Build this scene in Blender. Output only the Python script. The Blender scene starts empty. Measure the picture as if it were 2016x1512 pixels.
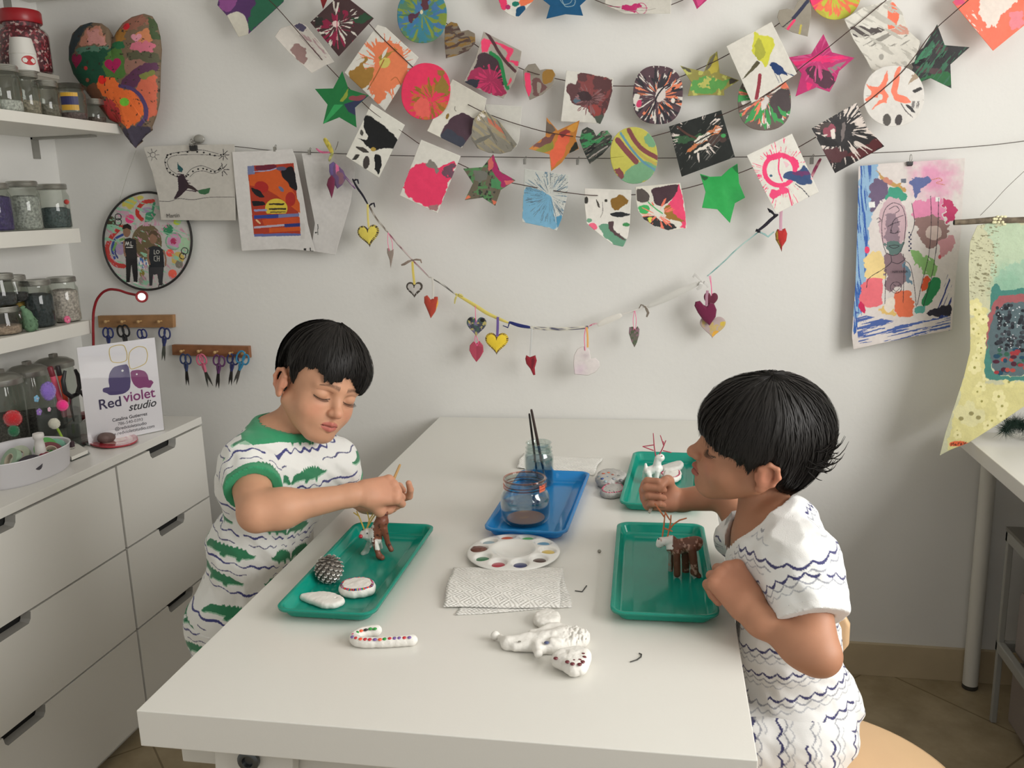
import bpy,bmesh,math,random
import numpy as np
from mathutils import Vector,Matrix,noise as mnoise
random.seed(7);rng=np.random.RandomState(11)
sc=bpy.context.scene
COL=sc.collection
PI=math.pi
# ---------------------------------------------------------------- camera, world, lights, exposure
FPX=1688.0
RC=np.array([[0.98208583,-0.00947427,0.18819578],[0.18601691,0.20820241,-0.96023407],[-0.0300853,0.97803987,0.20623501]])
CAM=np.array([0.0,-2.3814,1.351])
cd=bpy.data.cameras.new('camera');cam=bpy.data.objects.new('camera',cd);COL.objects.link(cam)
cd.sensor_width=36.0;cd.lens=FPX/2016*36.0;cd.clip_start=0.02
M4=Matrix.Identity(4)
for i in range(3):
 for j in range(3):M4[i][j]=RC[i][j]
 M4[i][3]=CAM[i]
cam.matrix_world=M4
sc.camera=cam
w=bpy.data.worlds.new('world');sc.world=w;w.use_nodes=True
bg=w.node_tree.nodes['Background'];bg.inputs[0].default_value=(1.0,0.975,0.935,1);bg.inputs[1].default_value=0.56
def area(name,loc,rot,sx,sy,power,col):
 l=bpy.data.lights.new(name,'AREA');l.shape='RECTANGLE';l.size=sx;l.size_y=sy;l.energy=power;l.color=col
 o=bpy.data.objects.new(name,l);COL.objects.link(o);o.location=loc;o.rotation_euler=rot
 return o
area('window_daylight',(1.56,-1.75,1.62),(0,math.radians(90),0),1.15,1.7,57.0,(1.0,0.985,0.955))
sc.view_settings.view_transform='Standard';sc.view_settings.look='None'
sc.view_settings.exposure=0.0;sc.view_settings.gamma=1.0
sc.view_settings.use_curve_mapping=False
try:sc.cycles.use_denoising=True;sc.cycles.transparent_max_bounces=40
except Exception:pass
# ---------------------------------------------------------------- helpers
def ray(p):return RC@np.array([(p[0]-1008)/FPX,-(p[1]-756)/FPX,-1.0])
def PY(p,y):d=ray(p);return CAM+d*((y-CAM[1])/d[1])
def PZ(p,z):d=ray(p);return CAM+d*((z-CAM[2])/d[2])
def PX(p,x):d=ray(p);return CAM+d*((x-CAM[0])/d[0])
def lin(c):
 c=np.asarray(c,float)/255.0
 return np.where(c<=0.04045,c/12.92,((c+0.055)/1.055)**2.4)
def tag(o,label=None,cat=None,group=None,kind=None):
 if label:o['label']=label
 if cat:o['category']=cat
 if group:o['group']=group
 if kind:o['kind']=kind
 return o
def empty(name,loc=(0,0,0),rz=0.0,parent=None):
 o=bpy.data.objects.new(name,None);COL.objects.link(o);o.location=Vector([float(v)for v in loc]);o.rotation_euler=(0,0,rz)
 o.empty_display_size=0.02
 if parent:o.parent=parent
 return o
def link(name,me,m=None,parent=None,smooth=False):
 o=bpy.data.objects.new(name,me);COL.objects.link(o)
 if m is not None and not me.materials:me.materials.append(m)
 if parent is not None:o.parent=parent
 if smooth:
  me.polygons.foreach_set('use_smooth',[True]*len(me.polygons))
 return o
def world_link(name,me,m,parent,smooth=False):
 """parent given at an arbitrary location while mesh data is in world space"""
 o=link(name,me,m,None,smooth)
 if parent is not None:
  o.parent=parent
  o.matrix_parent_inverse=pw(parent).inverted()
 return o
def pw(o):
 m=Matrix.LocRotScale(o.location,o.rotation_euler,o.scale)
 return(pw(o.parent)@o.matrix_parent_inverse@m)if o.parent else m
class MB:
 """collects shapes, builds ONE mesh"""
 def __init__(s):s.v=[];s.f=[];s.mi=[];s.cur=0;s.T=Matrix.Identity(4)
 def add(s,vs,fs):
  b=len(s.v)
  s.v+=[tuple(s.T@Vector([float(c)for c in v]))for v in vs]
  s.f+=[tuple(b+i for i in f)for f in fs];s.mi+=[s.cur]*len(fs)
  return s
 def box(s,a,b):
  x0,y0,z0=a;x1,y1,z1=b
  return s.add([(x0,y0,z0),(x1,y0,z0),(x1,y1,z0),(x0,y1,z0),(x0,y0,z1),(x1,y0,z1),(x1,y1,z1),(x0,y1,z1)],[(0,3,2,1),(4,5,6,7),(0,1,5,4),(1,2,6,5),(2,3,7,6),(3,0,4,7)])
 def lathe(s,prof,n=32,c=(0,0,0),caps=True):
  vs=[];fs=[]
  for r,z in prof:
   for k in range(n):
    a=2*PI*k/n;vs.append((c[0]+r*math.cos(a),c[1]+r*math.sin(a),c[2]+z))
  for i in range(len(prof)-1):
   for k in range(n):
    fs.append((i*n+k,i*n+(k+1)%n,(i+1)*n+(k+1)%n,(i+1)*n+k))
  if caps:
   fs.append(tuple(reversed(range(n))));fs.append(tuple((len(prof)-1)*n+k for k in range(n)))
  return s.add(vs,fs)
 def tube(s,pts,r,n=8,closed=False,cap=True,flat=None):
  """flat=(normal, width, thick) makes a ribbon section"""
  pts=[Vector([float(c)for c in p])for p in pts];m=len(pts)
  rs=r if hasattr(r,'__len__')else[r]*m
  vs=[];fs=[];up=None
  for i,p in enumerate(pts):
   if closed:t=pts[(i+1)%m]-pts[i-1]
   else:t=pts[min(i+1,m-1)]-pts[max(i-1,0)]
   if t.length<1e-9:t=Vector((0,0,1))
   t.normalize()
   if up is None:
    up=Vector((0,0,1))if abs(t.z)<0.9 else Vector((1,0,0))
    if flat:up=Vector(flat[0])
   u=(up-t*up.dot(t))
   if u.length<1e-6:u=t.orthogonal()
   u.normalize();v=t.cross(u)
   if not flat:up=u
   for k in range(n):
    a=2*PI*k/n
    if flat:vs.append(p+u*(math.cos(a)*flat[2]*rs[i])+v*(math.sin(a)*flat[1]*rs[i]))
    else:vs.append(p+(u*math.cos(a)+v*math.sin(a))*rs[i])
  mm=m if closed else m-1
  for i in range(mm):
   j=(i+1)%m
   for k in range(n):fs.append((i*n+k,i*n+(k+1)%n,j*n+(k+1)%n,j*n+k))
  if cap and not closed:
   fs.append(tuple(reversed(range(n))));fs.append(tuple((m-1)*n+k for k in range(n)))
  return s.add(vs,fs)
 def ball(s,c,r,n=16,m=10,rot=None):
  """ellipsoid, r scalar or (rx,ry,rz)"""
  r=(r,r,r)if not hasattr(r,'__len__')else r
  vs=[];fs=[]
  R=rot or Matrix.Identity(3)
  c=Vector([float(q)for q in c])
  vs.append(c+R@Vector((0,0,-r[2])))
  for i in range(1,m):
   ph=-PI/2+PI*i/m
   for k in range(n):
    a=2*PI*k/n
    vs.append(c+R@Vector((r[0]*math.cos(ph)*math.cos(a),r[1]*math.cos(ph)*math.sin(a),r[2]*math.sin(ph))))
  vs.append(c+R@Vector((0,0,r[2])))
  for k in range(n):fs.append((0,1+(k+1)%n,1+k))
  for i in range(m-2):
   for k in range(n):
    fs.append((1+i*n+k,1+i*n+(k+1)%n,1+(i+1)*n+(k+1)%n,1+(i+1)*n+k))
  e=1+(m-1)*n
  for k in range(n):fs.append((e,1+(m-2)*n+k,1+(m-2)*n+(k+1)%n))
  return s.add(vs,fs)
 def prism(s,poly,z0,z1):
  n=len(poly)
  vs=[(p[0],p[1],z0)for p in poly]+[(p[0],p[1],z1)for p in poly]
  fs=[tuple(reversed(range(n))),tuple(range(n,2*n))]+[(i,(i+1)%n,n+(i+1)%n,n+i)for i in range(n)]
  return s.add(vs,fs)
 def mesh(s,name):
  me=bpy.data.meshes.new(name);me.from_pydata(s.v,[],s.f);me.update();return me
 def build(s,name,m,parent=None,smooth=False,bevel=0.0,seg=2,world=False,angle=None,flip=False):
  me=s.mesh(name)
  bm=bmesh.new();bm.from_mesh(me)
  bmesh.ops.recalc_face_normals(bm,faces=bm.faces)
  if flip:bmesh.ops.reverse_faces(bm,faces=bm.faces)
  bm.to_mesh(me);bm.free()
  ms=m if isinstance(m,(list,tuple))else[m]
  for q in ms:me.materials.append(q)
  if len(ms)>1:me.polygons.foreach_set('material_index',s.mi)
  o=world_link(name,me,None,parent,False)if world else link(name,me,None,parent)
  if smooth:
   me.polygons.foreach_set('use_smooth',[True]*len(me.polygons))
   try:me.set_sharp_from_angle(angle=math.radians(angle or 40))
   except Exception:pass
  if bevel:
   b=o.modifiers.new('bevel','BEVEL');b.width=bevel;b.segments=seg;b.limit_method='ANGLE';b.angle_limit=math.radians(40)
  return o
def copy_tree(o,parent=None):
 c=o.copy();COL.objects.link(c);c.parent=parent
 for ch in list(o.children):copy_tree(ch,c)
 return c
 # ---------------------------------------------------------------- materials
MATS={}
def mat(name,col=(200,200,200),rough=0.5,metal=0.0,spec=0.5,emis=None,estr=1.0,bump=0.0,bscale=200.0,var=0.0,vscale=6.0,coat=0.0,sss=0.0,sheen=0.0,raw=False):
 if name in MATS:return MATS[name]
 m=bpy.data.materials.new(name);m.use_nodes=True;MATS[name]=m
 nt=m.node_tree;b=nt.nodes['Principled BSDF']
 c=lin(col)if not raw else col
 b.inputs['Base Color'].default_value=(*[float(x)for x in c],1)
 b.inputs['Roughness'].default_value=rough;b.inputs['Metallic'].default_value=metal
 b.inputs['Specular IOR Level'].default_value=spec
 b.inputs['Coat Weight'].default_value=coat
 b.inputs['Sheen Weight'].default_value=sheen
 if sss:b.inputs['Subsurface Weight'].default_value=sss;b.inputs['Subsurface Scale'].default_value=0.01;b.inputs['Subsurface Radius'].default_value=(1,.4,.25)
 if emis is not None:
  b.inputs['Emission Color'].default_value=(*[float(x)for x in lin(emis)],1);b.inputs['Emission Strength'].default_value=estr
 if bump or var:
  tc=nt.nodes.new('ShaderNodeTexCoord')
 if bump:
  n=nt.nodes.new('ShaderNodeTexNoise');n.inputs['Scale'].default_value=bscale;n.inputs['Detail'].default_value=3
  bp=nt.nodes.new('ShaderNodeBump');bp.inputs['Strength'].default_value=bump;bp.inputs['Distance'].default_value=0.002
  nt.links.new(tc.outputs['Object'],n.inputs['Vector']);nt.links.new(n.outputs['Fac'],bp.inputs['Height']);nt.links.new(bp.outputs[0],b.inputs['Normal'])
 if var:
  n2=nt.nodes.new('ShaderNodeTexNoise');n2 .inputs['Scale'].default_value=vscale;n2 .inputs['Detail'].default_value=4
  r=nt.nodes.new('ShaderNodeValToRGB');r.color_ramp.elements[0].position=.35;r.color_ramp.elements[1].position=.65
  r.color_ramp.elements[0].color=(*[float(x)*(1-var)for x in c],1);r.color_ramp.elements[1].color=(*[min(1,float(x)*(1+var))for x in c],1)
  nt.links.new(tc.outputs['Object'],n2 .inputs['Vector']);nt.links.new(n2 .outputs['Fac'],r.inputs[0]);nt.links.new(r.outputs[0],b.inputs['Base Color'])
 return m
def vmat(name,rough=0.6,bump=0.0,bscale=300.,spec=0.4,sss=0.0,sheen=0.0,coat=0.0,transl=0.0):
 """material whose colour is the hand-painted colour attribute"""
 m=mat(name,(255,255,255),rough,0,spec,bump=bump,bscale=bscale,sss=sss,sheen=sheen,coat=coat)
 nt=m.node_tree
 if 'paint' not in nt.nodes:
  a=nt.nodes.new('ShaderNodeVertexColor');a.name='paint';a.layer_name='paint'
  nt.links.new(a.outputs[0],nt.nodes['Principled BSDF'].inputs['Base Color'])
  if transl:
   t=nt.nodes.new('ShaderNodeBsdfTranslucent');mx=nt.nodes.new('ShaderNodeMixShader');mx.inputs[0].default_value=transl
   nt.links.new(a.outputs[0],t.inputs[0])
   out=nt.nodes['Material Output']
   nt.links.new(nt.nodes['Principled BSDF'].outputs[0],mx.inputs[1]);nt.links.new(t.outputs[0],mx.inputs[2]);nt.links.new(mx.outputs[0],out.inputs[0])
 return m
def glass(name,tint=(240,245,243),refl=1.0,rough=0.02,alpha=1.0):
 """thin clear glass: tinted see-through with a fresnel reflection"""
 if name in MATS:return MATS[name]
 m=bpy.data.materials.new(name);m.use_nodes=True;MATS[name]=m
 nt=m.node_tree;nt.nodes.remove(nt.nodes['Principled BSDF']);out=nt.nodes['Material Output']
 tr=nt.nodes.new('ShaderNodeBsdfTransparent');tr.inputs[0].default_value=(*[float(x)for x in lin(tint)],1)
 gl=nt.nodes.new('ShaderNodeBsdfGlossy');gl.inputs['Roughness'].default_value=rough
 gl.inputs[0].default_value=(1,1,1,1)
 fr=nt.nodes.new('ShaderNodeLayerWeight');fr.inputs[0].default_value=.5
 pwn=nt.nodes.new('ShaderNodeMath');pwn.operation='POWER';pwn.inputs[1].default_value=3.5;adn=nt.nodes.new('ShaderNodeMath');adn.operation='MULTIPLY_ADD';adn.inputs[1].default_value=.55;adn.inputs[2].default_value=.035
 mul=nt.nodes.new('ShaderNodeMath');mul.operation='MULTIPLY';mul.inputs[1].default_value=refl;mul.use_clamp=True
 mx=nt.nodes.new('ShaderNodeMixShader')
 nt.links.new(fr.outputs['Facing'],pwn.inputs[0]);nt.links.new(pwn.outputs[0],adn.inputs[0]);nt.links.new(adn.outputs[0],mul.inputs[0]);nt.links.new(mul.outputs[0],mx.inputs[0])
 nt.links.new(tr.outputs[0],mx.inputs[1]);nt.links.new(gl.outputs[0],mx.inputs[2]);nt.links.new(mx.outputs[0],out.inputs[0])
 return m
def setcol(me,cols):
 a=me.color_attributes.new(name='paint',type='FLOAT_COLOR',domain='POINT')
 c4=np.ones((len(me.vertices),4),np.float32);c4[:,:3]=cols
 a.data.foreach_set('color',c4 .ravel())
 # ---------------------------------------------------------------- numpy noise and painting
def h2(ix,iy,s):
 n=(ix.astype(np.int64)*374761393+iy.astype(np.int64)*668265263+s*974711)&0x7fffffff
 n=((n^(n>>13))*1274126177)&0x7fffffff
 return((n^(n>>16))&0xffff)/65535.0
def vn(x,y,s=0):
 ix=np.floor(x);iy=np.floor(y);fx=x-ix;fy=y-iy
 fx=fx*fx*(3-2*fx);fy=fy*fy*(3-2*fy)
 a=h2(ix,iy,s);b=h2(ix+1,iy,s);c=h2(ix,iy+1,s);d=h2(ix+1,iy+1,s)
 return a*(1-fx)*(1-fy)+b*fx*(1-fy)+c*(1-fx)*fy+d*fx*fy
def fbm(x,y,s=0,o=3):
 r=0;a=.5;t=0
 for k in range(o):r=r+a*vn(x*2**k,y*2**k,s+k*17);t+=a;a*=.5
 return r/t
def chaikin(p,n=2,closed=True,cut=.2):
 p=np.asarray(p,float)
 for _ in range(n):
  q=np.roll(p,-1,0)if closed else p[1:]
  a=p if closed else p[:-1]
  p2=np.empty((len(a)*2,p.shape[1]));p2[0::2]=a*(1-cut)+q*cut;p2[1::2]=a*cut+q*(1-cut)
  p=p2 if closed else np.vstack([p[:1],p2,p[-1:]])
 return p
def inpoly(x,y,poly):
 poly=np.asarray(poly,float);r=np.zeros(x.shape,bool);n=len(poly)
 for i in range(n):
  x1,y1=poly[i];x2,y2=poly[(i+1)%n]
  if y1==y2:continue
  c=((y1>y)!=(y2>y))&(x<(x2-x1)*(y-y1)/(y2-y1)+x1);r^=c
 return r
def dline(x,y,pts):
 d=np.full(x.shape,1e9);pts=np.asarray(pts,float)
 for i in range(len(pts)-1):
  a=pts[i];b=pts[i+1];ab=b-a;L=ab.dot(ab)+1e-9
  t=np.clip(((x-a[0])*ab[0]+(y-a[1])*ab[1])/L,0,1)
  d=np.minimum(d,np.hypot(x-a[0]-t*ab[0],y-a[1]-t*ab[1]))
 return d
BR=1.0
def C_(c):return np.clip(lin(c)*BR,0,.92)
def paint(x,y,base,els,seed=0):
 """x,y coordinate arrays, els list of paint elements; returns linear colours"""
 col=np.tile(C_(base),(len(x),1))
 for e in els:
  k=e[0];c=C_(e[1])
  if k=='poly':
   wa=e[3]if len(e)>3 else 1.5
   wx=x+(fbm(x/9,y/9,seed+3)-.5)*wa*4;wy=y+(fbm(x/9,y/9,seed+8)-.5)*wa*4
   m=inpoly(wx,wy,chaikin(e[2],2,True,.16))
  elif k=='hard':m=inpoly(x,y,e[2])
  elif k=='ell':
   cx,cy,rx,ry=e[2][:4];a=math.radians(e[2][4]if len(e[2])>4 else 0)
   wa=e[3]if len(e)>3 else 0
   u=(x-cx)*math.cos(a)+(y-cy)*math.sin(a);v=-(x-cx)*math.sin(a)+(y-cy)*math.cos(a)
   m=(u/rx)**2+(v/ry)**2<1+(fbm(x/6,y/6,seed+5)-.5)*wa
  elif k=='line':
   m=dline(x+(fbm(x/7,y/7,seed)-.5)*2,y+(fbm(x/7,y/7,seed+1)-.5)*2,e[2])<e[3]/2
  elif k=='ln':m=dline(x,y,e[2])<e[3]/2
  elif k=='curve':m=dline(x,y,chaikin(e[2],2,False))<e[3]/2
  elif k=='ring':
   cx,cy,r,wd=e[2];m=np.abs(np.hypot(x-cx,y-cy)-r)<wd/2
  elif k=='spl':
   cx,cy=e[2];th=np.arctan2(y-cy,x-cx);r=np.hypot(x-cx,y-cy)
   n=vn((th+PI)*e[3],r/22+7,seed+int(e[3]*3))*.75+vn((th+PI)*e[3]*2.7,r/15,seed+41)*.25
   m=(n+(r-e[5])/(e[6]-e[5]+1e-6)*.12-.06>e[4])&(r>e[5]*(.7+.6*vn((th+PI)*3,0*r,seed)))&(r<e[6]*(.6+.5*vn((th+PI)*e[3]*1.5,0*r,seed+4)))
  elif k=='blot':
   m=fbm(x/e[2]+seed,y/e[2]+3*seed,seed+int(e[2]*7),4)>e[3]
   if len(e)>4:m&=inpoly(x,y,e[4])
  elif k=='strk':
   a=math.radians(e[2]);u=x*math.cos(a)+y*math.sin(a);v=-x*math.sin(a)+y*math.cos(a)
   m=fbm(u/e[3],v/e[4],seed+int(e[4]*9),3)>e[5]
   if len(e)>6:m&=inpoly(x,y,e[6])
  elif k=='grad':
   cx,cy,r=e[2];t=np.clip(1.3-np.hypot(x-cx,y-cy)/r+(fbm(x/10,y/10,seed+2)-.5)*.8,0,1)[:,None]*(e[3]if len(e)>3 else 1)
   col=col*(1-t)+c*t;continue
  col[m]=c
 col=col*(0.94+0.12*fbm(x/5,y/5,seed+77)[:,None])
 return np.clip(col,0,.93)
PAPER=vmat('painted_paper',rough=0.55,bump=0.12,bscale=500,spec=0.35,transl=0.10)
GLOSSP=vmat('glossy_painted_paper',rough=0.25,bump=0.05,spec=0.5)
def resample(poly,n):
 p=np.asarray(poly,float);q=np.vstack([p,p[:1]])
 L=np.r_[0,np.cumsum(np.hypot(*np.diff(q,axis=0).T))]
 t=np.linspace(0,L[-1],n,endpoint=False)
 t=np.unique(np.r_[t,L[:-1]])
 return np.c_[np.interp(t,L,q[:,0]),np.interp(t,L,q[:,1])]
def flat_art(name,outline,y,base,els,seed=0,bend=None,m=None,rings=None,parent=None,step=1.35,center=None,thick=0.0006,fold=None,plane=None,soft=0):
 """a sheet whose outline is star-shaped about its centre, standing at depth y with a real curl"""
 out=chaikin(outline,soft)if soft else np.asarray(outline,float)
 cen=np.asarray(center,float)if center is not None else None
 if cen is None:
  x_,y_=out[:,0],out[:,1];x1,y1=np.roll(x_,-1),np.roll(y_,-1);cr=x_*y1-x1*y_
  A=cr.sum()/2;cen=np.array([((x_+x1)*cr).sum()/(6*A),((y_+y1)*cr).sum()/(6*A)])
 per=np.hypot(*(out-np.roll(out,1,0)).T).sum()
 ns=int(per/step);o=resample(out,ns);ns=len(o)
 R=np.hypot(*(o-cen).T).max();nr=rings or max(6,int(R/step))
 ts=np.linspace(1.0/nr,1,nr)
 P=cen+(o[None]-cen)*ts[:,None,None]
 P=np.vstack([cen[None],P.reshape(-1,2)])
 x,yy=P[:,0],P[:,1]
 dep=np.zeros(len(P))
 if bend:
  for ang,amp in(bend if isinstance(bend[0],(tuple,list))else[bend]):
   a=math.radians(ang);t=((x-cen[0])*math.cos(a)+(yy-cen[1])*math.sin(a))/R
   dep=dep+amp*t*t
 dep=dep+(fbm(x/40,yy/40,seed+9)-.5)*0.004
 dirs=np.stack([(x-1008)/FPX,-(yy-756)/FPX,-np.ones(len(x))],1)@RC.T
 if plane is None:
  tt=(y-dep-CAM[1])/dirs[:,1]
 else:
  nrm=np.asarray(plane[1],float);nrm=nrm/np.linalg.norm(nrm)
  tt=((np.asarray(plane[0],float)-CAM).dot(nrm)+dep)/(dirs@nrm)
 W=CAM+dirs*tt[:,None]
 fs=[(0,1+(k+1)%ns,1+k)for k in range(ns)]
 idx=np.arange(ns);nx=(idx+1)%ns
 q=[]
 for i in range(nr-1):
  q.append(np.stack([1+i*ns+idx,1+i*ns+nx,1+(i+1)*ns+nx,1+(i+1)*ns+idx],1))
 q=np.vstack(q).tolist()if q else[]
 org=W[0].copy()
 me=bpy.data.meshes.new(name);me.from_pydata((W-org).tolist(),[],fs+q);me.update()
 setcol(me,paint(x,yy,base,els,seed)if not callable(els)else els(x,yy))
 me.materials.append(m or PAPER)
 me.polygons.foreach_set('use_smooth',[True]*len(me.polygons))
 ob=bpy.data.objects.new(name,me);COL.objects.link(ob)
 if parent is not None:
  ob.parent=parent;ob.matrix_parent_inverse=pw(parent).inverted()
 ob.location=org
 if thick:
  s=ob.modifiers.new('thickness','SOLIDIFY');s.thickness=thick;s.offset=0
 return ob
def text_mesh(s,size,extrude=0.0003,align='CENTER',shear=0.0,bold=0.0):
 cu=bpy.data.curves.new('txt','FONT');cu.body=s;cu.size=size;cu.extrude=extrude;cu.align_x=align;cu.shear=shear;cu.offset=bold
 o=bpy.data.objects.new('txt',cu);COL.objects.link(o)
 dg=bpy.context.evaluated_depsgraph_get();me=bpy.data.meshes.new_from_object(o.evaluated_get(dg))
 bpy.data.objects.remove(o);return me
def text_obj(name,s,size,M,m,parent=None,**k):
 me=text_mesh(s,size,**k);me.transform(M)
 me.materials.clear();me.materials.append(m)
 return world_link(name,me,None,parent)
def frame(o,xdir,zdir):
 """matrix with local X along xdir, local Y along zdir (up on a page), origin o"""
 x=Vector([float(a)for a in xdir]).normalized();yv=Vector([float(a)for a in zdir]);yv=(yv-x*yv.dot(x)).normalized();n=x.cross(yv)
 M=Matrix.Identity(4)
 for i in range(3):M[i][0]=x[i];M[i][1]=yv[i];M[i][2]=n[i];M[i][3]=float(o[i])
 return M
 # ================================================================ the room
WALL=mat('wall_paint',(226,225,221),rough=0.7,spec=0.3,bump=0.25,bscale=60,var=0.008,vscale=3)
WHITE=mat('white_lacquer',(226,224,217),rough=0.38,spec=0.5)
XL,XR,YF,ZC=-1.85,1.5,-3.4,2.6
def st(o):o['kind']='structure';return o
st(MB().box((XL-.1,0,-.05),(XR+.1,.12,ZC)).build('wall_back',WALL))
st(MB().box((XL-.12,YF,-.05),(XL,.12,ZC)).build('wall_left',WALL))
b=MB();wy0,wy1,wz0,wz1=-2.6,-0.9,1.05,2.2
b.box((XR,YF,-.05),(XR+.12,wy0,ZC));b.box((XR,wy1,-.05),(XR+.12,.12,ZC));b.box((XR,wy0,-.05),(XR+.12,wy1,wz0));b.box((XR,wy0,wz1),(XR+.12,wy1,ZC))
st(b.build('wall_right',WALL))
b=MB()
for a,c in(((XR+.03,wy0,wz0),(XR+.07,wy1,wz0+.05)),((XR+.03,wy0,wz1-.05),(XR+.07,wy1,wz1)),((XR+.03,wy0,wz0),(XR+.07,wy0+.05,wz1)),((XR+.03,wy1-.05,wz0),(XR+.07,wy1,wz1))):b.box(a,c)
st(b.build('window_1',WHITE))
st(MB().box((XL-.1,YF,ZC),(XR+.1,.12,ZC+.08)).build('ceiling',WALL))
fm=bpy.data.materials.new('stone_tile');fm.use_nodes=True;nt=fm.node_tree;pb=nt.nodes['Principled BSDF']
tc=nt.nodes.new('ShaderNodeTexCoord');mp=nt.nodes.new('ShaderNodeMapping');mp.inputs['Rotation'].default_value=(0,0,math.radians(45));mp.inputs['Location'].default_value=(.07,.02,0)
nt.links.new(tc.outputs['Object'],mp.inputs[0])
br=nt.nodes.new('ShaderNodeTexBrick');br.offset=0;br.inputs['Scale'].default_value=1.0;br.inputs['Brick Width'].default_value=.45;br.inputs['Row Height'].default_value=.45;br.inputs['Mortar Size'].default_value=.0025
br.inputs['Color1'].default_value=(1,1,1,1);br.inputs['Color2'].default_value=(.93,.93,.93,1);br.inputs['Mortar'].default_value=(.5,.47,.42,1)
nt.links.new(mp.outputs[0],br.inputs[0])
nz=nt.nodes.new('ShaderNodeTexNoise');nz.inputs['Scale'].default_value=7;nz.inputs['Detail'].default_value=8;nz.inputs['Roughness'].default_value=.65
nt.links.new(mp.outputs[0],nz.inputs[0])
rp=nt.nodes.new('ShaderNodeValToRGB');rp.color_ramp.elements[0].position=.3;rp.color_ramp.elements[1].position=.7
rp.color_ramp.elements[0].color=(*lin((142,126,98)),1);rp.color_ramp.elements[1].color=(*lin((176,160,130)),1)
nt.links.new(nz.outputs['Fac'],rp.inputs[0])
mxn=nt.nodes.new('ShaderNodeMixRGB');mxn.blend_type='MULTIPLY';mxn.inputs[0].default_value=1
nt.links.new(rp.outputs[0],mxn.inputs[1]);nt.links.new(br.outputs['Color'],mxn.inputs[2]);nt.links.new(mxn.outputs[0],pb.inputs['Base Color'])
pb.inputs['Roughness'].default_value=.35
st(MB().box((XL-.1,YF,-.06),(XR+.1,.12,0)).build('floor',fm))
BASE=mat('baseboard_stone',(188,172,142),rough=.45,var=.06,vscale=9)
st(MB().box((XL,-.012,0),(XR,0,.098)).build('baseboard_back',BASE,bevel=.001))
st(MB().box((XR-.012,YF,0),(XR,-.012,.098)).build('baseboard_right',BASE,bevel=.001))
# ================================================================ work table
TZ=.741
TX0,TX1,TY0,TY1=-.674,.082,-1.508,-.002
t=tag(empty('work_table',((TX0+TX1)/2,(TY0+TY1)/2,0)),'large white laminate table standing against the wall between the two boys','table')
TABLE=mat('table_laminate',(224,222,215),rough=.28,spec=.5,bump=.03,bscale=400)
MB().box((TX0,TY0,TZ-.05),(TX1,TY1,TZ)).build('tabletop',TABLE,t,bevel=.0012,world=True)
LEGP=mat('painted_wood',(214,212,204),rough=.45)
MB().box((TX0+.018,TY0+.055,TZ-.110),(TX1-.05,TY0+.095,TZ-.0505)).build('crossbar',LEGP,t,bevel=.002,world=True)
MB().box((TX0+.075,TY1-.35,TZ-.105),(TX1-.09,TY1-.31,TZ-.0505)).build('crossbar',LEGP,t,bevel=.002,world=True)
BOLT=mat('bolt_metal',(96,100,102),rough=.35,metal=.9)
for yy,sg in((TY0+.030,-1),(TY1-.37,1)):
 for xc,sx in((TX0+.138,-1),(TX1-.138,1)):
  yb=yy
  mb=MB();top=.055;bot=.028
  vs=[(xc-top,yb,TZ-.052),(xc+top,yb,TZ-.052),(xc+top,yb+.022,TZ-.052),(xc-top,yb+.022,TZ-.052),(xc+sx*.07-bot,yb,0),(xc+sx*.07+bot,yb,0),(xc+sx*.07+bot,yb+.022,0),(xc+sx*.07-bot,yb+.022,0)]
  mb.add(vs,[(0,1,2,3),(7,6,5,4),(0,4,5,1),(1,5,6,2),(2,6,7,3),(3,7,4,0)])
  leg=mb.build('leg',LEGP,t,bevel=.002,world=True)
  q=MB();q.T=Matrix.Translation((xc-.006,yb-.001,TZ-.076))@Matrix.Rotation(PI/2,4,'X')
  q.lathe([(.013,0),(.0145,.002),(.0145,.007),(.011,.009),(.0075,.0085),(.006,.004)],24);q.build('bolt',BOLT,leg,smooth=True,world=True)
q=MB().box((TX0+.26,TY0+.05,.30),(TX1-.26,TY0+.07,.35));q.build('stretcher',LEGP,t,bevel=.002,world=True)
t.rotation_euler=(0,0,.014);t.location.y-=.006
# ================================================================ drawer cabinet on the left
DX=-1.378;DT=.762
cab=tag(empty('drawer_cabinet',(-1.61,-.9,0)),'long low white chest of drawers with cut-out grips along the left wall','dresser')
CAB=mat('cabinet_lacquer',(224,222,216),rough=.33)
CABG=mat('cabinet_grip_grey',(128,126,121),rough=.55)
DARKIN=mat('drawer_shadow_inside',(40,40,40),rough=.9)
MB().box((XL+.005,-2.6,DT-.022),(DX,-.138,DT)).build('top_panel',CAB,cab,bevel=.001,world=True)
q=MB();q.box((XL+.01,-.155,.0),(DX-.019,-.1385,DT-.022));q.box((XL+.01,-2.6,0),(DX-.019,-2.58,DT-.022));q.box((XL+.01,-2.6,.03),(XL+.02,-.155,DT-.022))
q.box((XL+.02,-2.58,.03),(DX-.05,-.155,.04));q.box((DX-.05,-2.58,0),(DX-.035,-.155,.036))
for yy in(-.5455,-1.349):q.box((XL+.02,yy-.008,.04),(DX-.03,yy+.008,DT-.022))
q.build('carcass',CAB,cab,world=True)
rows=[(.5175,.7345),(.292,.5125),(.038,.287)]
mods=[(-.541,-.142),(-1.346,-.549),(-2.15,-1.352)]
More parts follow.
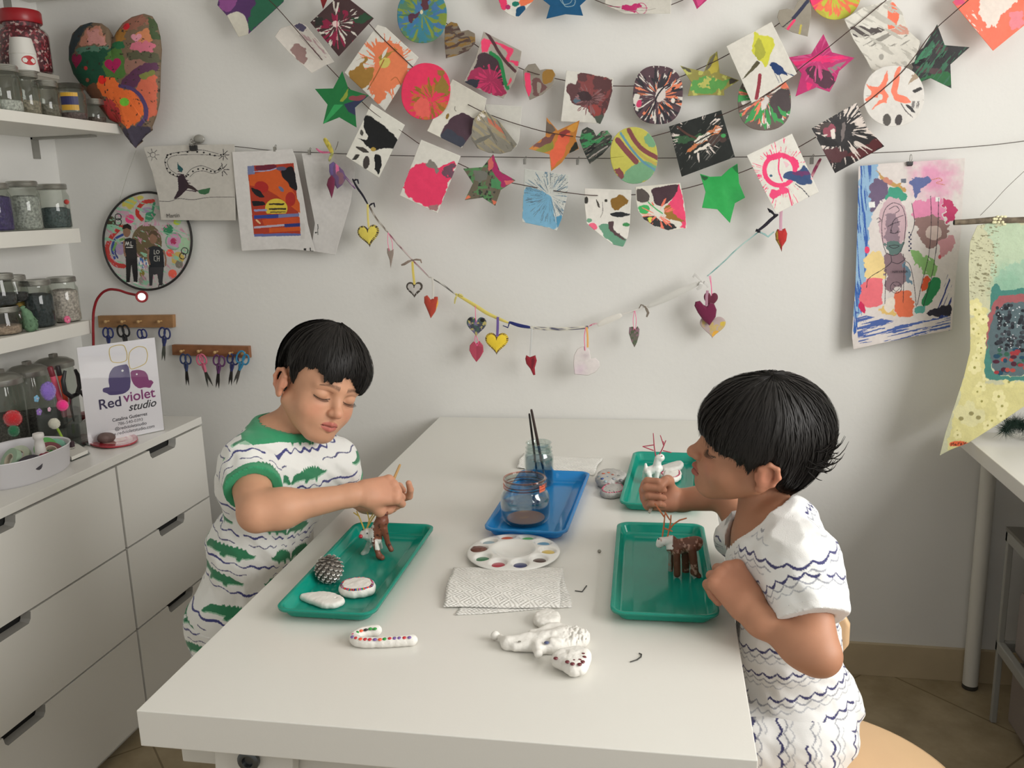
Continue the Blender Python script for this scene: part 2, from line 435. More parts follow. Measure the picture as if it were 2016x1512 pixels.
for(z0,z1)in rows:
 for(y0,y1)in mods:
  wd=y1-y0;c=(y0+y1)/2
  hw=.0625;dep=.024
  pts=[(y0,z0),(y1,z0),(y1,z1),(c+hw,z1)]
  for k in range(5):a=PI/2*k/4;pts.append((c+hw-.004-.008*math.sin(a)-.0,z1-dep+.009*math.cos(a)-.0))
  pts=[(y0,z0),(y1,z0),(y1,z1),(c+hw,z1),(c+hw-.003,z1-dep+.008),(c+hw-.010,z1-dep),(c-hw+.010,z1-dep),(c-hw+.003,z1-dep+.008),(c-hw,z1),(y0,z1)]
  mb=MB();n=len(pts)
  xa,xb=DX-.018,DX
  vs=[(xa,p[0],p[1])for p in pts]+[(xb,p[0],p[1])for p in pts]
  fs=[tuple(reversed(range(n))),tuple(range(n,2*n))]+[(i,(i+1)%n,n+(i+1)%n,n+i)for i in range(n)]
  mb.add(vs,fs)
  d=mb.build('drawer',CAB,cab,world=True)
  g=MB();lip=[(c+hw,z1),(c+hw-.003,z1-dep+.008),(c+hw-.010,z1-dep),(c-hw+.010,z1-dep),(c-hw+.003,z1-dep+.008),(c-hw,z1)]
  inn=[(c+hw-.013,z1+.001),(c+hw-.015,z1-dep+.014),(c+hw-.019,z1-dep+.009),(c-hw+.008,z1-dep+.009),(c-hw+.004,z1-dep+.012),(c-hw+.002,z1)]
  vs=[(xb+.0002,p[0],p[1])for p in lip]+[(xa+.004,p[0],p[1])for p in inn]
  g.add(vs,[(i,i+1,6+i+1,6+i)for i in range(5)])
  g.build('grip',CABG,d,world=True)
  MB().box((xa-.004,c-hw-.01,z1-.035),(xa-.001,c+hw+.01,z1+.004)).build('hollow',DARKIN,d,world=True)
  # ================================================================ wall shelves, left
SH=mat('shelf_laminate',(224,222,214),rough=.5)
BRK=mat('shelf_bracket_grey',(150,149,142),rough=.5,metal=.3)
def shelf(z0,z1,xf,yend,label,brackets=()):
 s=tag(empty('wall_shelf',(XL,-1.0,z0)),label,'shelf')
 MB().box((XL,-2.2,z0),(xf,yend,z1)).build('board',SH,s,bevel=.0012,world=True)
 for by in brackets:
  q=MB();q.box((XL,by-.0125,z0-.06),(XL+.006,by+.0125,z0-.0005));q.box((XL,by-.0125,z0-.006),(xf-.07,by+.0125,z0-.0005))
  q.build('bracket',BRK,s,world=True)
 return s
shelf(1.960,1.987,-1.56,-.03,'uppermost white shelf, cut off by the top edge of the photo',(-.12,))
shelf(1.580,1.607,-1.582,-.052,'deep white shelf on grey brackets carrying the clear jars beside the painted heart',(-.088,-1.0))
shelf(1.277,1.318,-1.70,-.139,'white shelf carrying three tall silver-lidded jars')
shelf(1.012,1.051,-1.70,-.139,'lowest white shelf, with stacked jars of craft bits and a green paper bird')
# ================================================================ desk on the right and what is under it
dk=tag(empty('side_desk',(1.1,-1.0,0)),'white desk with a round white leg along the right wall','desk')
DY1=-.075
MB().box((.716,-2.3,.706),(1.49,DY1,.741)).build('desktop',TABLE,dk,bevel=.0015,world=True)
for ly in(-.115,-2.2):
 for lx in(.806,1.42):
  l=MB().lathe([(.0195,.012),(.0195,.695),(.03,.7),(.03,.7055)],28,(lx,ly+.075,0)).build('leg',LEGP,dk,smooth=True,world=True)if ly>-1 else MB().lathe([(.0195,.012),(.0195,.7055)],28,(lx,ly,0)).build('leg',LEGP,dk,smooth=True,world=True)
  MB().lathe([(.0185,0),(.020,.002),(.020,.0125)],28,(lx,ly+(.075 if ly>-1 else 0),0)).build('foot',mat('grey_foot',(60,58,52),rough=.6),l,smooth=True,world=True)
  # ================================================================ garlands of painted paper
W_=(232,229,220);G_=(160,156,146);BK=(38,40,42);MR=(84,58,62);PK=(246,66,116);HP=(250,60,120)
OR=(255,128,88);GN=(44,150,84);DG=(34,92,66);OC=(168,124,52);YL=(222,214,84);BL=(60,100,150);PU=(92,66,96);CH=(82,76,72);MG=(188,52,112);LB=(120,178,212);TQ=(116,182,152)
GR1='painted papers strung above the table'
def ell(cx,cy,rx,ry,a=0,n=40,p=2.0):
 o=[]
 for k in range(n):
  t=2*PI*k/n;c,s=math.cos(t),math.sin(t)
  u=rx*math.copysign(abs(c)**(2/p),c);v=ry*math.copysign(abs(s)**(2/p),s);r=math.radians(a)
  o.append((cx+u*math.cos(r)-v*math.sin(r),cy+u*math.sin(r)+v*math.cos(r)))
 return o
def heart2(cx,cy,w,h,a=0,n=56):
 """heart outline, w wide h tall, tip down, turned by a degrees"""
 o=[]
 for k in range(n):
  t=2*PI*k/n
  x=16*math.sin(t)**3/32.0;y=-(13*math.cos(t)-5*math.cos(2*t)-2*math.cos(3*t)-math.cos(4*t)+2.5)/29.0
  x*=w;y*=h;r=math.radians(a)
  o.append((cx+x*math.cos(r)-y*math.sin(r),cy+x*math.sin(r)+y*math.cos(r)))
 return o
YA,YB,YC,YD=-.105,-.075,-.050,-.09
def paper(name,cat,label,out,y,base,els,seed=0,**k):
 o=flat_art(name,out,y,base,els,seed,**k);return tag(o,label,cat,GR1)
 # ---- topmost string, mostly above the frame
paper('paper_star','paper star','sliver of a dark red paper star at the top edge above the white curled sheet',[(625,-30),(650,-30),(644,0),(636,18),(631,0)],YC,(150,44,50),[])
paper('paper_heart','paper heart','white heart with pink, orange and teal splashes cut by the top edge',[(980,-5),(987,17),(1000,27),(1015,35),(1023,31),(1051,0),(1056,-24),(1035,-36),(1016,-22),(1000,-36),(982,-26)],YC,W_,[('poly',PK,[(978,-8),(1002,-6),(996,20),(984,15)],3),('poly',OR,[(1026,-20),(1056,-12),(1048,5),(1032,14),(1020,0)],3),('ell',MG,(1000,14,5,5)),('ell',(30,130,110),(1015,8,7,5),.8),('poly',(24,84,124),[(1014,33),(1018,14),(1031,10),(1036,20),(1024,33)],1)],5)
paper('paper_star','paper star','dark blue paper star with a pale scribble at the top edge',[(1069,0),(1083,11),(1075.5,37),(1113.6,28),(1148,31),(1142,11),(1165,-10),(1135,-18),(1118,-50),(1100,-20),(1060,-22)],YC,(22,88,132),[('curve',(150,180,190),[(1106,-2),(1112,14),(1130,12),(1134,0),(1120,-6)],1.3),('curve',(150,180,190),[(1100,-4),(1110,10),(1124,6),(1128,-6)],1.1)])
paper('paper_sheet','painted paper','white sheet with a magenta splatter at the top edge',[(1190,9),(1230,27),(1320,27),(1324,-30),(1195,-30)],YC,(214,210,200),[('poly',(196,44,110),[(1222,8),(1240,10),(1262,6),(1266,13),(1252,17),(1250,27),(1238,22),(1226,17)],2),('curve',(196,44,110),[(1195,12),(1225,14),(1250,15),(1275,16)],1.1),('ring',(196,60,120),(1262,17,11,1.3)),('curve',G_,[(1200,18),(1230,22),(1275,20),(1290,17)],.9)])
paper('paper_star','paper star','tip of a magenta paper star at the top edge, right of the white sheet',[(1355,-12),(1365,2),(1372,18),(1392,0),(1396,-30),(1360,-34)],YC,MG,[('poly',(220,80,140),[(1370,-5),(1392,-5),(1374,14)],1)])
paper('paper_circle','paper circle','round paper in pink, orange and lime at the top edge, right of the grey heart',ell(1644,-12,51,51),YC,(200,200,70),[('poly',PK,[(1590,-20),(1625,-16),(1618,8),(1602,20),(1590,0)],2),('spl',OR,(1640,-20),8,.55,6,60),('poly',(190,176,70),[(1604,18),(1622,24),(1630,38),(1612,34)],1)],9)
paper('paper_sheet','painted paper','big orange sheet with white patches at the upper right corner of the photo',[(1875,4),(1955,100),(2046,26),(1965,-70)],YB,(255,124,98),[('poly',(240,226,216),[(1936,-12),(2006,-20),(2000,8),(1985,12),(1975,22),(1968,30),(1958,54),(1946,50),(1936,40),(1926,22)],4),('strk',(240,226,216),40,12,2.2,.62,[(1900,25),(1915,20),(1935,60),(1920,66)]),('poly',(230,90,130),[(1872,-4),(1890,-14),(1900,6),(1884,14)],2),('poly',(240,140,150),[(1985,20),(2016,20),(2016,50),(1990,62)],3)],4)
# ---- upper string
paper('paper_sheet','painted paper','purple and green sheet with its corner curled over, at the upper left',[(428,10),(447,31),(470,73),(488,68),(558,4),(566,-30),(440,-44)],YC,(92,58,110),[('poly',(46,110,82),[(489,66),(560,4),(566,-30),(520,-30),(505,0),(495,20),(490,40)],3),('poly',(150,84,150),[(428,10),(440,-10),(470,-10),(460,20),(446,28)],3),('poly',(224,220,206),[(445,32),(455,26),(468,22),(482,30),(489,50),(490,72),(468,76)],0)],3,bend=(50,.02))
paper('paper_sheet','painted paper','white curled sheet with a dusty mauve blot, right of the purple sheet',[(541,72),(552,56),(590,44),(602,50),(632,86),(658,122),(640,129),(614,144),(596,128),(566,100)],YA,(222,216,208),[('poly',(158,128,124),[(572,88),(586,86),(600,92),(606,100),(604,112),(610,118),(600,128),(588,118),(572,103)],3),('poly',(90,84,110),[(578,50),(594,44),(602,54),(596,64),(584,56)],2),('strk',(190,160,162),48,14,3,.56,[(585,55),(605,58),(650,110),(630,118)]),('curve',(170,150,150),[(590,70),(610,92),(632,112)],1.2)],2,bend=(135,.03))
paper('paper_square','painted paper','dark maroon square with white and pink sprays, above the orange sheet',[(611,44),(672,-14),(736,36),(667,111)],YB,(78,56,58),[('spl',(232,226,216),(662,46),9,.62,4,46),('spl',(150,40,74),(664,56),6,.56,2,38),('poly',(50,86,62),[(694,36),(718,26),(734,36),(722,42),(700,44)],3),('ell',(236,210,206),(661,47,7,6),.6),('curve',(200,60,100),[(664,30),(663,70),(666,96)],1.6),('poly',(50,52,48),[(616,36),(634,34),(640,50),(622,52)],3)],12)
paper('paper_sheet','painted paper','white sheet splashed orange and ochre, left of the pink oval',[(743,49),(760,54),(824,113),(758,218),(678,143)],YB+.006,W_,[('poly',(250,140,96),[(740,84),(772,78),(788,90),(796,110),(802,140),(800,160),(780,172),(762,178),(758,196),(740,208),(732,184),(728,170),(736,150),(740,120),(734,100)],4),('spl',(250,140,96),(760,130),18,.60,10,66),('poly',(172,130,62),[(684,142),(712,128),(718,112),(700,116),(726,112),(716,132),(740,134),(732,160),(716,178),(698,168),(690,158)],3),('poly',(176,140,66),[(746,112),(772,98),(782,90),(764,116),(752,124)],3),('ell',(220,206,110),(758,124,12,9,-30),1.0),('poly',W_,[(752,106),(764,92),(762,102),(752,118)],1),('curve',(176,110,60),[(724,176),(740,150),(756,118)],2.2),('curve',(190,110,60),[(770,158),(780,150),(790,168)],1.6)],21)
paper('paper_circle','paper oval','hot pink oval paper with ochre streaks, below the blue and green circle',ell(838.5,180,48,56,8,p=2.2),YB,(250,62,104),[('spl',(214,118,66),(846,206),8,.50,2,44),('spl',(160,120,52),(850,196),7,.60,6,44),('poly',(250,110,100),[(812,206),(830,192),(842,196),(848,230),(826,232)],2),('poly',(160,130,60),[(868,150),(880,160),(884,184),(862,184),(852,176)],3),('poly',(160,120,60),[(862,136),(878,142),(872,154),(862,148)],2)],7)
paper('paper_circle','paper circle','teal, blue and green marbled paper circle at the top',ell(831,30,49,55,0,p=2.2),YC,(96,140,106),[('blot',(70,140,160),13,.52),('spl',(140,160,70),(831,25),7,.56,4,60),('spl',(80,128,180),(824,40),5,.63,4,55),('poly',(96,60,80),[(804,30),(828,22),(822,34),(804,46)],2),('poly',(100,58,70),[(828,-4),(842,-6),(846,18),(834,26)],2),('poly',(70,130,180),[(800,56),(820,34),(828,38),(808,60)],2),('ell',(236,226,190),(830,24,3,4))],15)
paper('paper_heart','paper heart','brown and grey marbled paper heart under the marbled circle',[(878,115),(875,80),(876,52),(888,43),(900,46),(908,62),(922,59),(935,66),(936,84),(922,100),(900,109)],YC,(140,128,112),[('strk',(150,118,66),-10,20,6,.54),('strk',(92,72,66),-15,22,5,.58),('curve',(96,80,72),[(880,60),(896,66),(906,76),(922,72),(926,82)],3)],6)
paper('paper_square','painted paper','pink and dark maroon square with a green stripe, right of the brown heart',[(952,62),(1027,101),(1024,120),(1012,160),(991,194),(950,180),(913,161),(936,116)],YC,(176,168,158),[('poly',(246,74,118),[(948,76),(962,78),(1004,92),(1012,98),(1000,120),(1022,118),(1020,132),(1004,122),(990,122),(1000,100),(980,88),(964,86),(962,100),(948,104)],1.5),('poly',(74,56,64),[(944,103),(968,104),(984,118),(988,150),(996,172),(960,150),(930,150),(936,124)],2),('poly',(170,52,92),[(932,134),(972,134),(984,156),(990,170),(996,184),(988,193),(940,174),(918,160)],3),('spl',(210,60,110),(968,160),8,.58,2,34),('poly',(56,58,70),[(914,160),(936,154),(946,158),(940,172),(926,168)],2),('curve',(44,140,80),[(966,104),(984,116),(990,140),(994,162),(1000,174)],7),('curve',(90,60,64),[(958,64),(972,84),(980,100),(996,122),(1014,140)],6),('poly',(240,80,110),[(1004,150),(1008,160),(998,172)],1)],8,bend=(30,.015))
paper('paper_heart','paper heart','small heart in grey, pink and ochre, left of the maroon sheet',[(1043,197),(1031,165),(1030,140),(1040,127),(1054,125),(1063,138),(1074,136),(1088,137),(1094,148),(1088,168),(1068,186)],YC,(150,142,130),[('poly',(246,72,116),[(1032,142),(1044,144),(1046,176),(1042,194),(1034,172)],0.8),('poly',(160,120,56),[(1066,142),(1082,134),(1094,144),(1088,160),(1070,168)],1),('poly',(120,86,84),[(1046,160),(1060,150),(1070,166),(1080,172),(1064,184),(1050,190)],2),('poly',(160,150,138),[(1056,160),(1066,164),(1064,184),(1058,184)],1)],3)
paper('paper_sheet','painted paper','white sheet smeared maroon and grey, torn-looking, upper middle',[(1115,139),(1140,142),(1175,148),(1207,154),(1206,178),(1196,214),(1182,244),(1150,241),(1104,239),(1109,196)],YC,(222,219,210),[('poly',(100,66,68),[(1137,142),(1175,148),(1207,154),(1206,178),(1196,214),(1184,244),(1164,228),(1152,212),(1130,206),(1120,188),(1114,180),(1116,164),(1138,168)],2),('blot',(140,76,76),14,.56,[(1137,142),(1207,154),(1196,214),(1182,240),(1152,212),(1118,188),(1116,164),(1137,166)]),('poly',(90,110,124),[(1128,196),(1142,190),(1146,200),(1132,204)],2),('poly',(160,76,72),[(1150,210),(1180,206),(1186,222),(1176,236)],3),('poly',(88,96,86),[(1168,230),(1190,224),(1184,244),(1176,240)],2),('spl',(150,110,112),(1160,196),9,.60,3,30),('poly',(70,52,56),[(1136,182),(1160,180),(1166,196),(1144,200)],3)],4,bend=(10,.012))
paper('paper_circle','paper circle','rounded paper with dark plum, white and orange spin splatter, upper middle',ell(1295,187,49,57.5,4,p=2.5),YC,(92,70,78),[('spl',(228,222,214),(1297,188),13,.60,12,62),('spl',(238,140,104),(1300,190),8,.62,6,50),('spl',(56,54,60),(1290,195),10,.60,5,60),('ell',(226,216,210),(1300,186,10,15,20),.8),('curve',(50,48,56),[(1288,214),(1292,190),(1306,172),(1318,165)],3),('poly',(228,222,214),[(1247,188),(1258,184),(1262,204),(1256,222),(1250,214)],2),('ell',(210,66,110),(1258,204,5,8,20)),('ell',(236,230,222),(1325,198,4,5))],31)
paper('paper_star','paper star','green and yellow paper star with a folded point, left of the yellow splash sheet',[(1339,129),(1354,134),(1386,141),(1398,112),(1412,101),(1417,144),(1455,158),(1425,178),(1426,188),(1390,187),(1354,189),(1361,162)],YC,(150,144,76),[('poly',(96,160,82),[(1364,155),(1400,150),(1425,160),(1440,156),(1424,176),(1392,186),(1362,184),(1358,168)],3),('poly',(190,176,74),[(1392,134),(1412,104),(1416,140),(1400,148)],2),('poly',(110,104,84),[(1386,141),(1400,112),(1411,102),(1398,134)],1),('poly',(70,64,54),[(1436,154),(1455,158),(1436,168)],1),('poly',(84,80,60),[(1340,130),(1362,138),(1356,150)],1),('blot',(190,190,100),12,.66)],5,center=(1394,158),bend=(0,.01))
paper('paper_sheet','painted paper','white sheet with a lime drip, a blue blot and a red stroke',[(1430,91),(1519,43),(1569,145),(1480,203)],YB-.006,(226,222,212),[('poly',(214,212,70),[(1487,60),(1494,70),(1508,70),(1522,76),(1524,92),(1516,112),(1510,130),(1505,132),(1500,122),(1490,114),(1480,104),(1481,88)],1.5),('poly',(176,176,66),[(1486,84),(1496,74),(1504,88),(1508,106),(1494,120),(1484,108)],2),('poly',(90,84,60),[(1490,118),(1498,124),(1486,136),(1470,150),(1460,158),(1478,134)],.6),('poly',(30,60,112),[(1514,128),(1521,121),(1538,130),(1544,138),(1552,148),(1540,146),(1534,148),(1526,144)],2),('curve',(30,60,112),[(1532,144),(1540,162)],1.2),('curve',(30,60,112),[(1524,142),(1534,162)],1.0),('curve',(30,60,112),[(1544,142),(1562,149)],1.6),('curve',(150,52,66),[(1496,148),(1494,168),(1489,194)],7)],6)
paper('paper_heart','paper heart','grey paper heart with navy and pink strokes near the top edge',[(1590,72),(1560,64),(1538,52),(1530,34),(1534,20),(1550,17),(1562,20),(1570,4),(1582,-6),(1596,-2),(1597,30)],YC,(156,148,134),[('curve',(50,54,80),[(1590,2),(1574,22),(1562,36)],7),('curve',(56,54,64),[(1562,36),(1540,54)],2),('curve',(246,66,116),[(1564,40),(1550,58)],5),('curve',(200,186,90),[(1577,50),(1574,66)],4)],3)
paper('paper_star','paper star','magenta paper star with a dark centre, right of the lime drip sheet',[(1621,67),(1638,103),(1682,114),(1652,140),(1645,160),(1633,181),(1607,172),(1566,190),(1578,145),(1552,113),(1597,106)],YC,(196,52,116),[('poly',(88,50,68),[(1584,136),(1600,128),(1616,138),(1640,142),(1644,160),(1632,178),(1608,166),(1590,150)],2),('poly',(240,50,120),[(1560,120),(1600,112),(1640,108),(1676,114),(1640,122),(1600,122),(1566,130)],2),('poly',(150,132,134),[(1626,134),(1650,126),(1668,120),(1650,138),(1636,144)],1.5),('poly',(240,50,120),[(1586,160),(1602,166),(1590,180)],1),('spl',(214,84,140),(1610,118),8,.64,4,50)],8)
paper('paper_sheet','painted paper','white curled sheet with orange patch and grey smears, beside the dark green star',[(1662,38),(1700,14),(1755,0),(1776,24),(1788,60),(1812,82),(1800,122),(1760,140),(1722,150),(1706,118),(1680,78)],YC-.008,(224,220,210),[('poly',(84,76,74),[(1673,54),(1690,50),(1716,56),(1744,56),(1728,66),(1706,70),(1682,76)],2),('poly',(252,124,92),[(1745,58),(1748,20),(1756,0),(1772,24),(1766,52)],1.5),('poly',(214,158,140),[(1746,60),(1768,50),(1792,58),(1786,68),(1758,68)],3),('strk',(150,146,138),150,30,4,.60,[(1690,66),(1780,60),(1800,90),(1700,92)]),('strk',(196,192,182),30,30,6,.6),('ell',(170,166,158),(1735,112,5,6),.5)],14,bend=(60,.02))
paper('paper_star','paper star','dark green and black paper star at the upper right',[(1845,48),(1860,89),(1909,93),(1871,127),(1873,174),(1832,154),(1784,172),(1798,132),(1789,112),(1818,94)],YC,(48,48,50),[('poly',(40,104,58),[(1786,170),(1792,150),(1810,156),(1832,150),(1834,142),(1872,140),(1873,172),(1850,164),(1832,154),(1800,166)],1.5),('poly',(64,132,96),[(1804,116),(1826,90),(1842,88),(1840,100),(1824,112),(1800,128)],2),('poly',(78,58,62),[(1842,84),(1866,92),(1862,108),(1842,108)],2),('poly',(84,62,66),[(1800,128),(1830,134),(1856,132),(1850,146),(1816,144)],2),('strk',(24,26,28),-20,26,4,.56,[(1800,100),(1860,90),(1860,130),(1800,130)]),('strk',(60,110,84),-55,20,3,.62)],10)
# ---- middle string
paper('paper_star','paper star','plain green paper star with a navy point, left end of the lower string',[(674,140),(686,175),(726,188),(699,212),(702,251),(668,231),(636,244),(645,206),(620,175),(656,174)],YA,(34,122,66),[('hard',(54,60,92),[(677,205),(700,198),(726,188),(699,212),(701,228),(686,220)]),('poly',(150,76,84),[(686,190),(724,186),(710,200),(688,198)],1),('poly',(150,168,66),[(686,172),(684,190),(676,200),(668,200),(678,186)],.7),('hard',(58,168,96),[(668,206),(676,206),(640,243),(636,243),(658,206)])],2)
paper('paper_sheet','painted paper','white sheet with bold black shapes, right of the green star',[(731,204),(797,246),(746,350),(681,308)],YA+.004,(234,232,222),[('poly',(26,28,30),[(719,226),(730,228),(746,240),(766,256),(784,274),(782,292),(756,292),(738,296),(722,288),(710,274),(703,270),(722,276),(724,266),(714,250)],1.2),('poly',(82,80,74),[(710,254),(716,260),(714,268),(708,264)],.5),('poly',(70,66,62),[(697,289),(716,290),(728,300),(718,302)],1),('poly',(60,58,54),[(692,314),(700,304),(710,304),(702,314)],.6),('ell',(70,64,62),(721,320,6.5,13,8),.2),('poly',(24,26,28),[(736,302),(750,306),(752,324),(744,346),(738,330)],1),('ell',(190,160,76),(735,294,5,4),.5)],6)
paper('paper_sheet','painted paper','white sheet with a dark plum lobe, below the pink oval',[(891,156),(958,194),(950,232),(909,291),(841,258)],YB+.004,(230,226,214),[('poly',(84,62,74),[(896,226),(914,222),(928,230),(938,236),(930,262),(922,290),(900,284),(864,270),(876,246)],1),('poly',(66,70,84),[(864,270),(880,250),(900,262),(920,278),(910,291),(880,284)],2),('ell',(150,120,60),(881,229,3,6,20)),('curve',(120,112,100),[(896,210),(895,216),(898,219)],1.2)],2,bend=(120,.015))
paper('paper_circle','paper circle','half-folded grey paper circle fanned open, left of the orange star',[(928,274),(929,254),(932,236),(944,222),(954,216),(966,226),(984,240),(996,256),(1018,284),(1006,298),(985,303),(962,301),(940,292)],YB,(150,146,134),[('poly',(226,220,212),[(934,238),(946,222),(956,214),(960,226),(946,236)],1),('poly',(206,120,96),[(958,224),(976,240),(992,262),(1000,272),(984,262),(964,246)],2),('strk',(170,158,128),38,30,3,.56),('poly',(120,118,110),[(934,276),(972,262),(966,270),(938,284)],1),('strk',(122,118,108),60,30,3,.66)],3,bend=(40,.02))
paper('paper_sheet','painted paper','pale blank sheet behind the fanned grey circle',[(955,205),(1028,210),(1022,276),(1016,290),(985,250),(958,222)],YB+.015,(214,212,204),[],1)
paper('paper_star','paper star','orange and brown paper star at the middle of the photo top',[(1076,231),(1098,257),(1141,237),(1133,272),(1140,293),(1118,303),(1106,320),(1085,337),(1082,304),(1041,293),(1074,268)],YB,(200,130,60),[('poly',(236,110,78),[(1104,262),(1118,256),(1126,264),(1118,284),(1108,306),(1086,334),(1082,304),(1092,284)],2),('poly',(110,96,84),[(1074,232),(1096,256),(1086,264),(1074,262)],1.5),('poly',(120,78,74),[(1046,290),(1074,270),(1096,262),(1088,278),(1066,290)],2.5),('poly',(140,140,62),[(1052,296),(1090,276),(1086,296),(1070,300)],2),('poly',(150,66,64),[(1100,262),(1126,248),(1130,256),(1106,270)],1.5),('poly',(46,48,40),[(1122,292),(1134,278),(1140,293),(1120,302)],1.5),('poly',(222,160,72),[(1112,254),(1140,238),(1132,262)],1)],7,bend=(0,.015))
paper('paper_heart','paper heart','black and green marbled paper heart, right of the orange star',[(1161,323),(1150,300),(1141,276),(1146,256),(1156,250),(1168,256),(1174,268),(1184,258),(1196,257),(1205,268),(1203,285),(1186,304)],YB,(62,66,60),[('strk',(64,140,88),-15,14,5,.56,[(1140,260),(1206,256),(1204,286),(1142,292)]),('strk',(28,30,30),-35,20,5,.54,[(1150,285),(1206,275),(1190,310),(1150,312)]),('curve',(168,160,154),[(1160,312),(1176,300),(1196,288)],2.4),('strk',(140,130,120),-30,20,2.5,.70)],9)
paper('paper_circle','paper oval','oval paper swirled yellow, mint and mauve with a blue line, right of the marbled heart',ell(1248,306,46.5,56,-6,p=2.15),YB,(202,196,92),[('poly',(124,174,134),[(1222,352),(1232,336),(1252,320),(1275,318),(1300,320),(1284,350),(1252,364),(1226,358)],2),('poly',(124,174,134),[(1272,262),(1290,270),(1296,286),(1280,290),(1268,282)],3),('curve',(136,76,78),[(1238,256),(1250,278),(1266,296),(1300,314)],9),('curve',(136,76,78),[(1216,276),(1232,296),(1252,318)],11),('curve',(196,176,90),[(1246,290),(1268,310),(1296,326)],6),('curve',(104,156,176),[(1222,262),(1240,290),(1264,318),(1292,336)],4.5),('poly',(136,76,78),[(1206,334),(1222,330),(1230,348),(1220,352)],2),('poly',(140,176,180),[(1210,346),(1226,352),(1232,362),(1218,356)],1.5)],5)
paper('paper_square','painted paper','black square with an eye-shaped orange and white burst',[(1317,249),(1420,217),(1447,309),(1342,348)],YB,(36,40,38),[('poly',(56,92,62),[(1324,266),(1364,268),(1390,262),(1388,272),(1350,280),(1328,282)],3),('poly',(206,128,84),[(1350,300),(1372,278),(1392,260),(1414,244),(1424,252),(1410,268),(1384,282),(1362,298)],3),('poly',(232,224,212),[(1368,276),(1392,260),(1402,262),(1396,274),(1372,284)],2),('poly',(232,224,212),[(1366,300),(1396,280),(1404,282),(1388,294),(1370,302)],1.5),('spl',(226,214,206),(1372,266),16,.58,34,52),('poly',(78,60,56),[(1390,268),(1426,262),(1430,276),(1400,286)],3),('ell',(70,160,90),(1424,267,5,4),.4),('curve',(36,40,38),[(1368,282),(1384,272),(1404,262)],2.5),('curve',(90,60,52),[(1334,250),(1352,264),(1370,272)],4),('strk',(110,108,104),130,30,2.0,.74)],12)
paper('paper_circle','paper circle','rounded paper with green, orange and taupe sprays, half behind the lime drip sheet',ell(1505,201,52.5,56,0,p=2.4),YB+.008,(112,100,94),[('spl',(234,228,220),(1510,192),10,.62,4,62),('spl',(250,134,104),(1506,186),9,.60,6,60),('spl',(72,164,92),(1504,190),8,.60,8,62),('poly',(226,220,214),[(1496,200),(1506,188),(1514,196),(1508,214),(1498,218)],2),('poly',(84,74,76),[(1514,200),(1530,176),(1556,176),(1556,214),(1534,236),(1520,216)],2),('poly',(74,166,96),[(1530,208),(1548,220),(1548,232),(1534,222)],2)],17)
paper('paper_square','painted paper','near-black square with a pink corner and white sprays, left of the orange-splashed circle',[(1598,253),(1686,202),(1706,250),(1741,288),(1644,341)],YA,(46,44,46),[('poly',(92,44,48),[(1662,306),(1700,286),(1726,272),(1741,288),(1690,314)],2),('ell',(150,74,90),(1632,256,12,14,20),.8),('poly',(230,220,212),[(1634,256),(1642,252),(1646,272),(1638,274)],1),('poly',(78,66,64),[(1606,250),(1632,238),(1636,244),(1612,260)],2),('spl',(220,208,200),(1652,258),20,.56,30,74),('poly',(88,52,56),[(1612,292),(1650,292),(1670,302),(1650,322),(1622,314)],3),('poly',(36,34,36),[(1600,256),(1626,272),(1650,278),(1650,290),(1616,284)],1.5),('poly',(120,110,108),[(1656,244),(1666,238),(1664,262),(1658,282)],1.5)],18,bend=(40,.02))
paper('paper_circle','paper circle','white paper circle with orange rays and grey petals, below the dark green star',ell(1759.5,189,60,60,0,p=2.15),YA+.006,(224,220,214),[('poly',(252,134,106),[(1704,164),(1716,170),(1732,170),(1742,150),(1746,138),(1750,158),(1740,176),(1750,190),(1746,202),(1730,206),(1712,218),(1728,202),(1736,192),(1722,190),(1706,202),(1702,196),(1718,184)],1.2),('poly',(252,134,106),[(1766,132),(1774,130),(1770,160),(1764,184),(1784,190),(1796,202),(1778,204),(1762,198),(1754,182),(1758,156)],1),('ell',(90,86,82),(1746,236,8,12),.1),('ell',(74,68,68),(1769,236,7,11,10),.1),('poly',(60,58,58),[(1796,178),(1814,170),(1816,176),(1800,184)],.6),('poly',(60,58,60),[(1780,206),(1792,208),(1804,222),(1794,220)],1),('curve',(110,104,104),[(1774,204),(1784,220),(1796,230)],2),('strk',(130,126,124),100,16,2,.60,[(1792,200),(1818,196),(1812,214),(1792,212)]),('ell',(224,220,214),(1733,191,5,6)),('poly',(170,150,128),[(1800,140),(1812,144),(1798,160),(1786,168)],2)],6)
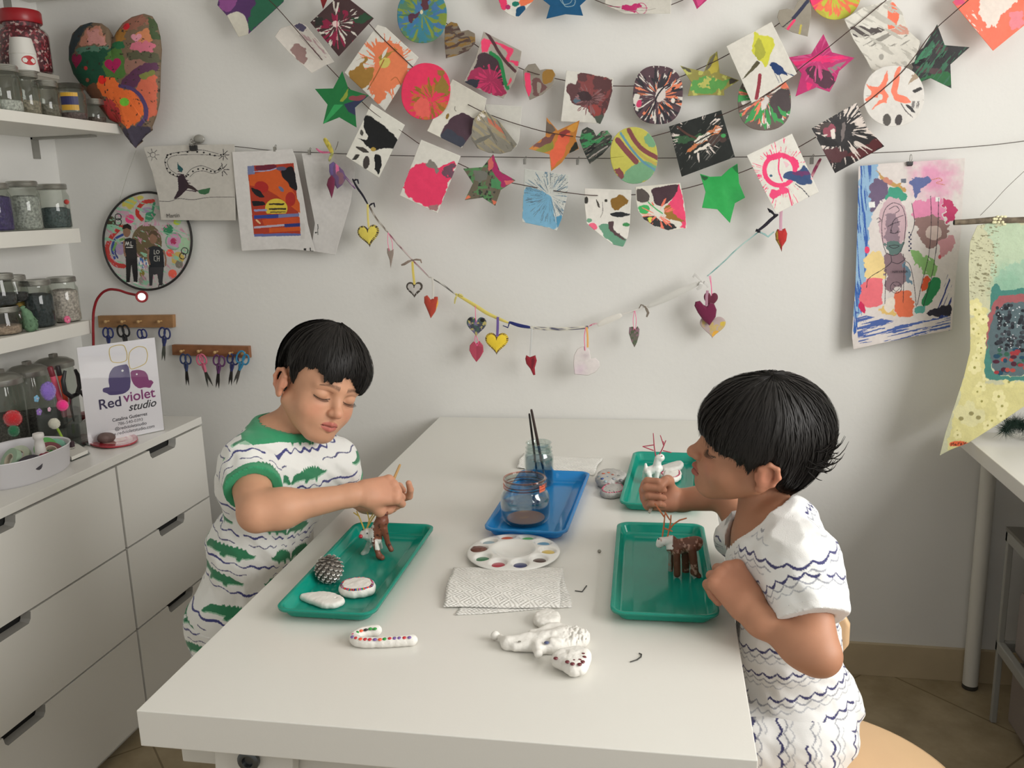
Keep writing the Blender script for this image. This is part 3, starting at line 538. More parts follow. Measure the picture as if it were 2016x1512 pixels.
# ---- lowest string
paper('paper_sheet','painted paper','white sheet flooded hot pink, lower left of the paper strings',[(829,275),(907,307),(861,420),(787,385)],YA,(232,229,220),[('poly',(250,66,110),[(808,328),(830,320),(846,322),(860,330),(892,318),(900,326),(888,350),(866,412),(840,406),(808,392),(794,376),(800,346)],2),('poly',(120,84,100),[(868,330),(902,322),(890,348),(876,350)],4),('poly',(140,134,126),[(836,326),(848,314),(856,322),(866,336),(860,344),(852,332)],2),('poly',(176,128,130),[(842,402),(866,404),(860,416),(846,412)],2)],9)
paper('paper_star','paper star','mottled star in olive, green and coral with a magenta point, below the fanned circle',[(971,303),(984,337),(1015,355),(986,374),(975,405),(950,389),(915,394),(931,361),(912,332),(950,329)],YA,(112,104,88),[('blot',(90,140,90),9,.55),('blot',(60,60,56),7,.62),('poly',(176,50,104),[(970,303),(984,338),(1012,352),(988,372),(984,356),(972,344),(964,320)],1.2),('poly',(216,110,104),[(960,314),(968,308),(972,332),(962,336)],1.5),('poly',(222,110,110),[(990,356),(1015,354),(998,366)],1.2),('poly',(236,130,96),[(914,394),(922,384),(928,388)],.5),('poly',(226,120,90),[(968,392),(978,396),(974,405)],1),('poly',(120,120,112),[(930,334),(958,338),(960,356),(938,358)],2),('poly',(86,150,100),[(966,350),(986,356),(984,372),(968,372)],2)],23)
paper('paper_sheet','painted paper','sky blue sheet with fine splatter rays, its lower edge curled',[(1033,332),(1120,345),(1116,388),(1106,430),(1096,454),(1070,446),(1028,437),(1030,385)],YA,(212,214,208),[('poly',(124,178,208),[(1031,368),(1050,370),(1072,378),(1086,388),(1090,404),(1092,424),(1098,452),(1070,446),(1028,438)],1.2),('spl',(110,140,160),(1082,384),26,.66,6,52),('spl',(80,96,110),(1084,390),34,.76,6,50),('poly',(110,140,156),[(1075,340),(1080,362),(1078,366)],.5),('poly',(84,150,186),[(1094,428),(1108,424),(1098,452)],1)],11,bend=(100,.02))
paper('paper_sheet','painted paper','white sheet with a mint toe and ochre blot, right of the sky blue sheet',[(1151,371),(1243,374),(1240,440),(1236,466),(1227,486),(1205,481),(1176,458),(1155,440),(1151,405)],YA,(234,230,222),[('poly',(108,160,132),[(1176,444),(1188,440),(1202,446),(1216,458),(1234,472),(1228,486),(1206,481),(1186,462)],2),('poly',(88,66,70),[(1194,438),(1208,436),(1208,452),(1224,464),(1234,474),(1216,466),(1200,454)],2),('poly',(150,112,52),[(1202,392),(1214,384),(1224,383),(1242,396),(1230,402),(1218,415),(1204,410)],2),('ell',(246,110,140),(1167,446,9,7,20),.3),('poly',(44,46,50),[(1199,421),(1214,416),(1242,421),(1240,424),(1222,428),(1204,426)],1),('ell',(60,58,54),(1154,394,4,7),.5),('poly',(80,74,68),[(1173,390),(1180,400),(1181,410),(1177,408)],.5),('ell',(60,58,52),(1193,395,3,3)),('ell',(70,150,90),(1233,442,7,4),.5),('ell',(120,170,140),(1160,434,5,4),.6),('curve',(150,144,138),[(1186,398),(1187,418),(1182,428)],1.3)],8,bend=(120,.015))
paper('paper_sheet','painted paper','sheet with a plum lobe and hot pink edge, left of the all-green star',[(1251,368),(1339,360),(1347,400),(1352,449),(1318,454),(1290,446),(1268,432),(1256,415),(1252,392)],YA,(230,226,214),[('poly',(250,80,122),[(1339,360),(1352,449),(1336,450),(1342,438),(1330,424),(1320,414),(1312,404),(1322,392),(1328,376)],2),('poly',(80,58,66),[(1280,370),(1338,361),(1332,380),(1318,396),(1304,406),(1290,402)],1),('poly',(90,82,78),[(1252,371),(1266,372),(1280,384),(1278,396),(1264,400),(1254,396)],1),('poly',(70,180,100),[(1255,404),(1278,404),(1280,414),(1272,422),(1258,420)],1.2),('poly',(52,52,54),[(1262,426),(1280,424),(1292,426),(1300,436),(1322,440),(1334,450),(1316,454),(1290,446)],1.5),('poly',(164,120,54),[(1306,410),(1318,402),(1322,416),(1336,430),(1350,436),(1330,436),(1310,426)],2),('spl',(250,130,104),(1296,424),9,.62,4,34),('poly',(220,226,90),[(1274,428),(1284,426),(1280,440)],1),('poly',(236,228,218),[(1282,402),(1296,406),(1300,424),(1288,424)],1.5),('curve',(90,190,120),[(1276,398),(1292,412),(1304,420)],2.5)],13,bend=(100,.012))
paper('paper_star','paper star','all-green paper star with curled tips',[(1378,342),(1398,348),(1420,347),(1436,332),(1452,322),(1455,360),(1467,389),(1447,400),(1437,439),(1412,412),(1382,409),(1389,378)],YA,(50,172,86),[('poly',(40,96,58),[(1378,342),(1396,350),(1386,358)],1),('poly',(40,120,66),[(1440,330),(1452,322),(1454,344)],1),('grad',(34,140,70),(1458,390,22),.6)],3,bend=(90,.02))
paper('paper_sheet','painted paper','white sheet with a hot pink ring splatter and a blue wedge',[(1470,306),(1559,263),(1612,378),(1528,421)],YA-.006,(232,229,220),[('spl',(250,76,128),(1536,340),30,.70,30,66),('ring',(248,70,124),(1535,335,30,9)),('poly',(248,70,124),[(1506,326),(1512,306),(1536,300),(1560,306),(1572,318),(1568,336),(1556,318),(1536,310),(1520,318)],2.5),('poly',(248,78,130),[(1514,390),(1520,372),(1550,370),(1556,380),(1540,384)],3),('poly',(60,84,128),[(1539,348),(1550,338),(1570,338),(1582,322),(1592,334),(1600,362),(1580,366),(1552,352)],1.5),('poly',(110,60,110),[(1560,338),(1592,336),(1594,346),(1566,346)],2),('curve',(60,64,74),[(1566,362),(1582,374),(1594,389)],1.6),('curve',(248,78,130),[(1552,376),(1556,392),(1560,408)],3),('curve',(248,78,130),[(1534,312),(1532,336),(1540,356)],3),('ell',(60,100,130),(1518,346,3,2.5)),('poly',(236,200,206),[(1540,316),(1556,324),(1548,330)],1)],16)
# ---- strings
STR=mat('dark_brown_twine',(66,46,40),rough=.8)
def strg(name,label,px,y,r,m,cat='string',front=()):
 p=chaikin([(a,b)for a,b in px],2,False)
 pts=[]
 for q in p:
  fr=any(a<=q[0]<=b for a,b in front);pts.append(PY(q,y-(.010 if fr else-.004)))
 return tag(MB().tube(pts,r,6).build(name,m,smooth=True),label,cat)
def sag(pts):return pts
strg('twine','dark twine carrying the lowest row of painted papers',[(520,-8),(541,10),(590,66),(634,118),(672,158),(705,193),(735,222),(782,252),(837,292),(895,318),(935,337),(987,356),(1043,367),(1105,378),(1172,386),(1262,383),(1340,374),(1397,358),(1450,343),(1495,325),(1560,297),(1610,268),(1670,228),(1712,198),(1772,147),(1800,113),(1835,62),(1895,10),(1920,-12)],YA,.0011,STR,front=((560,632),(1020,1060),(1090,1172),(1590,1604)))
strg('twine','dark twine carrying the middle row of painted papers',[(700,15),(744,67),(800,120),(822,141),(873,178),(888,188),(935,213),(956,223),(1009,242),(1072,260),(1130,269),(1172,273),(1219,278),(1272,272),(1320,259),(1418,228),(1470,205),(1530,176),(1582,128),(1620,102),(1682,52),(1745,0)],YB,.0011,STR,front=((1075,1128),(925,958),(1420,1436)))
strg('twine','dark twine carrying the upper row of painted papers',[(800,-20),(870,37),(885,52),(925,80),(955,102),(1010,128),(1040,141),(1080,152),(1130,162),(1190,169),(1255,170),(1325,158),(1400,125),(1445,101),(1512,62),(1545,38),(1600,-5)],YC,.0011,STR,front=((1040,1056),(1402,1424)))
strg('twine','dark twine at the very top of the photo beside the magenta splatter sheet',[(1130,-18),(1205,14),(1260,20),(1310,14),(1350,-2),(1380,-20)],YC-.003,.0010,STR)
WIRE=mat('wire_grey',(92,86,80),rough=.5,metal=.5)
YW=-.032
strg('clothesline_wire','thin grey wire stretched along the wall that holds the clipped drawings',[(372,284),(455,287),(545,298),(608,300),(680,303),(800,307),(1034,310),(1138,312),(1340,311),(1470,309),(1600,308),(1700,302),(1792,298),(1900,290),(1960,285),(2060,272)],YW-.004,.0011,WIRE)
# ================================================================ ribbon garland with hearts
YH=-.062
GR2='little hearts hanging on the ribbon garland'
FELT=dict(rough=.9,sheen=.4,bump=.5,bscale=900)
RIB=vmat('printed_ribbon',rough=.75)
gar=tag(empty('ribbon_garland',PY((1050,645),YH)),'knotted ribbon garland of yellow, navy, white and printed strips drooping over the table','garland')
def ribbon(pts,w,base,els,seed,name='ribbon_strip',parent=gar,y=YH,thick=.0010):
 p=chaikin(pts,2,False);P3=[PY(q,y)for q in p]
 n=len(p);rs=[w[0]+(w[1]-w[0])*math.sin(PI*min(1,max(0,i/(n-1))))**.8 for i in range(n)]
 mb=MB().tube(P3,rs,8,flat=((0,-1,0),1.0,.28));o=mb.build(name,RIB,parent,smooth=True,world=True)
 me=o.data;co=np.empty(len(me.vertices)*3);me.vertices.foreach_get('co',co);co=co.reshape(-1,3)
 px=np.repeat(p,8,0);off=co[:,2]*1500
 setcol(me,paint(px[:,0]+off*.3,px[:,1]+off,base,els,seed));return o
mm=.00084
ribbon([(668,330),(676,344),(700,372)],(.0012,.003),(180,160,176),[('blot',(120,80,130),4,.5)],1)
ribbon([(694,352),(702,368),(714,384),(724,402)],(.0014,.0032),(30,28,42),[],2)
ribbon([(726,404),(740,430),(764,458)],(.0014,.0030),(196,190,180),[('blot',(110,100,92),3,.5)],3)
ribbon([(764,458),(786,484),(812,512),(846,547)],(.0014,.0024),(200,188,184),[('blot',(150,90,110),4,.55),('blot',(110,100,92),3,.58)],4)
ribbon([(846,545),(872,560),(900,582)],(.0012,.0026),(206,204,196),[('blot',(110,108,104),3,.52)],5)
ribbon([(896,578),(935,601),(960,618),(1002,636)],(.0016,.0052),(218,202,108),[],6)
ribbon([(1002,634),(1022,641),(1046,645)],(.0014,.005),(34,44,108),[],7)
ribbon([(1044,645),(1075,647),(1110,648),(1158,644)],(.0040,.0048),(214,210,196),[('blot',(90,90,110),3,.56),('hard',(34,44,108),[(1058,640),(1072,640),(1076,652),(1064,652)])],8)
ribbon([(1156,644),(1168,638),(1182,636)],(.001,.002),(200,80,120),[('blot',(220,200,200),3,.5)],9)
ribbon([(1176,640),(1198,630),(1224,620)],(.003,.0085),(222,218,210),[('ell',(140,160,176),(1212,624,7,5)),('curve',(110,110,116),[(1190,628),(1200,634),(1210,622)],1.2)],10)
ribbon([(1222,620),(1250,612),(1276,600)],(.0014,.0022),(214,210,204),[],11)
ribbon([(1274,604),(1310,588),(1344,572),(1378,556)],(.0016,.0095),(206,204,198),[],12)
ribbon([(1392,544),(1420,520),(1455,486),(1494,456)],(.0012,.0018),(176,200,196),[('blot',(110,160,158),4,.5)],13)
ribbon([(1490,456),(1506,444),(1520,430),(1532,422)],(.0014,.0042),(36,32,46),[],14)
ribbon([(1596,352),(1606,330),(1616,312)],(.002,.004),(160,70,104),[('blot',(210,150,160),3,.55)],15)
def knot(c,r,col,loops=()):
 P=PY(c,YH-.002);rgb=col
 mb=MB();mb.ball(P,(r,r*.8,r*.8),12,8)
 for(a,b,wd)in loops:
  mb.tube([P,PY(((c[0]+a[0])/2,(c[1]+a[1])/2-1),YH-.006),PY(a,YH-.004),PY(b,YH-.002)],[wd*.5,wd,wd,wd*.6],6,flat=((0,-1,0),1,.35))
 mb.build('knot',mat('ribbon_%d_%d_%d'%rgb,rgb,rough=.8),gar,smooth=True,world=True)
knot((696,356),.003,(30,28,42),[((704,354),(706,362),.003)])
knot((727,405),.003,(30,28,42),[((736,400),(738,408),.003)])
knot((812,512),.003,(140,124,112),[((796,520),(790,522),.004),((828,512),(830,518),.003)])
knot((900,581),.003,(210,198,120),[((896,590),(895,598),.003),((908,580),(912,584),.0025)])
knot((1003,636),.003,(30,42,104),[((1000,645),(990,641),.002)])
knot((1270,604),.003,(130,120,108),[((1262,600),(1258,607),.002),((1276,616),(1273,624),.004)])
knot((1382,554),.005,(214,212,208),[((1368,540),(1364,546),.005),((1378,566),(1372,570),.006),((1392,560),(1394,566),.005)])
knot((1494,456),.004,(34,32,44),[((1490,452),(1488,456),.003)])
knot((1498,458),.003,(150,186,184),[((1512,466),(1524,456),.003)])
knot((1526,424),.005,(34,32,44),[((1512,412),(1516,418),.004)])
def petal(pts,y,col,label,name='felt_leaf',w=.008):
 return ribbon(pts,(w*.25,w),col,[('blot',tuple(int(v*.8)for v in col),6,.55)],3,name,gar,y)
petal([(638,272),(646,284),(655,302)],YH-.006,(206,190,84),'','ribbon_tail',.007)
petal([(656,300),(650,310),(648,318)],YH-.008,(196,196,120),'','ribbon_tail',.004)
petal([(622,292),(632,300),(650,300)],YH-.004,(220,110,150),'','ribbon_tail',.003)
petal([(660,296),(664,286),(666,278)],YH-.004,(110,104,96),'','ribbon_tail',.001)
def leafheart(name,label,out,y,col,puff,strand=None,scol=(232,96,150),mt='felt',els=None,seed=0,sw=.0009,flatr=None,cat='heart ornament'):
 """a heart ornament: puffed body plus the loop it hangs from"""
 o=np.asarray(out,float);c=o.mean(0);root=tag(empty(name,PY(c,y)),label,cat,GR2)
 mtl=vmat('painted_'+mt,rough=.85 if mt=='felt' else .5,bump=.35 if mt=='felt' else .05,bscale=700,sheen=.3 if mt=='felt' else 0)
 d=flat_art('body',out,y,col,els or[],seed,m=mtl,step=1.2,thick=0,parent=root,soft=0)
 me=d.data;nv=len(me.vertices)
 co=np.empty(nv*3);me.vertices.foreach_get('co',co);co=co.reshape(-1,3)
 ca=np.empty(nv*4,np.float32);me.color_attributes['paint'].data.foreach_get('color',ca);ca=ca.reshape(-1,4)
 nb=len(resample(np.asarray(out,float),10));
 per=sum(1 for p in me.polygons if len(p.vertices)==3);nr=(nv-1)//per
 t=np.r_[0,np.repeat(np.arange(1,nr+1)/nr,per)]
 h=puff*np.sqrt(np.clip(1-t**2.4,0,1))
 front=co.copy();front[:,1]-=h;back=co.copy();back[:,1]+=h
 fs=[tuple(p.vertices)for p in me.polygons];vs=np.vstack([front,back[:1+(nr-1)*per]])
 lim=1+(nr-1)*per
 mp_=lambda i:i+nv if i<lim else i
 fb=[tuple(mp_(i)for i in reversed(f))for f in fs]
 m2=bpy.data.meshes.new('body');m2 .from_pydata(vs.tolist(),[],fs+fb);m2 .update()
 setcol(m2,np.vstack([ca[:,:3],ca[:lim,:3]]));m2 .materials.append(mtl);m2 .polygons.foreach_set('use_smooth',[True]*len(m2 .polygons))
 d.data=m2
 for s in(strand or[]):
  p,w2,cl=s
  P3=[PY(q,y-.001-puff*.6)for q in chaikin(p,1,False)]
  if w2>.002:MB().tube(P3,1.0,8,flat=((0,-1,0),w2/2,.0004)).build('hanging_ribbon',mat('ribbon_%d_%d_%d'%cl,cl,rough=.7),root,smooth=True,world=True)
  else:MB().tube(P3,w2,5).build('hanging_loop',mat('thread_%d_%d_%d'%cl,cl,rough=.7),root,smooth=True,world=True)
 return root
def stitches(out,k,col,w=1.5):
 """dashes round an outline"""
 o=resample(np.asarray(out),k);c=o.mean(0);e=[]
 for i in range(0,len(o)):
  p=o[i];v=(c-p)/np.hypot(*(c-p));e.append(('curve',col,[tuple(p+v*0.2),tuple(p+v*3.2)],w))
 return e
YLF=(226,208,92);pk=(240,110,160)
h=heart2(726,465,43,44,-6)
leafheart('felt_heart','yellow stitched felt heart at the left end of the ribbon garland',h,YH-.004,YLF,.007,[([(724,402),(724,424),(726,448)],.0062,(222,206,120))],els=stitches(h,34,(70,56,40)))
h=heart2(816,571,33,32,0)
leafheart('felt_heart','small white felt heart with dark stitching on a yellow ribbon',h,YH-.004,(196,192,188),.005,[([(812,515),(813,534),(816,560)],.0068,(222,200,100))],els=stitches(h,30,(70,62,54),1.7))
leafheart('felt_heart','narrow rust-red felt heart hanging from a white ribbon, right of the white stitched heart',[(848,627),(842,612),(835,596),(835,584),(841,581),(848,590),(856,584),(862,584),(863,598),(857,614)],YH-.004,(180,66,48),.006,[([(851,546),(853,565),(852,588)],.0066,(216,212,204))],els=[('poly',(226,170,70),[(863,586),(860,600),(858,612),(864,600)],0)])
leafheart('paper_heart','grey folded sliver of a heart on a pink thread',[(769,529),(767,512),(762,498),(762,489),(766,488),(769,494),(775,490),(775,500),(772,514)],YH-.003,(150,136,126),.001,[([(764,458),(763,474),(766,494)],.0008,pk),([(764,458),(772,474),(773,492)],.0008,pk)],mt='card')
h=heart2(938,644,39,40,2)
leafheart('card_heart','dark marbled heart in navy, green and gold above the dusty red heart',h,YH-.004,(70,74,88),.001,[([(936,602),(936,620),(937,634)],.001,pk)],mt='card',els=[('blot',(70,100,88),9,.52),('blot',(120,112,150),7,.56),('blot',(190,176,110),6,.63),('ell',(40,40,44),(925,628,4,4)),('ell',(30,30,32),(950,630,5,4))],seed=4)
leafheart('card_heart','dusty red heart tied below the dark marbled heart',[(938,713),(930,702),(924,690),(925,680),(932,672),(938,676),(944,671),(951,680),(952,692),(946,703)],YH-.004,(186,76,98),.001,[([(936,660),(934,672),(939,681)],.001,pk),([(938,662),(942,674),(939,681)],.001,pk)],mt='card',els=[('hard',(168,64,86),[(938,680),(952,684),(946,703),(938,712)])])
h=heart2(978,677,46,44,1)
leafheart('felt_heart','bright yellow stitched felt heart on a purple ribbon',h,YH-.005,(240,208,56),.007,[([(980,624),(980,640),(979,662)],.0072,(110,88,158))],els=stitches(h,36,(110,84,40),1.2)+[('ell',(50,40,30),(979,697,3,2))])
leafheart('felt_heart','little crumpled crimson heart on a clear ribbon',[(1050,739),(1044,726),(1036,716),(1034,706),(1036,699),(1043,703),(1049,701),(1054,699),(1057,710),(1053,724),(1054,738)],YH-.004,(150,30,46),.005,[([(1047,646),(1046,670),(1044,702)],.0052,(206,206,204))],els=[('poly',(116,22,40),[(1046,706),(1054,704),(1050,726),(1046,722)],1)])
leafheart('card_heart','curled white and blush card heart on a pink and orange loop',[(1131,737),(1129,718),(1130,700),(1136,688),(1144,683),(1152,682),(1160,688),(1163,706),(1172,704),(1180,712),(1181,722),(1172,733),(1158,739),(1144,738)],YH-.006,(228,220,218),.001,[([(1153,645),(1150,664),(1152,690)],.0011,pk),([(1155,644),(1157,662),(1157,684)],.005,(236,178,100))],mt='card',els=[('grad',(220,190,214),(1142,728,14),.5),('grad',(206,190,196),(1152,700,8),.6)],seed=3)
leafheart('card_heart','narrow grey-green heart on a pink loop, right of the blush heart',[(1249,684),(1243,672),(1238,656),(1239,644),(1246,643),(1250,648),(1255,642),(1259,648),(1258,660),(1254,674)],YH-.003,(108,104,94),.001,[([(1249,612),(1246,630),(1248,650)],.0008,pk),([(1250,612),(1253,630),(1251,650)],.0008,pk)],mt='card',els=[('blot',(140,110,120),6,.55),('blot',(86,100,76),5,.6)])
h=heart2(1403,645,51,44,2)
leafheart('card_heart','translucent lilac heart with yellow flecks behind the plum felt heart',h,YH+.004,(190,170,168),.001,[([(1399,543),(1402,580),(1402,628)],.0008,pk)],mt='card',els=[('poly',(232,176,70),[(1400,660),(1404,652),(1414,650),(1418,660),(1406,668)],1),('blot',(206,180,120),8,.60),('poly',(214,186,80),[(1418,634),(1428,632),(1426,642),(1418,642)],1)],seed=2)
h=heart2(1399,592,28,32,4)
leafheart('card_heart','small dark wine heart behind the plum felt heart',h,YH,(104,34,58),.001,[([(1396,543),(1400,560),(1401,582)],.0009,pk)],mt='card')
leafheart('felt_heart','plum felt heart on a lilac ribbon at the right of the garland',[(1397,641),(1384,630),(1374,616),(1367,602),(1369,594),(1378,592),(1385,600),(1391,603),(1398,596),(1406,598),(1411,610),(1409,624)],YH-.008,(112,26,66),.006,[([(1393,572),(1391,584),(1391,602)],.007,(176,130,150))],els=[])
leafheart('felt_heart','red felt heart with yellow stitching under the ring splatter sheet',[(1539,496),(1534,484),(1527,472),(1526,460),(1530,451),(1538,452),(1546,449),(1550,460),(1548,474),(1540,486)],YH-.006,(184,44,42),.008,[([(1538,412),(1537,432),(1537,454)],.0075,(206,160,178))],els=[('poly',(190,150,60),[(1526,456),(1531,452),(1531,470),(1537,486),(1533,486),(1527,474)],0)]+stitches([(1539,496),(1534,484),(1527,472),(1526,460),(1530,451)],8,(120,80,40),1))
leafheart('felt_heart','purple and pink folded felt heart at the garland\'s left tie',[(664,372),(654,356),(648,338),(648,324),(656,318),(666,326),(676,336),(682,350),(674,364)],YH-.010,(104,78,118),.005,None,els=[('poly',(214,110,150),[(660,318),(666,320),(670,340),(664,346)],1),('poly',(130,90,104),[(664,336),(676,338),(678,360),(668,366)],2),('poly',(112,92,150),[(648,320),(658,320),(656,348),(648,344)],1)],seed=5)
leafheart('felt_heart','thin wine-red felt drop beside the purple folded heart',[(653,391),(648,376),(643,364),(646,352),(653,344),(659,352),(659,366),(656,380)],YH-.016,(112,34,66),.005,None)
# ================================================================ clipped drawings on the wire
YP=YW-.006
PAPERW=vmat('drawing_paper',rough=.65,bump=.05,bscale=200,spec=.3,transl=.08)
GR3='drawings clipped on the wire'
def sheet(name,cat,label,out,y,base,els,seed=0,**k):
 return tag(flat_art(name,out,y,base,els,seed,m=PAPERW,**k),label,cat,GR3)
ink=(66,62,64)
dots=[]
for p in chaikin([(330,305),(348,301),(372,299),(396,299),(412,303),(424,307),(440,304)],2,False)[::3]:dots.append(('ell',(30,28,30),(p[0],p[1],2.0,1.7)))
for p in chaikin([(330,306),(325,318),(330,334),(338,342),(350,347)],2,False)[::3]:dots.append(('ell',(30,28,30),(p[0]-.5,p[1],1.8,1.7)))
for p in chaikin([(367,347),(378,338),(392,332),(404,332),(414,337),(424,339),(434,332)],2,False)[::3]:dots.append(('ell',(30,28,30),(p[0],p[1],1.9,1.7)))
draw=[('curve',ink,[(430,303),(396,294),(350,300),(332,303),(323,316),(330,340),(352,350)],1),('curve',ink,[(440,308),(400,304),(352,305),(336,308),(328,318),(334,334),(350,344)],.9),('curve',ink,[(362,350),(376,332),(396,325),(414,332),(426,338),(438,324)],1),('curve',ink,[(374,348),(384,338),(402,336),(420,343),(432,338),(442,328)],.9)]
draw+=[('line',ink,[(440+3*math.cos(a),305+3*math.sin(a)),(440+11*math.cos(a),305+11*math.sin(a))],1.5)for a in(0,.8,1.6,2.4,4.7,5.5)]
draw+=[('line',ink,[(438+3*math.cos(a),334+3*math.sin(a)),(438+13*math.cos(a),334+13*math.sin(a))],1.5)for a in(0,.8,1.6,4.6,5.4)]
draw+=[('line',(70,50,66),[(350+.2*i,332+i*5),(354+i*4,333+i*5.5)],1.7)for i in range(9)]
draw+=[('poly',(44,92,96),[(350,317),(352,324),(362,334),(356,340),(350,332)],.6),('poly',(60,46,54),[(349,346),(362,344),(368,356),(374,366),(360,382),(348,390),(341,391),(352,374)],.8),('poly',(64,50,52),[(364,358),(384,370),(394,378),(384,376),(370,370)],.5),('poly',(66,112,76),[(390,374),(404,372),(414,369),(412,380),(402,384),(392,381)],.6),('curve',(90,86,84),[(314,396),(336,397),(350,390),(380,394),(410,388),(462,388)],1.1),('ring',ink,(301,305,5,1.1))]
draw+=[('line',ink,[(301+6*math.cos(a),305+6*math.sin(a)),(301+12*math.cos(a),305+12*math.sin(a))],1)for a in np.arange(0,6.2,.9)]
nm=[[(325,427),(325,417),(328,421),(331,417),(331,427)],[(338,421),(335,420),(333,424),(337,426),(339,421),(339,426)],[(342,426),(342,421),(345,420)],[(348,417),(348,426)],[(346,420),(351,420)],[(352,421),(352,425)],[(355,425),(355,420),(358,421),(358,425)]]
draw+=dots
sheet('child_drawing','drawing','pale sheet with a child\'s ink drawing of a dotted long-armed creature',[(282,290),(300,288),(380,285),(462,284),(462,330),(464,434),(390,434),(317,433),(312,390),(300,340)],YP-.002,(206,202,194),draw,3,thick=.0004,step=1.0,bend=(0,.012),center=(385,360))
child=[o for o in COL.objects if o.name.startswith('child_drawing')][-1];text_obj('lettering','Martin',.0165,frame(PY((341,428),YP-.0085),(1,0,.02),(0,0,1)),mat('pencil_grey',(84,80,78),rough=.8),child,extrude=.0002)
pr=[('hard',(176,62,42),[(487,327),(578,321),(592,462),(500,463)]),('hard',(214,96,44),[(490,345),(545,330),(556,345),(575,372),(590,400),(591,420),(545,385),(520,370),(492,365)]),('ell',(180,48,44),(515,368,14,11,20)),('ell',(178,50,44),(572,392,10,14)),('poly',(30,30,36),[(552,334),(578,326),(582,348),(585,376),(572,370),(566,358),(556,350)],1),('poly',(32,32,36),[(495,369),(510,374),(524,390),(510,388),(496,378)],1),('poly',(32,32,36),[(496,396),(520,396),(524,404),(500,406)],1),('hard',(120,130,170),[(487,327),(500,326),(502,343),(488,344)]),('poly',(110,40,60),[(502,326),(544,324),(544,333),(504,336)],.5),('curve',(170,176,210),[(500,338),(530,336),(545,331)],2),('poly',(110,116,150),[(546,366),(558,366),(562,376),(552,378)],2),('ell',(96,90,116),(554,332,10,4)),('ell',(222,198,72),(544,410,22,19)),('hard',(176,62,42),[(520,421),(568,420),(568,432),(520,432)]),('hard',(52,72,150),[(500,424),(548,422),(548,429),(500,431)]),('hard',(120,130,176),[(548,422),(589,420),(589,426),(548,429)]),('line',(150,156,196),[(502,414),(524,414)],4),('hard',(206,84,44),[(516,432),(590,427),(591,440),(520,444)]),('hard',(190,180,196),[(500,446),(560,441),(560,445),(500,450)]),('hard',(48,60,128),[(560,441),(591,439),(591,446),(560,448)]),('hard',(210,92,40),[(530,449),(591,446),(592,454),(530,458)]),('hard',(100,110,170),[(500,461),(560,459),(592,460),(592,464),(501,466)]),('hard',(214,210,206),[(592,440),(600,440),(600,470),(592,470)]),('line',(60,50,40),[(531,402),(558,402)],3.4),('line',(60,50,40),[(531,412),(562,411)],3.4),('line',(90,70,40),[(533,418),(562,417)],2),('line',(230,190,140),[(505,433),(512,440)],3),('hard',(40,40,40),[(598,489),(603,489),(603,493),(598,493)]),('line',(40,40,40),[(611,488),(611,494),(616,494)],2)]
sheet('child_drawing','drawing','white sheet with a printed orange, red and black child\'s painting in the middle',[(457,299),(520,297),(575,293),(582,310),(596,380),(606,440),(620,495),(560,490),(476,494),(466,400)],YP-.006,(222,219,216),pr,5,thick=.0004,step=1.0,bend=(0,.012),center=(534,395))
sheet('blank_sheet','paper','white back-turned sheet hanging right of the orange printed painting',[(594,302),(640,301),(686,305),(700,330),(690,400),(660,502),(612,494),(620,440),(604,360)],YP-.001,(216,213,210),[('line',(60,60,60),[(626,442),(626,462)],1.4),('ell',(50,50,50),(622,458,2,1.4)),('grad',(196,194,190),(618,340,30),.6)],6,thick=.0004,bend=(0,.014),center=(642,400))
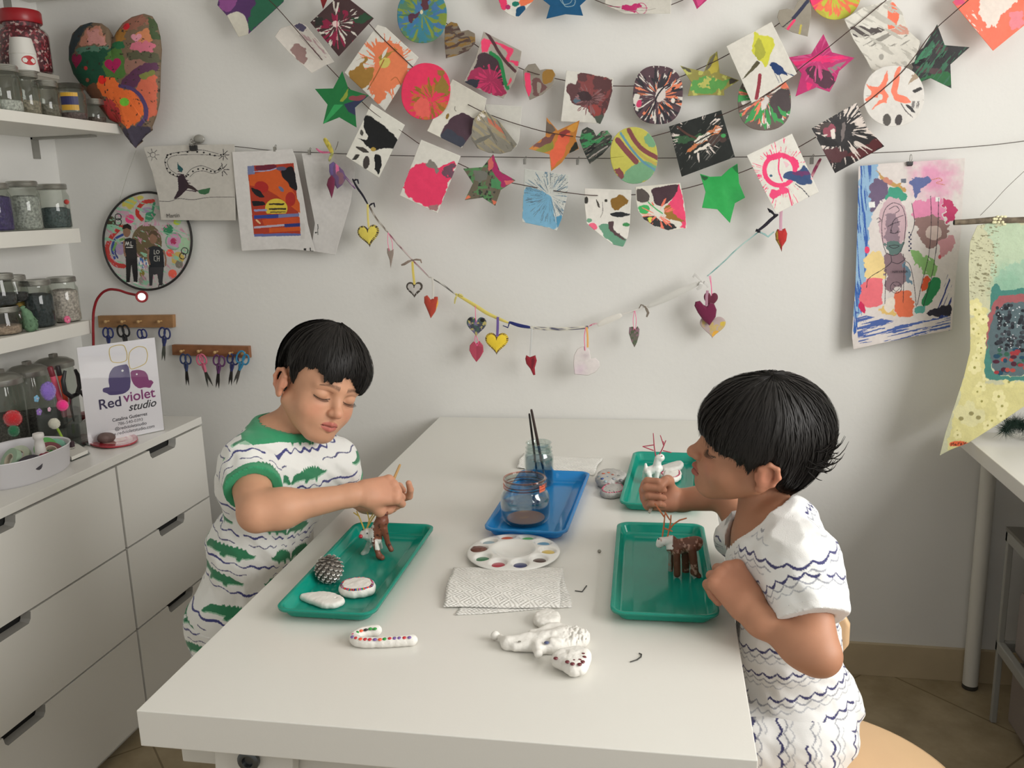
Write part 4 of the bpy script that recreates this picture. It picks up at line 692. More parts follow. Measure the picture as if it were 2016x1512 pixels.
wc=[('poly',(150,186,216),[(1690,325),(1730,322),(1728,400),(1712,430),(1706,560),(1690,640),(1680,660)],3),('strk',(60,100,176),86,50,3,.60,[(1690,325),(1716,325),(1700,640),(1680,660)]),('grad',(226,150,186),(1840,352,46),.9),('poly',(226,140,176),[(1798,395),(1860,390),(1856,440),(1800,440)],5),('poly',(196,66,110),[(1858,390),(1882,396),(1880,432),(1862,438)],4),('poly',(100,110,160),[(1794,350),(1822,346),(1836,356),(1812,372),(1804,392),(1796,380)],4),('poly',(112,96,124),[(1712,360),(1740,350),(1748,380),(1728,410),(1712,420)],4),('poly',(196,156,96),[(1722,332),(1740,348),(1770,362),(1788,376),(1770,374),(1736,356)],2.5),('poly',(206,140,120),[(1740,346),(1760,356),(1750,366),(1736,358)],2),('poly',(70,158,132),[(1748,372),(1772,366),(1788,384),(1780,396),(1752,398),(1740,388)],3),('hard',(110,116,130),[(1774,352),(1784,352),(1784,360),(1774,360)]),('ell',(206,176,184),(1758,440,28,52),.3),('poly',(150,128,140),[(1744,420),(1768,420),(1770,480),(1752,484),(1742,470)],4),('poly',(96,122,118),[(1740,474),(1780,476),(1774,500),(1748,502)],4),('poly',(150,120,116),[(1800,430),(1840,424),(1870,440),(1864,470),(1834,494),(1812,470)],4),('ell',(206,186,178),(1838,458,16,14),.6),('poly',(206,150,156),[(1850,470),(1880,460),(1876,490),(1852,510)],4),('poly',(240,214,150),[(1702,500),(1740,498),(1744,552),(1704,552)],4),('poly',(236,116,126),[(1698,552),(1736,548),(1740,570),(1736,604),(1700,604),(1690,590)],3),('poly',(140,116,124),[(1740,500),(1776,500),(1790,540),(1780,560),(1744,580)],4),('poly',(110,140,160),[(1776,510),(1790,530),(1796,560),(1784,560)],3),('poly',(230,116,80),[(1756,580),(1790,568),(1800,600),(1796,624),(1764,622)],3),('poly',(140,186,116),[(1786,490),(1820,500),(1850,530),(1838,546),(1812,530)],4),('poly',(46,136,84),[(1838,544),(1854,548),(1850,570),(1826,606),(1812,600),(1826,566)],2),('poly',(220,92,56),[(1812,560),(1824,540),(1834,548),(1826,570),(1814,574)],2),('poly',(96,170,160),[(1802,606),(1824,602),(1816,618),(1802,616)],2),('poly',(206,40,90),[(1694,590),(1704,600),(1702,622),(1690,604)],2),('poly',(232,196,120),[(1730,606),(1756,600),(1764,622),(1740,622)],3),('strk',(80,104,170),-14,40,2.6,.54,[(1684,612),(1700,620),(1760,632),(1840,624),(1872,612),(1870,662),(1690,676)]),('strk',(50,64,130),-66,44,3,.58,[(1840,610),(1866,540),(1874,560),(1872,622),(1850,628)]),('poly',(48,46,60),[(1842,606),(1872,600),(1870,622),(1834,624),(1820,618)],3),('ell',(232,70,110),(1707,492,5,7,0),.3),('ell',(206,90,100),(1850,506,3,4)),('hard',(240,240,238),[(1710,398),(1722,397),(1723,408),(1711,409)]),('hard',(240,240,238),[(1842,388),(1850,388),(1850,397),(1842,397)]),('ell',(236,226,214),(1752,600,10,16,20),.5)]
bk=(52,46,56)
wc+=[('curve',bk,[(1745,500),(1738,480),(1735,440),(1742,410),(1758,398),(1776,404),(1784,430),(1780,480),(1770,500),(1756,504),(1746,498)],1.2)]+[('curve',bk,q,1.2)for q in([(1748,446),(1758,440),(1772,436)],[(1754,444),(1762,430),(1778,424)],[(1752,458),(1760,460),(1772,456)],[(1754,452),(1756,456)],[(1758,440),(1752,458),(1764,460),(1768,454)],[(1750,484),(1762,482),(1772,484),(1760,490),(1750,485)],[(1726,432),(1730,428),(1736,434),(1728,438)],[(1754,504),(1756,516),(1742,528),(1708,548),(1706,566)],[(1778,500),(1780,512),(1792,520),(1800,560),(1804,604)],[(1744,530),(1742,598)],[(1780,520),(1778,596)],[(1756,516),(1768,520),(1780,512)],[(1832,386),(1834,430),(1830,500),(1814,560),(1806,600)],[(1848,390),(1846,470),(1836,540),(1818,602)],[(1795,400),(1802,440),(1790,470)],[(1750,412),(1764,404),(1772,414),(1762,420)])]
wc+=[('ring',bk,(1764,566,11,1.2)),('curve',bk,[(1757,568),(1764,575),(1771,568)],1.1),('line',bk,[(1759,560),(1763,563)],1.1),('line',bk,[(1767,563),(1771,560)],1.1),('curve',(196,120,60),[(1834,354),(1850,350),(1856,356),(1840,360),(1860,364)],1.1)]
for i,ch in enumerate(([(0,6),(0,0),(4,6),(4,0)],[(2,0),(2,6)],[(0,6),(0,0),(4,1),(3,3),(0,3),(4,6)],[(0,0),(2,6),(4,0)],[(0,6),(2,0),(4,6)],[(0,6),(0,0),(4,6),(4,0)],[(0,6),(2,0),(4,6)])):
 pass
wc+=[('ell',(60,60,90),(1790+(i%2)*3,458+i*4.4,1.8,1.8))for i in range(9)]
tag(flat_art('watercolour',[(1690,327),(1750,321),(1830,316),(1900,311),(1896,380),(1890,480),(1880,560),(1874,650),(1790,664),(1680,688),(1677,660),(1684,560),(1688,440)],YP-.004,(224,216,212),wc,21,m=PAPERW,thick=.0004,step=1.15,bend=(0,.015),center=(1786,500)),'large watercolour with a drawn face, bright washes and blue crayon edge on the right wall','painting',GR3)
wcl=[o for o in COL.objects if o.name.startswith('watercolour')][-1];text_obj('lettering','NIRVANA',.0085,frame(PY((1772,537),YP-.0085),(1,0,.02),(0,0,1)),mat('pencil_dark',(52,46,56),rough=.8),wcl,extrude=.0002)
CLB=mat('clip_black',(34,34,36),rough=.35);CLM=mat('clip_steel',(150,148,142),rough=.3,metal=.9)
def binder(px,py,w,label):
 P=PY((px,py),YP-.006);r=tag(empty('binder_clip',P),label,'clip')
 q=MB();h_=w*.62
 q.add([(-w/2,-.006,-h_),(w/2,-.006,-h_),(w/2,-.0065,0),(-w/2,-.0065,0),(-w/2,.006,-h_),(w/2,.006,-h_),(w/2,.0065,0),(-w/2,.0065,0),(-w*.42,-.0008,-h_-.003),(w*.42,-.0008,-h_-.003),(w*.42,.0008,-h_-.003),(-w*.42,.0008,-h_-.003)],[(3,2,1,0),(0,1,9,8),(4,7,6,5)[::-1],(5,4,11,10),(3,7,6,2),(0,3,7,4),(1,2,6,5),(8,9,10,11)])
 q.build('clamp',CLB,r)
 for sx in(-1,1):
  MB().tube([(sx*w*.12,-.007,-.002),(sx*w*.2,-.010,.006),(sx*w*.16,-.009,.014),(0,-.0085,.017)],.0009,6).build('wire_handle',CLM,r,smooth=True)
 return r
binder(381,286,.021,'black binder clip holding the long-armed creature drawing')
binder(1791,318,.013,'small black binder clip with silver handles on the watercolour')
def wclip(px,py,label,s=1.0,y=YP-.004,flip=1):
 P=PY((px,py),y);r=tag(empty('curtain_clip',P),label,'clip','small metal clips on the wire')
 MB().box((-.0035*s,-.004,-.009*s),(.0035*s,.004,.004*s)).build('jaw',CLM,r,bevel=.0006)
 MB().tube([(0,0,.004*s),(.002,0,.008*s),(.004*flip,0,.010*s),(.006*flip,0,.007*s),(.004*flip,0,.0045*s)],.0009,6).build('hook',CLM,r,smooth=True)
 return r
wclip(541,292,'small metal clip holding the orange printed painting');wclip(609,298,'small metal clip holding the blank back-turned sheet')
wclip(1033,316,'empty metal clip on the wire below the orange star, left one',1.1,-.036);wclip(1137,317,'empty metal clip on the wire beside the marbled heart',1.1,-.036);wclip(1598,314,'metal clip on the wire right of the pink ring splatter sheet',1.3,-.036)
q=tag(empty('wall_hook',PY((392,274),-.012)),'clear plastic wall hook above the black binder clip','hook')
MB().ball((0,0,0),(.018,.007,.013),20,12).build('body',mat('cloudy_plastic',(150,148,140),rough=.25,coat=.5),q,smooth=True)
MB().tube([(-.014,-.006,-.004),(-.02,-.01,-.008),(-.01,-.012,-.012),(.006,-.01,-.009)],.0018,8).build('prong',CLM,q,smooth=True)
strg('nylon_thread','thin thread rising from the driftwood branch to the right edge',[(1930,424),(1956,398),(1980,371),(2040,315)],-.16,.0006,WIRE,cat='thread')
# ================================================================ painted papier-mache heart, upper left
out=[(268,292),(250,270),(236,246),(216,236),(200,214),(178,190),(160,166),(146,146),(137,118),(137,92),(144,66),(160,50),(180,44),(200,46),(214,56),(226,76),(234,60),(246,44),(262,33),(284,27),(300,32),(310,48),(316,72),(319,98),(317,130),(316,165),(315,200),(308,230),(300,250),(301,256),(286,268),(272,284)]
hm=vmat('papier_mache',rough=.7,bump=.8,bscale=45)
hels=[('poly',(52,66,72),[(137,92),(150,56),(180,44),(190,46),(170,70),(160,100),(140,120)],4),('poly',(190,132,112),[(166,95),(178,62),(196,50),(212,62),(222,90),(200,92)],3),('poly',(206,146,140),[(180,64),(200,60),(212,74),(222,92),(186,94)],3),('poly',(90,132,112),[(160,98),(196,94),(226,94),(224,100),(180,108),(164,108)],2),('poly',(32,84,62),[(138,112),(164,108),(224,100),(240,92),(240,130),(232,160),(210,168),(180,178),(160,160),(146,146)],3),('poly',(80,122,58),[(226,104),(244,96),(260,120),(262,148),(244,162),(222,150),(216,130)],3),('poly',(40,108,68),[(228,90),(252,84),(262,96),(246,104)],2),('poly',(160,112,50),[(234,62),(246,56),(262,60),(254,86),(236,88)],3),('poly',(150,100,84),[(240,46),(262,34),(290,34),(298,50),(276,62),(250,62)],4),('ell',(206,34,48),(258,55,7,7)),('poly',(70,88,56),[(292,30),(308,44),(316,80),(306,76),(298,56)],3),('poly',(206,132,92),[(280,66),(298,58),(308,78),(300,90),(276,84)],3),('poly',(206,112,132),[(268,86),(300,84),(314,92),(310,104),(288,106),(268,98)],3),('hard',(220,150,166),heart2(280,79,20,18,-5)),('poly',(88,88,66),[(262,104),(316,106),(318,126),(290,130),(264,124)],3),('poly',(150,110,96),[(262,116),(290,122),(296,136),(270,150),(258,148)],3),('poly',(92,52,82),[(286,132),(314,124),(316,140),(290,158),(276,178),(248,172),(256,158)],2),('poly',(206,104,78),[(292,154),(315,146),(315,200),(308,228),(296,240),(290,200),(278,180)],3),('poly',(122,128,66),[(284,148),(312,138),(312,148),(292,160)],2),('poly',(120,80,58),[(176,172),(206,166),(216,200),(206,222),(190,206)],3),('poly',(196,66,66),[(204,200),(240,192),(256,240),(240,246),(222,236)],4),('poly',(240,116,56),[(206,156),(226,152),(246,160),(250,176),(280,182),(292,210),(288,238),(266,252),(254,252),(250,222),(224,194),(206,180)],3),('ell',(236,44,40),(215,160,8,8),.3),('ell',(120,200,62),(258,203,9,8)),('strk',(150,66,50),60,30,2,.60,[(204,196),(240,190),(262,246),(230,242)]),('curve',(84,66,112),[(250,172),(272,176),(288,190),(297,214),(294,236),(280,250)],7),('poly',(72,66,82),[(248,254),(276,250),(302,250),(290,266),(268,294),(250,270)],2),('hard',(176,30,92),heart2(237,134,33,30,-8)),('hard',(152,34,78),heart2(161,124,24,30,6)),('ell',(190,60,60),(182,137,4,4)),('ell',(160,90,70),(184,160,4,4)),('blot',(60,50,44),5,.74)]
d=flat_art('paper_mache_heart',out,-.065,(120,100,80),hels,31,m=hm,thick=0,step=1.2,center=(238,150))
me=d.data;nv=len(me.vertices);co=np.empty(nv*3);me.vertices.foreach_get('co',co);co=co.reshape(-1,3);per=sum(1 for p in me.polygons if len(p.vertices)==3);nr=(nv-1)//per
tt_=np.r_[0,np.repeat(np.arange(1,nr+1)/nr,per)];co[:,1]-=.032*np.sqrt(np.clip(1-tt_**3,0,1));me.vertices.foreach_set('co',co.ravel());me.update()
s=d.modifiers.new('body','SOLIDIFY');s.thickness=.03;s.offset=1 if False else-1
tag(d,'big hand-painted papier-mache heart in green, orange and purple on the wall','heart decoration')
PLA=mat('thread_pale',(170,168,160),rough=.8)
# ================================================================ round plaque with cut-out photos
pq=tag(empty('round_plaque',PY((290,475),-.02)),'round black-rimmed collage plaque with two cut-out photos of standing children','plaque')
sk=(150,112,90);blk=(38,36,38)
pe=[('poly',(206,196,96),[(240,400),(262,384),(286,384),(270,404),(256,414)],3),('ell',(206,162,182),(242,420,12,9),.9),('curve',(196,62,52),[(302,396),(284,397),(272,410),(270,422),(280,432)],8),('ell',(172,150,180),(290,414,12,6),.2),('curve',(70,150,112),[(304,400),(300,420),(288,436)],5),('poly',(70,150,112),[(284,418),(308,420),(300,432),(288,440)],2),('ell',(240,80,140),(256,431,9,9)),('ell',(84,76,60),(218,437,10.5,11.5)),('curve',(196,62,56),[(240,446),(222,462),(210,486),(214,506),(228,522),(244,524)],9),('curve',(52,76,150),[(242,462),(226,470),(220,490),(226,508)],5),('curve',(120,170,96),[(244,470),(230,476),(224,492)],5),('curve',(44,56,120),[(244,478),(232,480),(226,496),(232,508)],3),('ell',(172,150,184),(237,490,9,12)),('ell',(110,96,66),(289,478,30,37)),('ring',(90,78,52),(289,478,24,1.2)),('ell',(44,136,92),(332,452,10,10),.6),('ell',(206,150,186),(343,475,13,15)),('ell',(178,36,92),(342,475,6,6.5)),('ring',(120,170,140),(343,475,16,3)),('ell',(250,90,76),(335,498,7.5,7.5)),('ell',(206,180,96),(350,508,13,12),.5),('ell',(128,124,112),(353,520,7.5,8)),('ell',(250,104,86),(340,539,8.5,8.5)),('ell',(190,214,60),(349,437,7.5,6)),('ell',(140,130,60),(280,538,5,8)),('ell',(150,148,140),(281,552,8,8)),('poly',(60,110,180),[(270,508),(292,512),(292,528),(274,526)],2),('strk',(236,234,228),80,10,2,.55,[(270,506),(294,508),(294,530),(272,530)]),('strk',(206,160,180),100,10,2.4,.50,[(262,440),(310,434),(316,444),(266,446)]),('poly',(170,206,170),[(352,470),(374,464),(374,500),(356,500)],3),('strk',(150,200,170),20,20,4,.66),('strk',(206,150,170),50,12,2.5,.72),('hard',blk,[(246,470),(256,468),(268,472),(270,500),(272,540),(271,556),(264,556),(259,520),(256,556),(249,556),(248,510),(244,490)]),('ell',sk,(250,456,7.5,11)),('hard',(40,32,30),[(241,452),(243,443),(252,440),(259,446),(259,453),(250,449)]),('ln',(230,228,222),[(247,483),(249,476),(251,483),(253,476),(255,483)],1.2),('ln',(230,228,222),[(258,476),(258,484),(262,484)],1.2),('ln',(230,228,222),[(249,487),(261,487)],1.6),('line',sk,[(244,476),(245,494),(247,504)],3.4),('line',(230,228,222),[(250,557),(256,557)],3),('line',(230,228,222),[(264,556),(271,557)],3),('hard',(36,40,46),[(292,488),(302,484),(314,486),(322,492),(324,526),(294,526)]),('ell',sk,(302,470,7.5,10)),('hard',(90,70,50),[(293,464),(296,455),(306,454),(312,461),(310,466),(300,460)]),('hard',(58,58,62),[(293,526),(323,526),(320,562),(314,562),(310,540),(302,541),(300,563),(294,562)]),('line',sk,[(293,492),(292,508),(295,520)],3.6),('line',sk,[(323,494),(327,510),(326,522)],3.6),('ln',(200,198,190),[(304,492),(304,500),(307,500)],1.1),('ring',(200,198,190),(311,496,3,1.2)),('ln',(200,198,190),[(308,504),(304,505),(304,513),(308,514)],1.1),('ln',(200,198,190),[(310,504),(310,514),(310,509),(314,509),(314,504),(314,514)],1.1),('ring',(40,38,40),(233,427,6,1.8)),('ring',(40,38,40),(233,437,6.5,1.8)),('ring',(40,38,40),(364,494,6.5,1.8)),('ring',(40,38,40),(360,504,6,1.8)),('ring',(60,58,60),(318,563,5,1.6))]
flat_art('collage',ell(290.5,474.5,87,95),-.020,(196,194,190),pe,41,thick=.0022,step=1.0,parent=pq,center=(290.5,474.5),m=GLOSSP)
rimp=[PY(p,-.0225)for p in ell(290.5,474.5,87,96,0,72)]
MB().tube(rimp,.0034,8,closed=True).build('rim',mat('black_rim',(36,34,34),rough=.5),pq,smooth=True,world=True)
MB().tube([PY((235,396),-.02),PY((252,340),-.015),PY((268,296),-.02)],.0007,6).build('hanging_thread',PLA,pq,world=True)
# ================================================================ scissors racks
RK=mat('cherry_wood',(140,92,60),rough=.5,var=.12,vscale=40);RK2=mat('oak_wood',(160,120,80),rough=.5,var=.1,vscale=40)
STEEL=mat('scissor_steel',(150,150,148),rough=.25,metal=1.0)
def rack(corners,mtl,label):
 P=[PY(c,-.016)for c in corners];r=tag(empty('scissor_rack',sum(P)/4),label,'rack')
 B=[p+np.array([0,.0158,0])for p in P]
 MB().add(P+B,[(0,1,2,3),(4,7,6,5),(0,4,5,1),(1,5,6,2),(2,6,7,3),(3,7,4,0)]).build('board',mtl,r,bevel=.001,world=True)
 return r
def peg(r,p):
 P=PY(p,-.016);q=MB();q.T=Matrix.Translation([float(v)for v in P])@Matrix.Rotation(PI/2,4,'X')
 q.lathe([(.003,0),(.003,.012),(.0046,.014),(.0046,.018),(.002,.02)],16);q.build('peg',mat('peg_wood',(196,160,110),rough=.5),r,smooth=True,world=True)
r1=rack([(192,622),(340,620),(341,645),(194,645)],RK2,'upper wooden peg rack, partly hidden by the studio sign')
r2=rack([(338,679),(489,682),(491,705),(339,699)],RK,'lower reddish peg rack holding five pairs of scissors')
for p in((214,632),(246,632),(278,632),(318,632)):peg(r1,p)
for p in((362,690),(396,690),(428,692),(458,694),(482,694)):peg(r2,p)
GRS='scissors hanging on the peg racks'
def scissors(px,py,rot,col,label,s=1.0,y=-.034,ring2=1.0,blade=STEEL,open_=.12):
 """px,py the pivot; rot 0 hangs with blades down"""
 P=PY((px,py),y);r=tag(empty('scissors',P),label,'scissors',GRS)
 r.rotation_euler=(0,math.radians(rot),0)
 m=mat('handle_%d_%d_%d'%col,col,rough=.35)
 for sx in(-1,1):
  q=MB();q.T=Matrix.Rotation(sx*open_,4,'Y')
  y0=.0012*sx
  cx,cz=-sx*.0135,.034
  rr=ring2 if sx>0 else 1.0
  loop=[(cx+math.cos(a)*.0098*rr,y0,cz+math.sin(a)*.0155*rr)for a in np.linspace(0,2*PI,25)[:-1]]
  q.tube(loop,.0027,8,closed=True)
  q.tube([(cx*.6,y0,.020),(cx*.3,y0,.008),(0,y0,-.004)],[.0036,.0046,.004],8)
  hd=q.build('handle',m,r,smooth=True);hd.scale=(s,s,s)
  b=MB();b.T=Matrix.Rotation(sx*open_,4,'Y')
  b.add([(-.0045,y0-.0008,0),(.0045,y0-.0008,0),(.0034,y0-.0008,-.03),(.0006*sx,y0-.0008,-.052),(-.0034,y0-.0008,-.03),(-.0045,y0+.0008,0),(.0045,y0+.0008,0),(.0034,y0+.0008,-.03),(.0006*sx,y0+.0008,-.052),(-.0034,y0+.0008,-.03)],[(0,4,3,2,1),(5,6,7,8,9),(0,1,6,5),(1,2,7,6),(2,3,8,7),(3,4,9,8),(4,0,5,9)])
  bl=b.build('blade',blade,r);bl.scale=(s,s,s)
 pv=MB();pv.T=Matrix.Rotation(PI/2,4,'X');pv.lathe([(.003,-.0032),(.003,.0034),(.002,.004)],14);o=pv.build('pivot',STEEL,r,smooth=True);o.scale=(s,s,s)
 return r
NV=(42,52,110)
BLD=mat('dark_blade',(84,82,80),rough=.35,metal=.9)
scissors(214,676,4,NV,'navy-handled scissors, leftmost on the upper rack',.95)
scissors(248,676,-6,(34,34,36),'black-handled scissors on the upper rack, its blades behind the studio sign',1.1)
scissors(283,676,-4,NV,'navy-handled scissors on the upper rack just right of the black pair',.85)
scissors(323,678,10,(48,56,104),'blue-handled scissors at the right end of the upper rack',1.0)
scissors(367,728,2,(44,60,100),'dark blue scissors, leftmost on the lower rack',.95,blade=BLD)
scissors(404,730,-14,(206,104,130),'pink-handled scissors on the lower rack',1.0,open_=.2)
scissors(430,732,10,(92,48,96),'purple-handled scissors on the lower rack',1.0,blade=BLD)
scissors(456,728,12,(38,44,96),'navy scissors on the lower rack behind the light blue pair',.95,blade=BLD)
scissors(472,726,24,(48,128,168),'light blue scissors with a large loop, rightmost on the lower rack',1.0,y=-.042,ring2=1.25)
# ================================================================ smooth implicit modelling (one continuous surface per body)
class Field:
 def __init__(s):s.pr=[]
 def cap(s,a,b,ra,rb=None,k=.01,op='+'):
  rb=ra if rb is None else rb
  s.pr.append(('cap',np.array(a,float),np.array(b,float),ra,rb,k,op));return s
 def ell(s,c,r,R=None,k=.01,op='+'):
  r=np.array([r]*3 if not hasattr(r,'__len__')else r,float)
  s.pr.append(('ell',np.array(c,float),r,np.eye(3)if R is None else np.array(R,float),0,k,op));return s
 def box(s,p):
  if p[0]=='cap':
   m=max(p[3],p[4]);return np.minimum(p[1],p[2])-m,np.maximum(p[1],p[2])+m
  e=np.sqrt(((p[3]*p[2][None,:])**2).sum(1));return p[1]-e,p[1]+e
 def dist(s,p,X):
  if p[0]=='cap':
   a,b,ra,rb=p[1:5];ab=b-a;L=ab.dot(ab)+1e-12
   t=np.clip(((X-a)@ab)/L,0,1);return np.linalg.norm(X-a-t[...,None]*ab,axis=-1)-(ra+(rb-ra)*t)
  q=(X-p[1])@p[3];k0=np.linalg.norm(q/p[2],axis=-1);k1=np.linalg.norm(q/(p[2]**2),axis=-1)+1e-9
  return k0*(k0-1)/k1
 def comb(s,d,n,p):
  k=p[5]
  if p[6]=='-':
   n=-n;h=np.maximum(k-np.abs(d-n),0)/k;return np.maximum(d,n)+h*h*k*.25
  h=np.maximum(k-np.abs(d-n),0)/k;return np.minimum(d,n)-h*h*k*.25
 def at(s,X):
  d=np.full(len(X),.08)
  for p in s.pr:
   lo,hi=s.box(p);m=p[5]+.012
   w=np.all((X>lo-m)&(X<hi+m),axis=1)
   if w.any():d[w]=s.comb(d[w],s.dist(p,X[w]),p)
  return d
 def grid(s,lo,hi,h):
  lo=np.array(lo,float);n=np.ceil((np.array(hi)-lo)/h).astype(int)+1
  D=np.full(n,.08,np.float32);ax=[lo[i]+h*np.arange(n[i])for i in range(3)]
  for p in s.pr:
   a,b=s.box(p);m=p[5]+3*h
   i0=np.clip(np.floor((a-m-lo)/h).astype(int),0,n);i1=np.clip(np.ceil((b+m-lo)/h).astype(int)+1,0,n)
   if(i1<=i0).any():continue
   sl=tuple(slice(i0[j],i1[j])for j in range(3))
   X=np.stack(np.meshgrid(*[ax[j][sl[j]]for j in range(3)],indexing='ij'),-1)
   D[sl]=s.comb(D[sl],s.dist(p,X),p)
  return D,lo
 def bounds(s,m=.01):
  b=[s.box(p)for p in s.pr if p[6]=='+']
  return np.min([x[0]for x in b],0)-m,np.max([x[1]for x in b],0)+m
def snet(D,lo,h):
 """surface nets: vertices near the zero level, quads across sign changes"""
 S=D<0;nx,ny,nz=D.shape
 cor=[(i,j,k)for i in(0,1)for j in(0,1)for k in(0,1)]
 sub=lambda A,c:A[c[0]:nx-1+c[0],c[1]:ny-1+c[1],c[2]:nz-1+c[2]]
 cnt=sum(sub(S,c).astype(np.int8)for c in cor);act=(cnt>0)&(cnt<8)
 I=np.argwhere(act);idx=np.full(act.shape,-1,np.int64);idx[act]=np.arange(len(I))
 acc=np.zeros((len(I),3));num=np.zeros(len(I))
 for a in range(8):
  for b in range(a+1,8):
   ca,cb=np.array(cor[a]),np.array(cor[b])
   if np.abs(ca-cb).sum()!=1:continue
   da=D[I[:,0]+ca[0],I[:,1]+ca[1],I[:,2]+ca[2]];db=D[I[:,0]+cb[0],I[:,1]+cb[1],I[:,2]+cb[2]]
   m=(da<0)!=(db<0);t=np.where(m,da/(da-db+1e-20),0)
   acc[m]+=(ca+t[:,None]*(cb-ca))[m];num[m]+=1
 V=lo+(I+acc/num[:,None])*h
 Q=[]
 for ax in range(3):
  o=[0,0,0];o[ax]=1
  s0=S[:nx-o[0],:ny-o[1],:nz-o[2]];s1=S[o[0]:,o[1]:,o[2]:]
  E=np.argwhere(s0!=s1);u,v=[(1,2),(2,0),(0,1)][ax]
  E=E[(E[:,u]>0)&(E[:,v]>0)]
  du=np.zeros(3,int);du[u]=1;dv=np.zeros(3,int);dv[v]=1
  ok=np.all(E<np.array(act.shape),axis=1);E=E[ok]
  g=lambda X:idx[X[:,0],X[:,1],X[:,2]]
  q=np.stack([g(E-du-dv),g(E-dv),g(E),g(E-du)],1)
  fl=s0[E[:,0],E[:,1],E[:,2]];q[~fl]=q[~fl][:,::-1]
  Q.append(q[(q>=0).all(1)])
 return V,np.vstack(Q)
def project(F,V,it=2,e=.0006,disp=None):
 for _ in range(it):
  d=F(V);g=np.empty_like(V)
  for a in range(3):
   E=np.zeros(3);E[a]=e;g[:,a]=(F(V+E)-F(V-E))/(2*e)
  g2=np.maximum((g*g).sum(1),.25);V=V-g*np.clip(d/g2,-.003,.003)[:,None]
 return V
def relax(V,Q,it=1,lam=.5):
 for _ in range(it):
  acc=np.zeros_like(V);n=np.zeros(len(V))
  for a,b in((0,1),(1,2),(2,3),(3,0)):
   np.add.at(acc,Q[:,a],V[Q[:,b]]);np.add.at(n,Q[:,a],1)
   np.add.at(acc,Q[:,b],V[Q[:,a]]);np.add.at(n,Q[:,b],1)
  V=V+(acc/np.maximum(n,1)[:,None]-V)*lam
 return V
def mesh_vq(name,V,Q,cols=None,m=None,parent=None,smooth=True):
 me=bpy.data.meshes.new(name);me.from_pydata(np.asarray(V).tolist(),[],[tuple(int(i)for i in q)for q in Q]);me.update()
 if cols is not None:setcol(me,cols)
 if m:me.materials.append(m)
 return world_link(name,me,None,parent,smooth)
def blob(name,F,h,m,parent=None,colf=None,relaxn=1,disp=None,world=True):
 lo,hi=F.bounds(.006);D,lo=F.grid(lo,hi,h);V,Q=snet(D,lo,h)
 V=relax(V,Q,relaxn,.4);V=project(F.at,V,1)
 if disp is not None:V=disp(V)
 return mesh_vq(name,V,Q,colf(V)if colf else None,m,parent)
 # ================================================================ trays
def tray(name,cs,mtl,label,z=TZ,hgt=.021):
 P=np.array([PZ(c,TZ+hgt)for c in cs]);c=P.mean(0)
 ax=((P[0]-P[3])+(P[1]-P[2]));ax[2]=0;L=.366;W=.158;ax/=np.linalg.norm(ax)
 ang=math.atan2(ax[1],ax[0])-PI/2
 r=tag(empty(name,(c[0],c[1],z),ang),label,'tray','plastic craft trays on the table')
 def ring(off,zz,rc=.022):
  o=[];w2,l2=W/2-off,L/2-off;rr=max(.004,rc-off*.6)
  for sx,sy,a0 in((1,1,0),(-1,1,90),(-1,-1,180),(1,-1,270)):
   for k in range(9):
    a=math.radians(a0+90*k/8);o.append((sx*(w2-rr)+rr*math.cos(a),sy*(l2-rr)+rr*math.sin(a),zz))
  return o
 prof=[(.0005,hgt-.0045),(0,hgt-.0005),(.0015,hgt+.0004),(.0048,hgt+.0002),(.0065,hgt-.0008),(.0085,hgt-.004),(.0125,.0075),(.0145,.0048),(.0185,.0034),(.029,.0032),(.0305,.0024),(.034,.0022)]
 rings=[ring(o,zz)for o,zz in prof];n=len(rings[0]);vs=[v for g in rings for v in g];fs=[]
 for i in range(len(rings)-1):
  for k in range(n):fs.append((i*n+k,i*n+(k+1)%n,(i+1)*n+(k+1)%n,(i+1)*n+k))
 fs.append(tuple((len(rings)-1)*n+k for k in range(n)))
 mb=MB().add(vs,fs);o=mb.build('shell',mtl,r,smooth=True,angle=60)
 s=o.modifiers.new('wall','SOLIDIFY');s.thickness=.0014;s.offset=-1
 return r
def plastic(name,col,t=.3):
 m=mat(name,col,rough=.16,spec=.55,coat=.2);nt=m.node_tree
 tr=nt.nodes.new('ShaderNodeBsdfTranslucent');tr.inputs[0].default_value=(*lin(tuple(min(255,int(v*1.25))for v in col)),1)
 mx=nt.nodes.new('ShaderNodeMixShader');mx.inputs[0].default_value=t;out=nt.nodes['Material Output']
 nt.links.new(nt.nodes['Principled BSDF'].outputs[0],mx.inputs[1]);nt.links.new(tr.outputs[0],mx.inputs[2]);nt.links.new(mx.outputs[0],out.inputs[0]);return m
TEAL=plastic('teal_plastic',(22,164,144));BLUEP=plastic('blue_plastic',(40,150,214))
tray('craft_tray',((700,1028),(857,1033),(735,1213),(540,1193)),TEAL,'teal tray holding the pinecone and the red-nosed deer')
tray('craft_tray',((1212,1026),(1388,1030),(1416,1212),(1202,1210)),TEAL,'teal tray by the table\'s right edge with the orange-antlered deer')
tray('craft_tray',((1253,886),(1375,890),(1385,1000),(1210,993)),TEAL,'far teal tray with the white pink-antlered deer')
tray('craft_tray',((1030,923),(1160,925),(1112,1052),(950,1043)),BLUEP,'blue tray holding two glass jars of water')
TF=TZ+.0026
